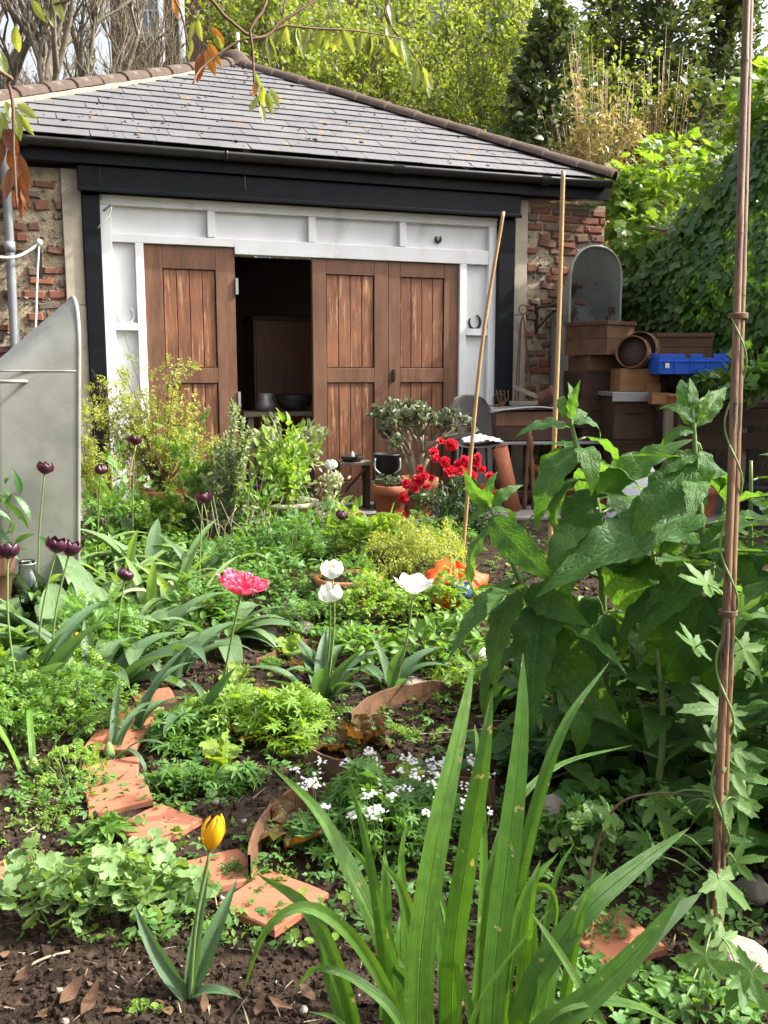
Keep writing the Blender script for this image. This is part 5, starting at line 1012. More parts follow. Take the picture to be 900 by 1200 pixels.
lettuce(425,880,9,.135,'lettuce','large bronze lettuce in the metal edged bed',(.5,1.25)); lettuce(395,882,6,.10,'lettuce','smaller bronze lettuce at the left of the metal edged bed'); lettuce(292,872,7,.12,'lettuce','red brown lettuce among the cleavers')
lettuce(260,905,6,.14,'lettuceg','upright green lettuce at the right of the path',(.1,.7)); lettuce(305,815,8,.075,'lettuce','flat red lettuce behind the pink tulip stem'); lettuce(278,802,7,.10,'lettuceg','yellow green lettuce beside the pink tulip stem'); lettuce(340,770,7,.12,'lettuceg','green lettuce beside the striped brown stone',(.2,.8)); lettuce(352,785,5,.09,'lettuce','red tinged lettuce in front of the flat pinkish stone')
lettuce(350,985,6,.16,'lettuce','floppy bronze lettuce in shade inside the rusty ring',(.7,1.3)); lettuce(490,945,4,.14,'lettuceg','shaded green lettuce behind the tallest iris blades',(.2,.9))
# ---------------------------------------------------------------- shrubs
def shrub(name, label, cat, base, c, rad, nb, stem_r, stem_mat, n, T, mat, s, updir=.4, group=None, shell=.35, part_stems=True, droop=0., z0=None, flowers=None, tips_only=False):
    base = Vector(base); c = Vector(c); o = thing(name, label, cat, base, group); tips = []; q = MB(); pts = []; dirs = []
    for i in range(nb):
        v = rv(1); 
        while v.length > 1 or v.length < .45: v = rv(1)
        tip = c+Vector((v.x*rad[0], v.y*rad[1], v.z*rad[2])); m1 = base.lerp(tip, .45)+Vector((v.x*rad[0]*-.12, v.y*rad[1]*-.12, rad[2]*.12)); P = spline([base+Vector((U01(-.03,.03),U01(-.03,.03),0)), m1+rv(.03), tip], 9)
        q.tube(P, [stem_r*(1-.8*k/8) for k in range(9)], 5)
        for k in range(3):
            j = random.randint(4, 7); e = P[j]+Vector((v.x*rad[0],v.y*rad[1],v.z*rad[2]))*U01(.1,.35)+rv(.22)*min(rad); e2 = e+Vector((0,0,-droop*.1)); q.tube(spline([P[j], P[j].lerp(e2,.5)+Vector((0,0,.02)), e2], 5), [stem_r*.45*(1-.7*kk/4) for kk in range(5)], 4)
            for kk in range(7): f = U01(.25,1.05); pts.append(P[j].lerp(e2, f)); dirs.append(e2-P[j])
        for kk in range(5): f = U01(.45,1.02); jj = f*8; a_ = P[min(8,int(jj))]; pts.append(a_+rv(.02)); dirs.append(P[8]-P[5])
    q.build('stem', stem_mat, o, kind='stuff'); pts = np.array(pts); dirs = np.array([tuple(d.normalized()) for d in dirs]); idx = RS.randint(0, len(pts), n)
    pos = pts[idx]+RS.randn(n,3)*s*.55; d = dirs[idx]*.6+RS.randn(n,3)*.55+np.array([0,0,updir-droop]); q = MB(); q.scatter(T, pos, d, np.array([.1,-.2,1.])+RS.randn(n,3)*.5, s*(.55+.7*RS.rand(n)), RS.rand(n)); q.build('foliage', L[mat], o, kind='stuff')
    if flowers:
        fm, fn, fs = flowers; q = MB(); k = RS.randint(0, len(pts), fn); q.scatter(T_flw, pts[k]+RS.randn(fn,3)*.02, RS.randn(fn,3), np.array([0,-.7,.6])+RS.randn(fn,3)*.4, fs, RS.rand(fn)); q.build('blossom', L[fm], o, kind='stuff')
    return o
b = at(190, 600, 7.6); b.z = gh(b.x,b.y); ypot = flower_pot('terracotta pot holding the yellow leaved shrub', (b.x,b.y,b.z), .17, .30)
shrub('yellow_shrub', 'arching yellow leaved shrub in front of the left door and screen', 'shrub', (b.x,b.y,b.z+.26), at(182,515,7.5), (.74,.38,.62), 46, .007, m_twig, 1050, T_sprig, 'yellow', .075, droop=.1)
o = shrub('yellow_shrub', 'sparse upright yellow shoots rising above the shrub beside the white screen', 'shrub', (b.x-.05,b.y+.05,b.z+.26), at(170,440,7.55), (.5,.2,.5), 12, .006, m_twig, 420, T_sprig, 'yellow', .06)
shrub('yellow_shrub', 'thin yellowish growth overlapping the tin bath rim', 'shrub', at(118,640,6.9)*1., at(108,520,6.9), (.2,.2,.42), 12, .006, m_twig, 600, T_sprig, 'yellow', .055)
b2 = at(215,640,7.0); b2.z = gh(b2.x,b2.y); shrub('green_shrub', 'small leaved green shrub filling the gap below the yellow shrub', 'shrub', b2, at(200,600,7.0), (.62,.28,.26), 22, .006, m_twig, 2200, T_sprig, 'fresh', .055)
q = MB(); b3 = at(158,650,6.9); q.tube(spline([Vector((b3.x,b3.y,.2)), at(152,560,6.95), at(160,520,7.0)], 8), .007, 6); solo(q, 'cane', m_cane, 'thin yellow cane among the yellow shrub stems', 'cane')
for lab, x_, Y, cx, cy, rx, rz, mt, T, n, s in (('loose ferny green growth before the left door bottom',225,6.9,228,560,.2,.42,'fresh',T_pinnate,260,.1),('wispy feathery stems between the tin bath and the yellow shrub',130,6.7,135,585,.25,.34,'herb',T_feather,300,.1),('loose leafy stems rising right of the rosemary',300,6.7,300,575,.18,.34,'fresh',T_ovate,200,.065),('mixed leafy tangle at the foot of the urn',350,6.6,350,625,.32,.22,'herb',T_pinnate,320,.09),('leafy tangle below the double white blooms',410,6.8,408,615,.2,.2,'bright',T_pinnate,170,.08),('tangled green stems in front of the yellow shrub pot',190,6.7,185,620,.3,.2,'bright',T_parsley,300,.07)):
    b = on(x_, Y); shrub('leafy_stems', lab, 'plant', b, at(cx, cy, Y), (rx,.2,rz), 14, .0045, m_barkl, n, T, mt, s, updir=.6)
b = at(258,640,6.8); b.z = gh(b.x,b.y)
o = thing('rosemary', 'upright needle leaved rosemary bush left of the urn', 'rosemary', b); q = MB(); s_ = MB(); fl_m = MB()
for i in range(58):
    tx, ty = random.choice(((285,485),(278,505),(262,520),(250,545),(270,530),(240,575),(262,580),(245,610),(275,590))); tip = at(tx+U01(-17,17), ty+U01(-14,25), b.y+U01(-.16,.16)); P = spline([b+Vector((U01(-.1,.1),U01(-.08,.08),0)), b.lerp(tip,.5)+Vector((U01(-.06,.06),0,-.05)), tip], 10); s_.tube(P, [.005-.0004*k for k in range(10)], 4)
    N = 190; k = RS.rand(N)**.7*6.2+2.8; pos = np.array([P[min(9,int(x))].lerp(P[min(9,int(x)+1)], x % 1) for x in k]); ax = np.array((P[-1]-P[4]).normalized()); q.scatter(T_needle, pos, ax[None]*.75+RS.randn(N,3)*.6, RS.randn(N,3), np.stack([.2*np.ones(N), .03+.022*RS.rand(N), .04*np.ones(N)],1), RS.rand(N))
    if i % 3 == 0: pos = pos[:4]; fl_m.scatter(T_flw, pos+RS.randn(4,3)*.008, RS.randn(4,3), RS.randn(4,3), .009, RS.rand(4))
s_.build('stem', m_barkl, o); q.build('foliage', L['rosemary'], o, kind='stuff'); fl_m.build('blossom', L['lilac'], o, kind='stuff')
# urn with shrub
c_ = at(332,640,7.1); c_.z = gh(c_.x,c_.y); lathe_pot('stone_urn', 'wide two tiered stone urn under the broad leaved shrub', c_, [(0,0),(.14,0),(.15,.04),(.08,.07),(.09,.1),(.2,.15),(.235,.165),(.24,.185),(.225,.195),(.17,.2),(.25,.235),(.275,.255),(.278,.28),(.262,.285),(.24,.265),(.2,.24)], m_hoop if False else m_concrete, 'urn', .255, .245)
shrub('broadleaf_shrub', 'broad leaved green shrub with bare twigs growing in the stone urn', 'shrub', c_+Vector((0,0,.25)), at(340,535,7.1), (.25,.2,.28), 24, .006, m_barkl, 520, T_ovate, 'bright', .085, updir=.6)
shrub('feathery_bush', 'soft feathery grey green bush behind the urn in the doorway', 'bush', at(330,590,7.5)-Vector((0,0,.1)), at(338,505,7.5), (.29,.2,.17), 22, .006, m_twig, 1300, T_pinnate, 'rosemary', .07, updir=.7)
shrub('variegated_shrub', 'cream edged small leaved shrub below the double white blooms', 'shrub', Vector((at(385,610,7.0).x,7.0,.2)), at(388,570,7.0), (.12,.1,.18), 10, .004, m_twig, 420, T_small, 'varieg', .045)
p_ = Vector((at(380,640,6.9).x,6.9,gh(-.4,6.9))); clump('grassy_leaves', 'grassy upright leaves at the right foot of the urn', 'plant', p_, 16, 'S_grass', S_grass, 'fresh', (.3,.5), (.03,.4), 1.4)
o = thing('dead_plant', 'bleached bare stems below the rosemary', 'dead plant', Vector((-1.15,6.5,.19))); q = MB()
for i in range(22): p0 = Vector((-1.32+U01(0,.5),6.45+U01(-.1,.1),.18)); q.tube(spline([p0, p0+Vector((U01(-.06,.06),0,.18)), p0+Vector((U01(-.16,.16),U01(-.08,.08),U01(.25,.45)))], 6), [.005,.005,.0045,.004,.003,.002], 5)
q.build('stem', m_barkl, o); q = MB(); q.tube(spline([Vector((-1.4,6.45,.21)), Vector((-1.1,6.4,.23)), Vector((-.85,6.42,.21))], 8), .006, 5); q.build('fallen_stem', m_barkl, o)
# jade plant in its pot
jb = Vector((at(487,600,8.0).x, 8.0, .215)); flower_pot('tall clay pot hidden behind red blooms, carrying the jade plant', jb, .19, .34)
o = thing('jade_plant', 'bushy grey green jade plant with thick pale branches before the right door', 'jade plant', jb+Vector((0,0,.29))); q = MB(); tips = []
def jade(p, d, l, r, dep):
    e = p+d*l; q.tube(spline([p, p.lerp(e,.5)+rv(.012), e], 5), [r*(1-.28*k/4) for k in range(5)], 6)
    if dep == 0: tips.append((e, d)); return
    for k in range(3 if dep > 1 else 3): nd = (d+rv(.62)+Vector((0,0,.18))).normalized(); jade(e, nd, l*U01(.62,.85), r*.66, dep-1)
for k in range(6): a = k*1.05; jade(jb+Vector((0,0,.28+.03*(k % 3))), Vector((math.cos(a)*.45, math.sin(a)*.42, 1)).normalized(), .245, .03, 3)
q.build('branch', m_barkl, o); q = MB(); P = []; D = []
for e, d in tips:
    for k in range(8): P.append(e+rv(.022)-d*U01(0,.03)); D.append(d*.5+rv(.9)+Vector((0,0,.3)))
n = len(P); q.scatter((np.array([(-.26,.1,-.03),(.26,.1,-.03),(.36,.55,0),(.2,.95,.06),(-.2,.95,.06),(-.36,.55,0),(0,.5,.09),(0,0,0)]), [(7,1,6),(1,2,6),(2,3,6),(3,4,6),(4,5,6),(5,0,6),(0,7,6)], np.zeros((8,3))), np.array([tuple(x) for x in P]), np.array([tuple(x) for x in D]), np.array([0,0,1.])+RS.randn(n,3)*.5, .042+.018*RS.rand(n), RS.rand(n)); q.build('foliage', L['jade'], o, kind='stuff')
sp = Vector((at(457,600,7.8).x, 7.8, .215)); flower_pot('ribbed terracotta pot of succulents left of the red flowers', sp, .15, .30); mo = mound('succulent', 'low grey green succulent spilling over the ribbed terracotta pot', 'succulent', (sp.x,sp.y), .17, .16, .1, 150, T_ovate, 'jade', .05)
for ob in [mo]: ob.location.z += .30-.0
# red flowered rhododendron
rb = Vector((at(520,640,7.3).x,7.3,.2)); o = shrub('rhododendron', 'red flowered bush in front of the jade plant', 'rhododendron', rb, at(525,590,7.3), (.40,.3,.32), 26, .008, m_twig, 1100, T_lance, 'dark', .085, updir=.5)
T_fl6 = merge([(T_card, (0,0,0), (math.sin(a), math.cos(a), .75), (math.sin(a)*-1,math.cos(a)*-1,.5), (1.5,1,1)) for a in np.arange(5)*2*math.pi/5]); ms_ = MB()
N = 13; V_ = RS.randn(N,3); V_ /= np.linalg.norm(V_,axis=1,keepdims=True); ms_.scatter(T_fl6, V_*.010, V_+RS.randn(N,3)*.1, RS.randn(N,3), .034, RS.rand(N)); truss = ms_.mesh('flower_head', L['redp'])
for i, (x_, y_, s_) in enumerate(((529,521,1.25),(508,530,1.),(545,540,1.1),(541,552,1.05),(527,553,1.3),(552,556,1.2),(558,543,.9),(521,541,1.05),(490,563,1.2),(497,558,1.0),(476,567,1.0),(473,583,1.2),(470,603,1.),(492,550,.8),(505,560,.8),(574,558,.9),(567,572,.8),(580,578,.7),(578,586,.6),(516,517,.7),(565,550,.8),(486,572,.9),(536,545,1.0),(510,537,.8),(560,536,.8),(500,570,.8),(547,568,.7))):
    place('flower_head', truss, at(x_, y_, 7.08+U01(-.1,.12)), rv(1)+Vector((0,0,.5)), rv(1), s_*1.12, o)
# bright ferny plants, herb pot, orange net
for lab, x_, y_, rx, h, mt, T, s, n in (('yellow green ferny plant in front of the red flowers',478,672,.38,.34,'yellow',T_sprig,.06,520),('light green ferny plant right of the tipped clay pot',440,655,.3,.3,'bright',T_pinnate,.1,330),('yellowish sprigs above the lone white tulip',500,690,.28,.34,'yellow',T_sprig,.055,300)): mound('ferny_plant', lab, 'plant', G(x_,y_), rx, .28, h, n, T, mt, s)
hp = G(408,705); flower_pot('wide terracotta bowl planted with parsley', (hp.x,hp.y,hp.z), .20, .17); mo = mound('parsley', 'curly parsley growing in the wide terracotta bowl', 'parsley', hp, .19, .18, .15, 260, T_parsley, 'fresh', .045); mo.location.z += .15
q = MB(); cc = at(530,668,5.4); V = []; F = []; n_ = 44
for j in range(14):
    k = j/13; r = .155*math.sin(math.pi*(.12+.85*k))**.6*(.9 if j < 12 else .6)
    for i in range(n_): a = 2*math.pi*i/n_; dd = 1+.45*noise.noise(Vector((math.cos(a)*2.2, math.sin(a)*2.2, k*4)))+.4*noise.noise(Vector((math.cos(a)*5, math.sin(a)*5, k*8))); V.append((cc.x+r*dd*1.15*math.cos(a), cc.y+r*dd*.8*math.sin(a), gz(5.4)+.01+.22*k*(1+.5*noise.noise(Vector((math.cos(a)*3,math.sin(a)*3,2)))+.35*noise.noise(Vector((math.cos(a)*8,math.sin(a)*8,5+k*4))))))
for j in range(13):
    for i in range(n_): F.append((j*n_+i, j*n_+(i+1) % n_, (j+1)*n_+(i+1) % n_, (j+1)*n_+i))
q.add(V, F); o = solo(q, 'net_bag', m_orange, 'crumpled orange net bag behind the lone white tulip', 'net bag')
q = MB(); q.lathe([(0,0),(.05,0),(.07,.05),(.06,.09),(.055,.09),(.06,.05),(0,.01)], 18, at(541,690,5.25)-Vector((0,0,.06))); solo(q, 'pottery_bowl', m_bluewhite, 'small broken blue pottery bowl beside the orange net', 'bowl')
# dark plant at the far left edge
lp = at(-14,660,5.2); lp.z = gh(lp.x,lp.y); flower_pot('dark brown pot at the left edge holding a glossy plant', lp, .14, .36, m=m_rust); shrub('glossy_plant', 'dark glossy leaved plant reaching in at the left edge', 'plant', lp+Vector((0,0,.33)), at(-5,590,5.15), (.2,.2,.26), 12, .006, L['stem'], 110, T_lance, 'dark', .17, updir=.2)
# fallen leaves
FLV = [MB().add(*[x for x in (lambda T: (T[0], T[1], .5, T[2]))(grid_leaf(ov(.2,.45), 8, 4, b, f, .25, 1.5, .3))]).mesh('leaf', L['dead']) for b, f in ((.6,.3),(-.5,.4),(1.1,.1))]
def dead(x, y, l, a, k=None):
    p = gnd(x, y); o = bpy.data.objects.new('fallen_leaf', random.choice(FLV)); COL.objects.link(o); o.matrix_basis = Matrix.Translation(p+Vector((0,0,.012))) @ Euler((U01(-.3,.3), U01(-.4,.4), a)).to_matrix().to_4x4() @ Matrix.Diagonal((l*U01(.9,1.3), l, l, 1)); tag(o, 'dry brown leaf fallen ' + ('on the soil in the bottom left corner' if x < 130 and y > 1100 else 'on the bare soil around the yellow tulip' if 130 <= x < 300 and y > 1070 else 'under the left arching iris blades' if 300 <= x < 505 and y > 1090 else 'on the soil left of the tile path' if y < 1080 and x < 150 else 'on the soil inside the lettuce bed' if y < 900 else 'in shade beside the woodruff'), 'fallen leaf', 'fallen leaves on the soil')
for x_, y_, l, a in ((70,1185,.075,-.5),(95,1195,.085,-.3),(25,1180,.06,1.4),(40,1196,.055,-1.2),(105,1165,.06,.1),(5,1130,.05,.3),(140,1150,.045,2.2),(160,1110,.05,.6),(175,1090,.05,1.2),(395,1160,.075,2.4),(370,1175,.06,.8),(320,1165,.05,2.),(420,1180,.06,-.4),(240,1190,.05,.2),(262,1130,.04,1.),(20,880,.06,1.),(125,920,.07,-1.3),(55,1000,.04,0),(180,1180,.05,-1),(205,1160,.04,.5),(520,845,.06,.3),(545,838,.07,1.3),(480,845,.05,-.6),(425,985,.05,.5),(600,835,.07,.4),(590,860,.06,-.6),(500,1095,.05,.4),(640,1000,.06,.4),(155,1195,.04,1.9),(120,1192,.095,-.7),(200,1196,.08,.5),(15,1160,.07,-.9),(85,1150,.06,.9),(345,1190,.07,1.3),(300,1192,.06,-.2),(50,1198,.085,.2),(60,1150,.035,.3)): dead(x_, y_, l, a)
for lab, P in (('dry pale stalk lying on the soil left of the yellow tulip',((20,1150),(50,1133),(82,1120))),('thin reed lying across the lettuce bed',((478,862),(540,858),(598,854))),('short bent straw on the bare left soil',((30,978),(45,966),(52,958)))):
    q = MB(); q.tube(spline([gnd(*p)+Vector((0,0,.01)) for p in P], 8), .0035, 5); solo(q, 'dry_stalk', m_barkl, lab, 'stalk')

# uncountable small weeds and litter over the whole bed
def carpet(name, label, cat, T, mat, n, s, seed, ylo=2.2, yhi=7.4, thr=.0, zs=.02):
    q = MB(); P = []; rr = np.random.RandomState(seed)
    while len(P) < n:
        y = ylo+(yhi-ylo)*rr.rand()**1.2; x = (rr.rand()-.5)*2*(.45*y+.25)
        if noise.noise(Vector((x*1.7, y*1.7, seed*3.3)))+.35*noise.noise(Vector((x*6, y*6, seed))) < thr: continue
        P.append((x, y, gh(x, y)+zs*rr.rand()))
    q.scatter(T, np.array(P), rr.randn(n,3)*[1,1,.25]+[0,0,.3], np.array([0,0,1.])+rr.randn(n,3)*.35, s*(.5+.9*rr.rand(n)), rr.rand(n)); o = q.build(name, mat); tag(o, label, cat, kind='stuff')
carpet('weeds', 'tiny seedlings and weeds scattered over the soil', 'weeds', T_sprig, L['fresh'], 1500, .04, 1)
carpet('weeds', 'small lobed weeds scattered between the planted clumps', 'weeds', T_parsley, L['herb'], 2400, .055, 2, thr=-.05, zs=.05)
carpet('weeds', 'rounded weed leaves scattered in the bed', 'weeds', T_round, L['bright'], 700, .028, 4, thr=.05, zs=.04)
carpet('leaf_litter', 'dry brown scraps of leaf litter strewn on the soil', 'leaf litter', T_small, L['dead'], 1300, .022, 6, 1.7, 6, -.1, .008)
carpet('leaf_litter', 'short dry twiggy bits strewn on the soil', 'leaf litter', T_needle, m_barkl, 800, .05, 7, 1.7, 6, -.1, .01)
# ---------------------------------------------------------------- iris blades in front
def blade(o, pts, w, fold=.2, face=(0,-1,.25), n=20, taper=2.6, b0=.75, name='leaf', label=None, mat='iris', curlt=0.):
    P = spline(pts, n); V = []; F = []; U = []; k = 6; face = Vector(face)
    for i, p in enumerate(P):
        t = i/(n-1); tg = (P[min(i+1,n-1)]-P[max(i-1,0)]).normalized(); s = tg.cross(face); s.normalize(); nm = s.cross(tg); hw = w/2*(b0+(1-b0)*min(1,t/.4))*max(.012,(1-t**taper)**.85)*(1+.03*math.sin(t*17+w*400))
        for j in range(k+1): a = -1+2*j/k; V.append(p + s*a*hw + nm*(abs(a)*hw*fold + curlt*a*hw*t)); U.append((a, t, hw))
    for i in range(n-1):
        for j in range(k): a = i*(k+1)+j; F.append((a, a+1, a+k+2, a+k+1))
    q = MB(); q.add([tuple(v) for v in V], F, U01(), U); return q.build(name, L[mat], o, label=label)
ib = Vector((.10, 1.76, gh(.1,1.76))); ir = thing('iris_clump', 'big clump of sword shaped iris leaves at the bottom of the picture', 'iris', ib)
A = lambda *P: [at(x, y, Y) for x, y, Y in P]
BL = [ # pts, width(m), fold, taper, face
 (A((480,1290,1.78),(455,1130,1.80),(415,1030,1.84),(372,950,1.92),(318,898,2.02)),.050,.25,2.2,(.5,-1,.3)),
 (A((462,1300,1.75),(452,1130,1.78),(432,1000,1.82),(408,905,1.88)),.036,.3,1.8,(-.3,-1,.2)),
 (A((490,1300,1.72),(492,1130,1.74),(512,980,1.80),(540,850,1.9),(556,772,1.98)),.082,.12,1.5,(.2,-1,.1)),
 (A((528,1300,1.76),(532,1120,1.78),(552,980,1.82),(568,880,1.86),(577,810,1.92)),.062,.2,2.4,(-.5,-1,.15)),
 (A((572,1310,1.68),(578,1150,1.70),(596,990,1.74),(610,860,1.79),(613,765,1.84)),.066,.14,2.6,(.25,-1,.1)),
 (A((575,1300,1.82),(590,1130,1.86),(625,960,1.92),(662,850,1.98),(714,776,2.08)),.042,.3,2.2,(-.4,-1,.3)),
 (A((560,1300,1.84),(572,1060,1.9),(598,955,1.98),(655,897,2.08),(742,873,2.2)),.028,.25,2.,(-.3,-.8,.7)),
 (A((590,1300,1.70),(620,1165,1.72),(680,1075,1.76),(740,1020,1.82),(808,970,1.9)),.058,.18,3.2,(-.5,-1,.6)),
 (A((610,1300,1.6),(640,1215,1.61),(700,1160,1.63),(755,1105,1.66),(800,1046,1.7)),.060,.5,2.8,(-.3,-1,.5)),
 (A((500,1300,1.72),(462,1180,1.70),(415,1100,1.68),(360,1063,1.66),(312,1090,1.64),(284,1165,1.62)),.031,.35,2.6,(-.1,-.9,.6)),
 (A((735,1260,1.6),(700,1190,1.62),(655,1115,1.66),(620,1066,1.70)),.022,.25,2.4,(.3,-1,.2)),
 (A((600,1230,1.62),(660,1180,1.62),(735,1176,1.63),(800,1205,1.63)),.030,.2,2.2,(0,-.5,1)),
 (A((585,1260,1.8),(597,1100,1.85),(615,1050,1.87),(640,1040,1.86),(652,1065,1.85),(645,1120,1.84)),.03,.4,1.8,(-.3,-1,.4)),
 (A((470,1300,1.9),(476,1120,1.95),(470,1010,2.0),(478,960,2.03)),.03,.25,2.,(.3,-1,.1)),
 (A((545,1300,1.92),(560,1120,1.96),(566,1000,2.0),(560,885,2.05),(556,848,2.08)),.032,.3,2.,(.6,-1,.1)),
 (A((505,1300,1.66),(470,1200,1.65),(420,1150,1.66),(372,1135,1.68),(345,1160,1.7)),.024,.3,2.2,(.2,-.8,.6)),
 (A((440,1300,1.76),(402,1200,1.78),(382,1140,1.82),(372,1085,1.86)),.028,.3,2.,(-.4,-1,.1)),
 (A((620,1300,1.75),(640,1190,1.78),(648,1120,1.82),(655,1080,1.86)),.034,.3,2.,(.4,-1,.1)),
 (A((540,1300,1.64),(552,1200,1.64),(590,1130,1.66),(650,1060,1.7)),.014,.2,2.,(.2,-1,.2)),
 (A((560,1300,1.85),(600,1180,1.9),(655,1090,1.95),(690,1040,2.0)),.03,.3,2.2,(-.5,-1,.3)),
 (A((450,1310,1.70),(425,1235,1.70),(395,1195,1.70),(360,1185,1.70)),.02,.2,2.,(.2,-1,.4)),
 (A((515,1300,1.8),(520,1150,1.84),(508,1060,1.88),(490,1010,1.92)),.04,.25,2.,(.5,-1,.1)),
 (A((608,1300,1.66),(626,1200,1.7),(640,1130,1.74),(634,1080,1.78)),.036,.3,2.2,(.3,-1,.1)),
 (A((655,1260,1.68),(668,1200,1.7),(690,1165,1.72)),.018,.2,2.,(.3,-1,.1)),
]
for pts, w_, fo, tp, fc in BL: blade(ir, pts, w_*.9, fo, fc, 22, tp)
for i in range(20):
    x0 = 440+i*11+U01(-8,8); Y_ = U01(1.68,1.95); dx_ = (x0-540)*.5+U01(-70,70); hh = U01(90,330)
    blade(ir, A((x0,1300,Y_),(x0+dx_*.25,1300-hh*.5,Y_+.03),(x0+dx_*.6,1300-hh*.85,Y_+.06),(x0+dx_*1.1,1300-hh,Y_+.1)), U01(.018,.042), U01(.15,.5), (U01(-.7,.7),-1,U01(.1,.4)), 16, U01(1.8,2.8))
q = MB(); blade(ir, A((690,1180,1.68),(745,1120,1.70),(790,1072,1.73),(822,1046,1.75)), .034, .5, (-.6,-1,.5), 12, 3.5, label='pale papery dying iris leaf tip', mat='pale')
for i in range(7): q.lathe([(0,-.12),(.018,-.1),(.02,0),(.012,.05),(0,.06)], 8, ib+Vector((U01(-.1,.1),U01(-.06,.06),.02)))
q.build('rhizome', m_hoop, ir)
# ---------------------------------------------------------------- comfrey
CM = [MB().add(T[0], T[1], .5, T[2]).mesh('leaf', L['comfrey']) for T in T_comfrey]
def comfrey(label, base, stems, leaves, fill):
    o = thing('comfrey', label, 'comfrey', base); q = MB()
    SP = [spline(s, 16) for s in stems]
    if not leaves: fill = [(f[0], .04, .98, f[3], f[4], f[5]) for f in fill]
    for P in SP: q.tube(P, [.0155-.009*k/15 for k in range(16)], 8)
    allp = [p for P in SP for p in P]
    def pet(b):
        n = min(allp, key=lambda p: (p-b).length + (.6 if p.z > b.z+.03 else 0))
        if (n-b).length > .015: q.tube(spline([n, n.lerp(b,.5)+Vector((0,0,.015)), b], 6), [.006,.0056,.005,.0046,.0042,.004], 6)
    for (bx_, by_, bY), (tx, ty, tY), wf, up in leaves:
        b = at(bx_, by_, bY); t_ = at(tx, ty, tY); l = (t_-b).length*1.12; me = random.choice(CM); pet(b)
        low = by_ > 585; place('leaf', me, b, t_-b+Vector((0,0,.16*l)), Vector(up)+rv(.12)+(Vector((-.6,-.1,-.3)) if low else Vector()), (l*wf*(1.18 if low else 1.05), l, l), o)
    for P, t0, t1, n, l0, l1 in fill:
        for i in range(n):
            f = t0+(t1-t0)*(i+U01(0,.6))/n; p = P[int(f*15)]; a = i*2.4+U01(-.3,.3); l = l0+(l1-l0)*(i/n); d = Vector((math.cos(a), math.sin(a), U01(.1,.5))); b = p+d*l*.18; q.tube([p, b], [.006,.004], 5)
            place('leaf', random.choice(CM), b, d+Vector((0,0,-.1)), Vector((-.3*math.cos(a),-.3*math.sin(a),1))+rv(.2), (l*1.0, l, l), o)
    q.build('stem', L['stem'], o); return o
U_ = (0,-.75,.75)
sA = [gnd(712,905)+Vector((0,0,-.02)), at(706,690,3.1), at(700,593,3.08), at(677,527,3.05), at(667,484,3.04)]
sA2 = [gnd(740,890), at(742,660,3.3), at(730,600,3.32), at(726,560,3.33)]
comfrey('tall comfrey with a lit leafy tip in front of the lidded box', gnd(712,905), [sA, sA2], [
 ((668,500,3.04),(612,488,2.98),1.0,(0,-.5,1)),((671,497,3.04),(716,478,3.0),.9,(0,-.5,1)),((666,490,3.04),(646,460,3.0),.9,(-.6,-.4,.6)),((668,488,3.04),(684,450,3.02),1.,(.5,-.7,.4)),((669,492,3.03),(672,452,2.98),.8,(-.5,-.8,.2)),((672,494,3.04),(702,462,3.1),.8,(.3,-.5,.8)),
 ((676,524,3.05),(612,588,2.9),1.05,(-.5,-.5,.8)),((680,527,3.05),(714,562,2.92),1.0,(.4,-.6,.7)),((682,530,3.05),(640,515,3.15),.9,(0,-.4,1)),((684,540,3.05),(728,520,3.2),.9,(0,-.4,1)),
 ((698,582,3.06),(802,515,2.98),.85,(-.15,-.75,.75)),((696,575,3.06),(640,612,2.9),1.05,(-.4,-.7,.6)),((698,598,3.06),(618,700,2.82),.95,(-.35,-.7,.65)),((704,640,3.08),(770,690,2.9),1.,(.3,-.8,.5)),
 ((716,650,3.05),(750,768,2.86),1.0,(.1,-.95,.3)),((700,700,3.05),(640,760,2.9),.9,(-.3,-.8,.5)),((714,600,3.3),(748,556,3.35),.9,(0,-.6,.8)),((735,600,3.32),(700,640,3.2),1.0,(-.2,-.8,.5)),((735,610,3.32),(775,660,3.2),1.,(.2,-.8,.5)),((708,720,3.1),(690,800,2.9),1.,(0,-.9,.4)),((690,660,3.1),(655,665,3.0),.9,(0,-.6,.8))], [(spline(sA,16),.10,.86,17,.40,.2),(spline(sA2,16),.1,.98,14,.38,.18)])
sB = [gnd(832,905)+Vector((0,0,-.02)), at(832,700,2.95), at(826,650,2.93), at(817,560,2.92), at(812,480,2.92)]
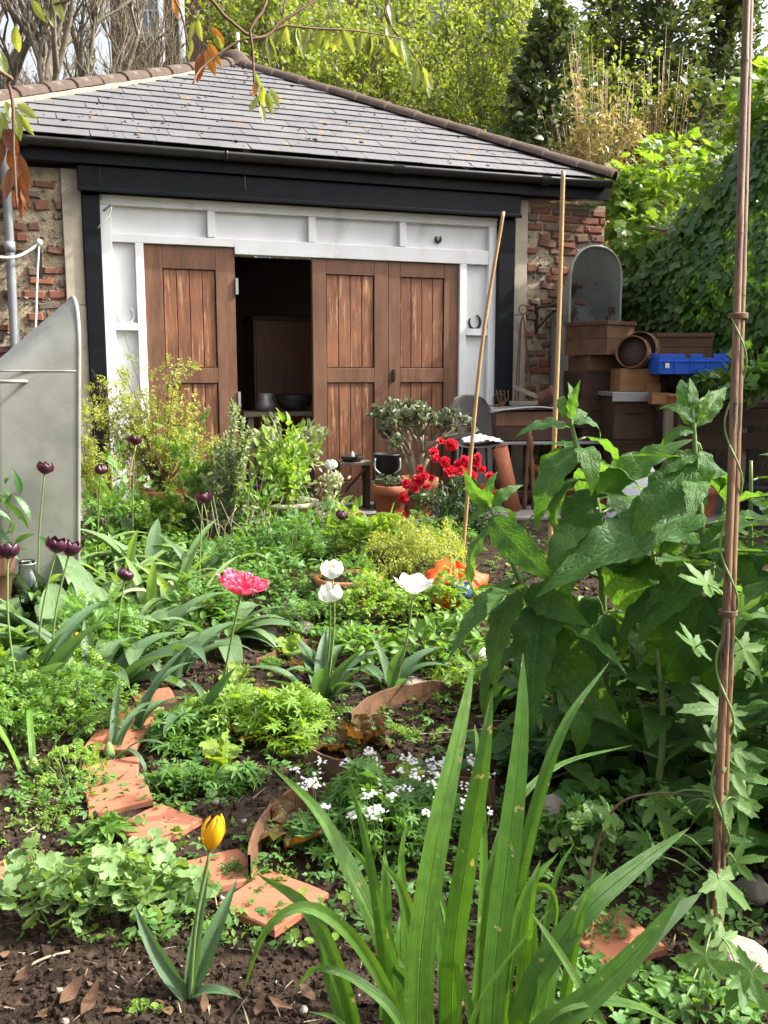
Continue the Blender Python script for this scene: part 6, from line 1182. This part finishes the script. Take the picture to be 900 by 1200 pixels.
comfrey('tallest comfrey, partly behind the vine wrapped cane', gnd(832,905), [sB], [
 ((812,500,2.92),(788,438,2.88),.8,(-.5,-.8,.3)),((814,496,2.92),(800,462,2.84),.7,(.4,-.9,.3)),((815,495,2.92),(838,462,2.9),.8,(.4,-.8,.4)),((816,500,2.92),(856,448,3.0),.9,(-.3,-.8,.5)),((812,505,2.92),(782,500,2.84),.8,(-.3,-.6,.7)),((812,490,2.92),(818,440,2.9),.7,(0,-1,.1)),
 ((820,530,2.92),(770,560,2.86),.9,(-.2,-.6,.8)),((822,528,2.92),(850,575,2.8),1.,(.4,-.7,.6)),((812,545,2.91),(744,612,2.74),1.05,(-.3,-.75,.6)),((822,560,2.92),(884,520,2.95),.9,(.1,-.5,.9)),
 ((824,600,2.93),(660,678,2.7),.78,(-.1,-.6,.8)),((826,620,2.93),(880,690,2.78),1.0,(.3,-.8,.5)),((822,600,2.95),(790,545,3.05),.9,(0,-.6,.7)),((828,665,2.93),(752,720,2.76),1.,(-.3,-.75,.6)),((828,700,2.93),(752,852,2.74),.95,(-.1,-.95,.3)),((832,690,2.95),(895,775,2.8),.95,(.2,-.9,.4)),((830,740,2.95),(850,860,2.8),1.,(.1,-.95,.3)),((824,640,2.95),(780,640,3.1),1.,(0,-.5,.9))], [(spline(sB,16),.10,.86,18,.42,.2)])
sC = [gnd(668,890)+Vector((0,0,-.02)), at(640,760,3.0), at(612,687,2.95), at(590,632,2.92), at(574,592,2.9)]
comfrey('leaning comfrey with drooping leaves nearest the orange net', gnd(668,890), [sC], [
 ((576,606,2.9),(626,688,2.72),.85,(.2,-.85,.5)),((574,596,2.9),(535,568,2.86),.9,(-.3,-.5,.8)),((575,594,2.9),(606,560,2.88),.9,(.2,-.6,.7)),((573,592,2.9),(560,556,2.86),.8,(-.3,-.8,.4)),((578,600,2.9),(612,580,3.0),.9,(.2,-.5,.8)),((570,600,2.9),(548,602,2.86),.9,(-.2,-.5,.8)),
 ((574,618,2.91),(506,690,2.86),.6,(-.5,-.4,.8)),((600,680,2.94),(530,765,2.78),.75,(-.5,-.6,.7)),((612,690,2.94),(545,782,2.76),.8,(-.5,-.7,.6)),((640,700,2.96),(610,826,2.74),1.0,(-.1,-.95,.3)),((618,690,2.95),(675,740,2.8),1.0,(.3,-.85,.5)),((630,735,2.98),(700,860,2.76),1.,(.15,-.95,.3)),((590,640,2.92),(640,655,3.1),.9,(0,-.6,.8))], [(spline(sC,16),.08,.6,9,.38,.26)])
for lab, bx_, Y, hx, hy, sd in (('comfrey at the right edge leaning in behind the cane',935,2.75,915,520,1),('shadowed comfrey at the right edge near the dark stone',960,2.45,950,650,2),('comfrey filling the shade between the tall stems',770,3.35,765,640,3),('rear comfrey right of the tallest stem',900,3.5,880,540,4),('low dark comfrey between the pebbles and the rock',640,3.15,655,760,5),('comfrey low in the shade left of the vine cane',770,2.95,770,760,6),('comfrey in shade under the drooping leaves',690,3.4,690,740,7),('comfrey behind the orange net side of the clump',640,3.9,640,690,3),('broad comfrey at the back right of the clump',840,4.0,840,610,4),('comfrey hugging the right edge by the dark stone',925,2.9,935,720,8)):
    b = on(bx_, Y); t_ = at(hx, hy, Y); P = [b-Vector((0,0,.02)), b.lerp(t_,.5)+Vector((U01(-.03,.03),0,0)), t_]; random.seed(100+sd)
    comfrey(lab, b, [P], [], [(spline(P,16),.05,.98,30 if sd < 5 else 12,.44,.16)])
b = Vector((1.95, 2.95, gh(1.95, 2.95))); shrub('shade_shrub', 'bushy shrub added at the right edge to shade the lower comfrey', 'shrub', b, (1.95,2.95,1.0), (.68,.62,.85), 42, .009, L['stem'], 1500, T_ovate, 'dark', .15, updir=.1)  # added shrub, mostly out of view, sized to shade the lower comfrey leaves
# ---------------------------------------------------------------- vine on the cane
hv = thing('hop_vine', 'hop vine with toothed leaves twisting round the tall brown cane', 'vine', gnd(842,1110)); q = MB(); HM = [MB().add(T_hop[0], T_hop[1], .5, T_hop[2]).mesh('leaf', L['hop'])]; T2 = outline_leaf(palm_r, 60, (0,-1.05,1.05,-2.,2.), -.2, .2, .07); HM.append(MB().add(T2[0], T2[1], .5, T2[2]).mesh('leaf', L['hop']))
CP = [pb_.lerp(pt_, k) for k in np.linspace(0,1,80)]
hel = [pb_.lerp(pt_, k*.66)+Vector((.01+.0225*math.cos(k*34), .008-.0215*math.sin(k*34), 0)) for k in np.linspace(0,1,260)]; q.tube(hel, [.0042-.002*i/259 for i in range(260)], 6)
def hop(bx_, by_, bY, tx, ty, up, me=0, f=None):
    b = at(bx_, by_, bY); t_ = at(tx, ty, bY-.03); d = t_-b; d = d*.82; s = d.length/.98; n = min(hel, key=lambda p: (p-b).length); 
    if (n-b).length < .3: q.tube(spline([n, n.lerp(b,.5)+Vector((0,0,.02)), b], 7), [.0026-.0001*i for i in range(7)], 5)
    place('leaf', HM[me], b, d, Vector(up)+rv(.15), (s*1.0, s, s), hv)
for a in ((846,937,2.25,813,914,(0,-.7,.7)),(850,930,2.2,902,962,(0,-.7,.7)),(866,938,2.2,880,994,(.2,-.9,.3)),(798,946,2.3,760,930,(0,-.3,1)),(768,640+300,2.3,790,985,(0,-.8,.5)),(842,1030,2.15,896,1072,(0,-.5,.9)),(826,1085,2.1,806,1118,(-.2,-.7,.6)),(832,1078,2.1,852,1108,(.2,-.6,.7)),(830,685,2.4,782,680,(0,-.35,1)),(866,718,2.35,902,700,(0,-.4,.9)),(860,580+40,2.4,898,612,(0,-.4,1)),(816,758,2.35,778,742,(0,-.4,.9)),(846,832,2.28,790,826,(0,-.6,.8)),(850,838,2.28,842,876,(-.1,-.9,.3)),(856,836,2.28,874,862,(.2,-.8,.4)),(848,880,2.26,800,876,(0,-.5,.9)),(860,880,2.26,905,892,(0,-.4,.9)),(820,1140,2.0,780,1165,(0,-.6,.8)),(826,1120,2.0,812,1170,(0,-.8,.5)),(870,1150,1.85,905,1195,(0,-.6,.8)),(880,1140,1.85,840,1190,(-.2,-.6,.8)),(846,1100,2.05,882,1130,(0,-.5,.9)),(800,1180,1.9,770,1205,(0,-.5,.9)),(760,985,2.3,730,970,(0,-.5,.9)),(752,1000,2.28,770,1040,(0,-.7,.6)),(858,905,2.24,912,925,(0,-.6,.8)),(862,1010,2.2,905,1000,(0,-.5,.9)),(870,760,2.35,902,800,(.1,-.7,.6)),(780,970,2.3,806,940,(0,-.4,1))): hop(*a, me=random.randint(0,1))
q.build('stem', L['stem'], hv)
q = MB(); P = spline(A((688,1100,2.3),(690,1030,2.28),(718,950,2.28),(765,930,2.27),(830,935,2.25)), 24); P[0] = gnd(690,1090); q.tube(P, [.0045-.002*i/23 for i in range(24)], 6); vs_ = thing('vine_shoot', 'bare twisting vine shoot arching from the soil to the cane', 'vine', P[0]); q.build('stem', m_twig, vs_)
for x_, y_, tx, ty in ((692,1035,664,1022),(695,1030,722,1050),(716,955,690,940),(690,1060,720,1075)): b = at(x_, y_, 2.28); d = at(tx, ty, 2.25)-b; place('leaf', HM[0], b, d, (0,-.6,.8), d.length*.8, vs_)
# ---------------------------------------------------------------- ivy wall on the right
def WP(t): "along the wall base"; return Vector((2.62,11.9,.2)).lerp(Vector((4.75,7.6,.2)), t)
wt = (WP(1)-WP(0)); wd = wt.normalized(); wnm = Vector((-abs(wd.y),-abs(wd.x),0)).normalized()
gw = thing('garden_wall', 'old brick boundary wall buried in ivy on the right', 'wall', WP(0)); q = MB()
Mw = Matrix.Translation(WP(0)) @ Matrix(((wd.x,-wnm.x,0),(wd.y,-wnm.y,0),(0,0,1))).to_4x4(); q.box((-.6,0,-.1),(wt.length+2,.24,2.5), M=Mw); q.build('wall', m_mortar, gw, False)
gwl = [o for o in gw.children][0]; r_ = random.Random(9)
for k in range(12):
    for i in range(9):
        o = bpy.data.objects.new('brick', r_.choice(bms)); COL.objects.link(o); o.parent = gwl; o.matrix_basis = Matrix.Translation(-WP(0)) @ Mw @ Matrix.Translation((1.05+i*.228+(.114 if k % 2 else 0), .02, 1.0+k*.078)) @ Matrix.Diagonal((.214,.09,.066,1))
iv = thing('ivy', 'dark ivy mass draped over the garden wall above the boxes', 'ivy', WP(.3)); q = MB(); P = []; D = []; UPS = []
def ivy_depth(t, z): return .22+.42*(.5+.5*noise.noise(Vector((t*7, z*1.3, 2.)))) + .3*max(0, 1-abs(z-2.3)/1.6)
N = 8200
for i in range(N):
    t = U01(-.05,1.1); top = float(np.interp(t, (0,.1,.22,.385,.488,.577,1), (2.3,2.4,2.56,2.9,3.5,4.0,4.1)))+.3*noise.noise(Vector((t*6,1,7))); lo = 1.45+.22*math.sin(t*7)-.9*max(0,t-.8)+ (.25 if .3 < t < .62 else 0); z = lo+(top-lo)*U01()**.85
    dp = ivy_depth(t, z)*(1 if U01() < .75 else U01(.3,1)); base = WP(0)+wt*t
    if z > top-.35: dp *= U01(-.6,1)
    p = base+wnm*dp; P.append((p.x+U01(-.05,.05), p.y+U01(-.05,.05), z)); D.append(wnm*.5+Vector((U01(-.7,.7),U01(-.7,.7),-1.+U01(-.3,.5)))); UPS.append(wnm*.9+Vector((0,0,.55))+rv(.4))
tp = lambda A_: np.array([tuple(v) for v in A_])
q.scatter(T_ivy, np.array(P), tp(D), tp(UPS), .062+.055*RS.rand(N), RS.rand(N)); q.build('foliage', L['ivy'], iv, kind='stuff'); q = MB()
for i in range(26): t = U01(0,1); b = WP(0)+wt*t+wnm*.05; q.tube(spline([b+Vector((0,0,.0)), b+Vector((U01(-.2,.2),U01(-.2,.2),1.2))+wnm*.06, b+Vector((U01(-.4,.4),U01(-.3,.3),2.6))+wnm*.15], 9), [.018-.0016*k for k in range(9)], 5)
for i in range(14): t = U01(.1,.7); b = WP(0)+wt*t+wnm*.5+Vector((0,0,U01(1.8,2.2))); q.tube(spline([b, b+wnm*.1+Vector((U01(-.1,.1),0,-.15)), b+wnm*.12+Vector((U01(-.2,.2),0,-U01(.2,.45)))], 6), .004, 4)
q.build('stem', m_bark, iv)
# sunlit leafy climber over the wall top
cl = thing('climber', 'sunlit bright green climber arching over the wall beside the roof corner', 'climber', WP(.1)); q = MB(); st_ = MB(); P = []; D = []; sp_ = []
for x_, y_, Y, rx, rz in ((775,235,10.9,.55,.42),(740,245,11.1,.35,.3),(800,200,11.3,.45,.35),(760,275,10.6,.4,.28),(725,225,11.0,.22,.22),(820,300,10.0,.4,.3),(850,215,9.8,.3,.3),(893,120,9.3,.22,.28),(905,160,9.2,.25,.3)):
    c_ = at(x_, y_, Y); b = WP(.15)+Vector((0,0,2.0)); st_.tube(spline([b, b.lerp(c_,.5)+Vector((0,0,.3)), c_], 8), [.014-.0014*k for k in range(8)], 5)
    for i in range(230): v = rv(1); p = c_+Vector((v.x*rx, v.y*.4, v.z*rz)); P.append(p); D.append(v+Vector((0,0,-.5))+rv(.5))
n = len(P); q.scatter(T_ivy, tp(P), tp(D), np.array([.2,-.4,1])+RS.randn(n,3)*.5, .075+.05*RS.rand(n), RS.rand(n)); q.build('foliage', L['ivyb'], cl, kind='stuff'); st_.build('stem', m_bark, cl)
q = MB(); q.tube(spline([at(757,266,10.2), at(790,271,10.1), at(828,270,9.9), at(850,285,9.7), WP(.45)+Vector((0,0,2.3))], 18), [.018+.022*i/17+.006*noise.noise(Vector((i*.7,0,0))) for i in range(18)], 8); q.tube([at(790,271,10.1), at(768,278,10.15)], [.02,.008], 6); solo(q, 'cut_branch', m_barkl, 'sawn pale branch sticking out of the ivy', 'branch')
# bench plants
for lab, x_, y_, Y, rx, rz, n, mt, s in (('leafy potted plants along the potting bench by the cane',855,440,7.95,.34,.16,170,'ivy',.10),('variegated trailing plant on the bench right of the cane',885,425,7.7,.3,.18,130,'herb',.09)):
    c_ = at(x_, y_, Y); shrub('bench_plant', lab, 'plant', Vector((c_.x,c_.y,1.17)), c_, (rx,.2,rz), 14, .004, L['stem'], n, T_ivy, mt, s)
# olive shrub behind the building corner
shrub('bamboo_hedge', 'olive yellow bamboo thicket behind the upright bath', 'bamboo', (3.0,12.6,.2), at(760,320,12.6), (.75,.4,.95), 40, .009, m_cane, 4200, T_lance, 'olive', .13, droop=.25)
# ---------------------------------------------------------------- trees behind
def tree_mesh(base, h, r, seed, depth=5, spread=.5, n0=3, up=.25, trunk_f=.3, lsc=.72, wob=.06):
    rr = random.Random(seed); q = MB(); tips = []
    def rvv(s): return Vector((rr.uniform(-s,s), rr.uniform(-s,s), rr.uniform(-s,s)))
    def br(p, d, l, r0, dep):
        m_ = 5 if dep > 2 else 4; P = [p]
        for k in range(1, m_): d = (d+rvv(wob*2)+Vector((0,0,up*.12))).normalized(); P.append(P[-1]+d*l/(m_-1))
        q.tube(P, [r0*(1-.42*k/(m_-1)) for k in range(m_)], 8 if dep > 3 else (5 if dep > 1 else 3), cap=False)
        if dep <= 1:
            for k in range(1, m_): tips.append((P[k], d))
        if dep == 0: return
        for k in range(n0 if dep > 1 else n0+1):
            j = rr.randint(max(1, m_-3), m_-1) if k else m_-1; nd = (d+rvv(spread)*1.3+Vector((0,0,up))).normalized(); br(P[j], nd, l*lsc*rr.uniform(.75,1.2), r0*.6 if k else r0*.66, dep-1)
    br(Vector(base), Vector((rr.uniform(-.05,.05), 0, 1)), h*trunk_f, r, depth); return q, tips
def tree(name, label, base, h, r, seed, mat, n, s, T=T_card, bark=m_bark, clumps=True, group=None, **kw):
    o = thing(name, label, 'tree', base, group); q, tips = tree_mesh(base, h, r, seed, **kw); q.build('trunk', bark, o)
    if n:
        k = RS.randint(0, len(tips), n); P = tp([tips[i][0] for i in k])+RS.randn(n,3)*s*1.6; D = tp([tips[i][1] for i in k])*.4+RS.randn(n,3)*.6; q = MB(); q.scatter(T, P, D, np.array([.2,0,1])+RS.randn(n,3)*.5, s*(.6+.8*RS.rand(n)), RS.rand(n)); q.build('crown', L[mat], o, kind='stuff')
    return o
ZB = .2
def bp(x, Y): return Vector(((x-450)/FOC*Y*1.03, Y, ZB))
tree('bare_tree', 'large bare budding tree, its grey trunk left of the roof apex', bp(112,17), 10.5, .26, 21, 'olive', 900, .05, depth=7, spread=.5, n0=3, trunk_f=.33, up=.3)
tree('bare_tree', 'bare twiggy tree rising right behind the left hip', bp(172,20), 9, .15, 22, 'olive', 900, .05, depth=7, spread=.55, n0=3, trunk_f=.3, up=.4)
tree('bare_tree', 'leafless tree at the far left above the brick wall', bp(20,21), 10, .17, 23, 'olive', 500, .05, depth=6, spread=.5, n0=3, trunk_f=.33, up=.35)
tree('bare_tree', 'thin bare sapling between the big bare trunk and the apex', bp(165,15.5), 7.5, .09, 24, 'olive', 500, .045, depth=5, spread=.5, n0=3, trunk_f=.34, up=.3)
for x_, Y, h, sd, lab in ((400,17.5,8.6,31,'spring green tree behind the middle of the roof'),(470,19,10,32,'spring green tree taller, left of the dark evergreens'),(330,18.5,8.5,33,'spring green tree just right of the roof apex'),(530,19,9.4,34,'yellow green tree against the first dark evergreen'),(435,23,11,35,'spring green tree furthest back before the flats'),(505,21.5,10.5,36,'tall spring tree before the right hand windows of the flats'),(578,22,11,37,'spring green tree at the right end of the flats'),(365,21,10.5,38,'airy spring tree over the roof slope right of the apex')):
    tree('green_tree', lab, bp(x_, Y), h, .13, sd, 'spring', 12000, .095, depth=6, spread=.55, n0=3, trunk_f=.30, up=.42, group='spring trees behind the roof')
def evergreen(label, x, Y, h, w_, n, seed, mat='evergreen', s=.15, name='evergreen_tree', lo=.08, T=T_card, pw=.8):
    b = bp(x, Y); o = thing(name, label, 'tree', b, 'dark evergreens behind the roof'); q = MB(); rr = random.Random(seed); q.tube(spline([b, b+Vector((rr.uniform(-.1,.1),0,h*.5)), b+Vector((rr.uniform(-.1,.1),0,h))], 10), [.16-.014*k for k in range(10)], 7)
    P = []; D = []
    for i in range(int(n/22)):
        z = lo+(1-lo)*rr.random()**.85; R_ = w_*(min(1, (1-z)**pw*1.45+.04))*(.8+.35*noise.noise(Vector((z*7, seed, 1)))); a = rr.uniform(0,6.283); rad = R_*rr.uniform(.55,1.08); c_ = b+Vector((rad*math.cos(a), rad*math.sin(a), z*h)); q.tube([b+Vector((0,0,max(.2,z*h-.35*rad))), c_], [.03,.008], 3, cap=False)
        for k in range(17): v = rv(1)*.30*(.6+.5*(1-z)); P.append(c_+v); D.append(Vector((math.cos(a)*.6, math.sin(a)*.6, .55))+rv(.6))
    q.build('trunk', m_bark, o); q = MB(); n_ = len(P); q.scatter(T, tp(P), tp(D), np.array([.2,-.1,1])+RS.randn(n_,3)*.6, s*(.6+.7*RS.rand(n_)), RS.rand(n_)); q.build('crown', L[mat], o, kind='stuff')
evergreen('dark evergreen nearest the spring green trees', 632, 16.5, 7.2, 1.7, 9500, 1); evergreen('dark evergreen directly behind the dry bamboo', 690, 19, 9.9, 1.25, 10000, 2); evergreen('tallest dark evergreen right of the dry bamboo', 755, 18, 10.2, 1.15, 11000, 3); evergreen('dark evergreen with a pointed top beside the tall cane', 822, 18.5, 9.5, 1.15, 10000, 4); evergreen('low dark evergreen filling the gap over the ivy wall', 790, 15.5, 5.6, 1.5, 8000, 5, pw=.5); evergreen('shorter dark evergreen behind the right hip', 608, 19.5, 6.5, 1.0, 7000, 6)
shrub('bamboo', 'dry straw coloured bamboo in front of the dark evergreens', 'bamboo', (3.35,14.2,.2), at(692,140,14.2), (.72,.35,1.45), 80, .009, m_cane, 6500, T_lance, 'bamboo', .12, droop=.2); shrub('bamboo', 'thin yellowing bamboo right of the straw coloured clump', 'bamboo', (4.1,14.6,.2), at(775,130,14.6), (.5,.35,1.3), 26, .009, m_cane, 1500, T_lance, 'olive', .11, droop=.2)
# ---------------------------------------------------------------- flats far behind
fb = thing('apartment_block', 'tall brown brick block of flats with white pipes behind the trees', 'apartment block', (-2,34,.2)); X0, X1, Y0 = -9.3, 5.0, 34.
q = MB(); q.box((X0,Y0,0),(X1,Y0+9,17)); wall_ = q.build('wall', m_brickfar, fb, False)
for k in range(6):
    for i in range(7):
        xw = X0+.75+i*2.0; zw = 1.8+k*2.75
        if i == 1: continue
        q = MB(); 
        for lo, hi in (((xw,Y0-.06,zw),(xw+.07,Y0+.05,zw+1.5)),((xw+1.03,Y0-.06,zw),(xw+1.1,Y0+.05,zw+1.5)),((xw+.072,Y0-.06,zw),(xw+1.028,Y0+.05,zw+.07)),((xw+.072,Y0-.06,zw+1.43),(xw+1.028,Y0+.05,zw+1.5)),((xw+.072,Y0-.05,zw+.72),(xw+1.028,Y0+.04,zw+.78)),((xw+.52,Y0-.045,zw+.072),(xw+.57,Y0+.03,zw+.718)),((xw+.52,Y0-.045,zw+.782),(xw+.57,Y0+.03,zw+1.428))): q.box(lo, hi)
        w_ = q.build('window', m_white, wall_, False); q = MB(); q.box((xw+.03,Y0-.012,zw+.03),(xw+1.07,Y0-.008,zw+1.47)); q.build('pane', m_glassy, wall_, False); q = MB(); q.box((xw-.1,Y0-.14,zw-.12),(xw+1.2,Y0-.003,zw-.003)); q.build('sill', m_stone_dress, wall_, False)
for z_ in (4.4, 9.9): q = MB(); q.box((X0-.02,Y0-.05,z_),(X1+.02,Y0-.002,z_+.22)); q.build('string_course', m_stone_dress, fb, False)
q = MB(); q.box((X0-.15,Y0-.2,17.002),(X1+.15,Y0+9.1,17.35)); q.build('parapet', m_stone_dress, fb, False)
for x_ in (-7.55,-6.85): q = MB(); q.tube([(x_,Y0-.12,.1),(x_,Y0-.12,16.9)], .11, 8); q.build('downpipe', m_white, fb)
hb = thing('white_house', 'white rendered house wall glimpsed at the far left', 'house', (-20,42,.2)); q = MB(); q.box((-27,42,0),(-15.6,50,11.6)); q.build('wall', m_white, hb, False); q = MB(); q.prism([(-27.3,11.602),(-15.3,11.602),(-21.3,15.5)], 41.8, 50.2); q.build('roof', m_slate, hb, False)
for xw in (-25.5,-22.5,-19.5):
    for zw in (2,5,8): q = MB(); q.box((xw,41.96,zw),(xw+1.1,42.05,zw+1.6)); q.build('window', m_glassy, hb, False)
# ---------------------------------------------------------------- cherry branches hanging in from above
ct = thing('cherry_tree', 'overhanging tree branches with drooping green and orange leaves in the top left', 'tree', (-3.6,2.2,gh(-3.6,2.2))); q = MB(); tb_ = Vector((-3.6,2.2,-.05))
q.tube(spline([tb_, Vector((-3.55,2.2,1.2)), Vector((-3.4,2.25,2.6)), Vector((-3.1,2.4,3.6))], 12), [.16-.006*k for k in range(12)], 10); q.build('trunk', m_bark, ct); q = MB(); j0 = Vector((-3.1,2.4,3.6))
BR = [[j0, Vector((-1.9,2.8,3.5)), at(262,-60,3.2), at(293,40,3.2), at(298,98,3.2), at(306,128,3.2)], [j0, Vector((-2.0,2.9,3.6)), at(330,-70,3.3), at(322,32,3.25), at(280,48,3.2), at(238,78,3.15), at(226,98,3.1)], [j0, Vector((-1.4,3.0,3.7)), at(250,5,3.4), at(340,30,3.5), at(415,36,3.6), at(470,45,3.7)], [j0, Vector((-1.2,3.0,3.75)), at(420,-60,3.7), at(452,20,3.75), at(478,55,3.8), at(497,82,3.8)],
 [j0, Vector((-2.1,2.6,3.0)), at(-60,90,2.5), at(-10,130,2.5), at(8,160,2.5)], [j0, Vector((-2.0,2.5,2.8)), at(-40,60,2.4), at(10,100,2.4), at(16,180,2.4), at(20,245,2.4)], [j0, Vector((-1.8,2.8,3.5)), at(150,-50,3.0), at(205,0,3.0), at(222,60,3.05)], [j0, Vector((-2.0,2.7,3.3)), at(40,-50,2.7), at(60,10,2.7), at(52,40,2.7)]]
BS = []
for P in BR: S = spline(P, 30); BS.append(S); q.tube(S, [.013-.0105*(k/29)**.4 for k in range(30)], 6)
q.build('branch', m_twig, ct)
T_ch = [grid_leaf(ov(.17,.42), 9, 4, b, .35, .08, 2) for b in (.2,.7,-.2)]; CHM = {k: [MB().add(T[0],T[1],.5,T[2]).mesh('leaf', L[k]) for T in T_ch] for k in ('cherry','oldorange','oldbrown')}
def cherry(x, y, Y, l, a, mt):
    d = Vector((math.sin(a), U01(-.3,.3), -math.cos(a))); place('leaf', random.choice(CHM[mt]), at(x, y, Y), d, Vector((U01(-.6,.6),-1,.3)), l, ct)
for x_, y_, l, a, m_ in ((244,50,.10,.5,'oldorange'),(248,32,.085,.7,'oldorange'),(236,62,.12,-.1,'oldbrown'),(241,58,.11,.35,'oldorange'),(229,25,.085,-.25,'cherry'),(232,22,.09,.1,'cherry'),(252,40,.08,.35,'cherry'),(224,45,.08,-.2,'cherry'),(205,-5,.09,.1,'oldorange'),(308,100,.10,-.1,'cherry'),(312,108,.09,.25,'cherry'),(304,112,.085,-.5,'cherry'),(306,122,.08,.1,'cherry'),(316,104,.09,.5,'cherry'),(301,95,.07,-.3,'oldorange'),(299,85,.07,.3,'cherry')): cherry(x_, y_, 3.18, l*.8, a, m_)
for i in range(36):
    S = BS[random.choice((2,2,2,3,3))]; p = S[random.randint(15,29)]; d = Vector((U01(-.5,.5), U01(-.3,.3), -1)); place('leaf', random.choice(CHM['cherry']), p, d, Vector((U01(-.8,.8),-1,.2)), U01(.07,.115), ct)
for x_, y_, l, a, m_ in ((6,118,.085,.3,'cherry'),(12,125,.10,.5,'cherry'),(20,122,.09,.9,'cherry'),(2,130,.11,0,'cherry'),(25,135,.07,.5,'cherry'),(4,150,.09,.4,'oldbrown'),(10,150,.10,.2,'oldbrown'),(16,168,.11,-.2,'oldbrown'),(20,178,.12,.15,'oldbrown'),(14,195,.11,-.1,'oldbrown'),(22,205,.10,.1,'oldbrown'),(26,218,.07,.2,'oldbrown'),(18,222,.08,-.1,'oldbrown'),(2,160,.10,-.1,'oldbrown'),(24,232,.06,.1,'oldbrown')): cherry(x_, y_, 2.42, l*.85, a, m_)
for x_, y_, l, a, m_ in ((38,0,.07,.5,'cherry'),(62,-4,.075,.4,'cherry'),(18,30,.08,-.1,'cherry'),(55,12,.05,.3,'cherry'),(0,60,.09,.2,'cherry')): cherry(x_, y_, 2.7, l, a, m_)
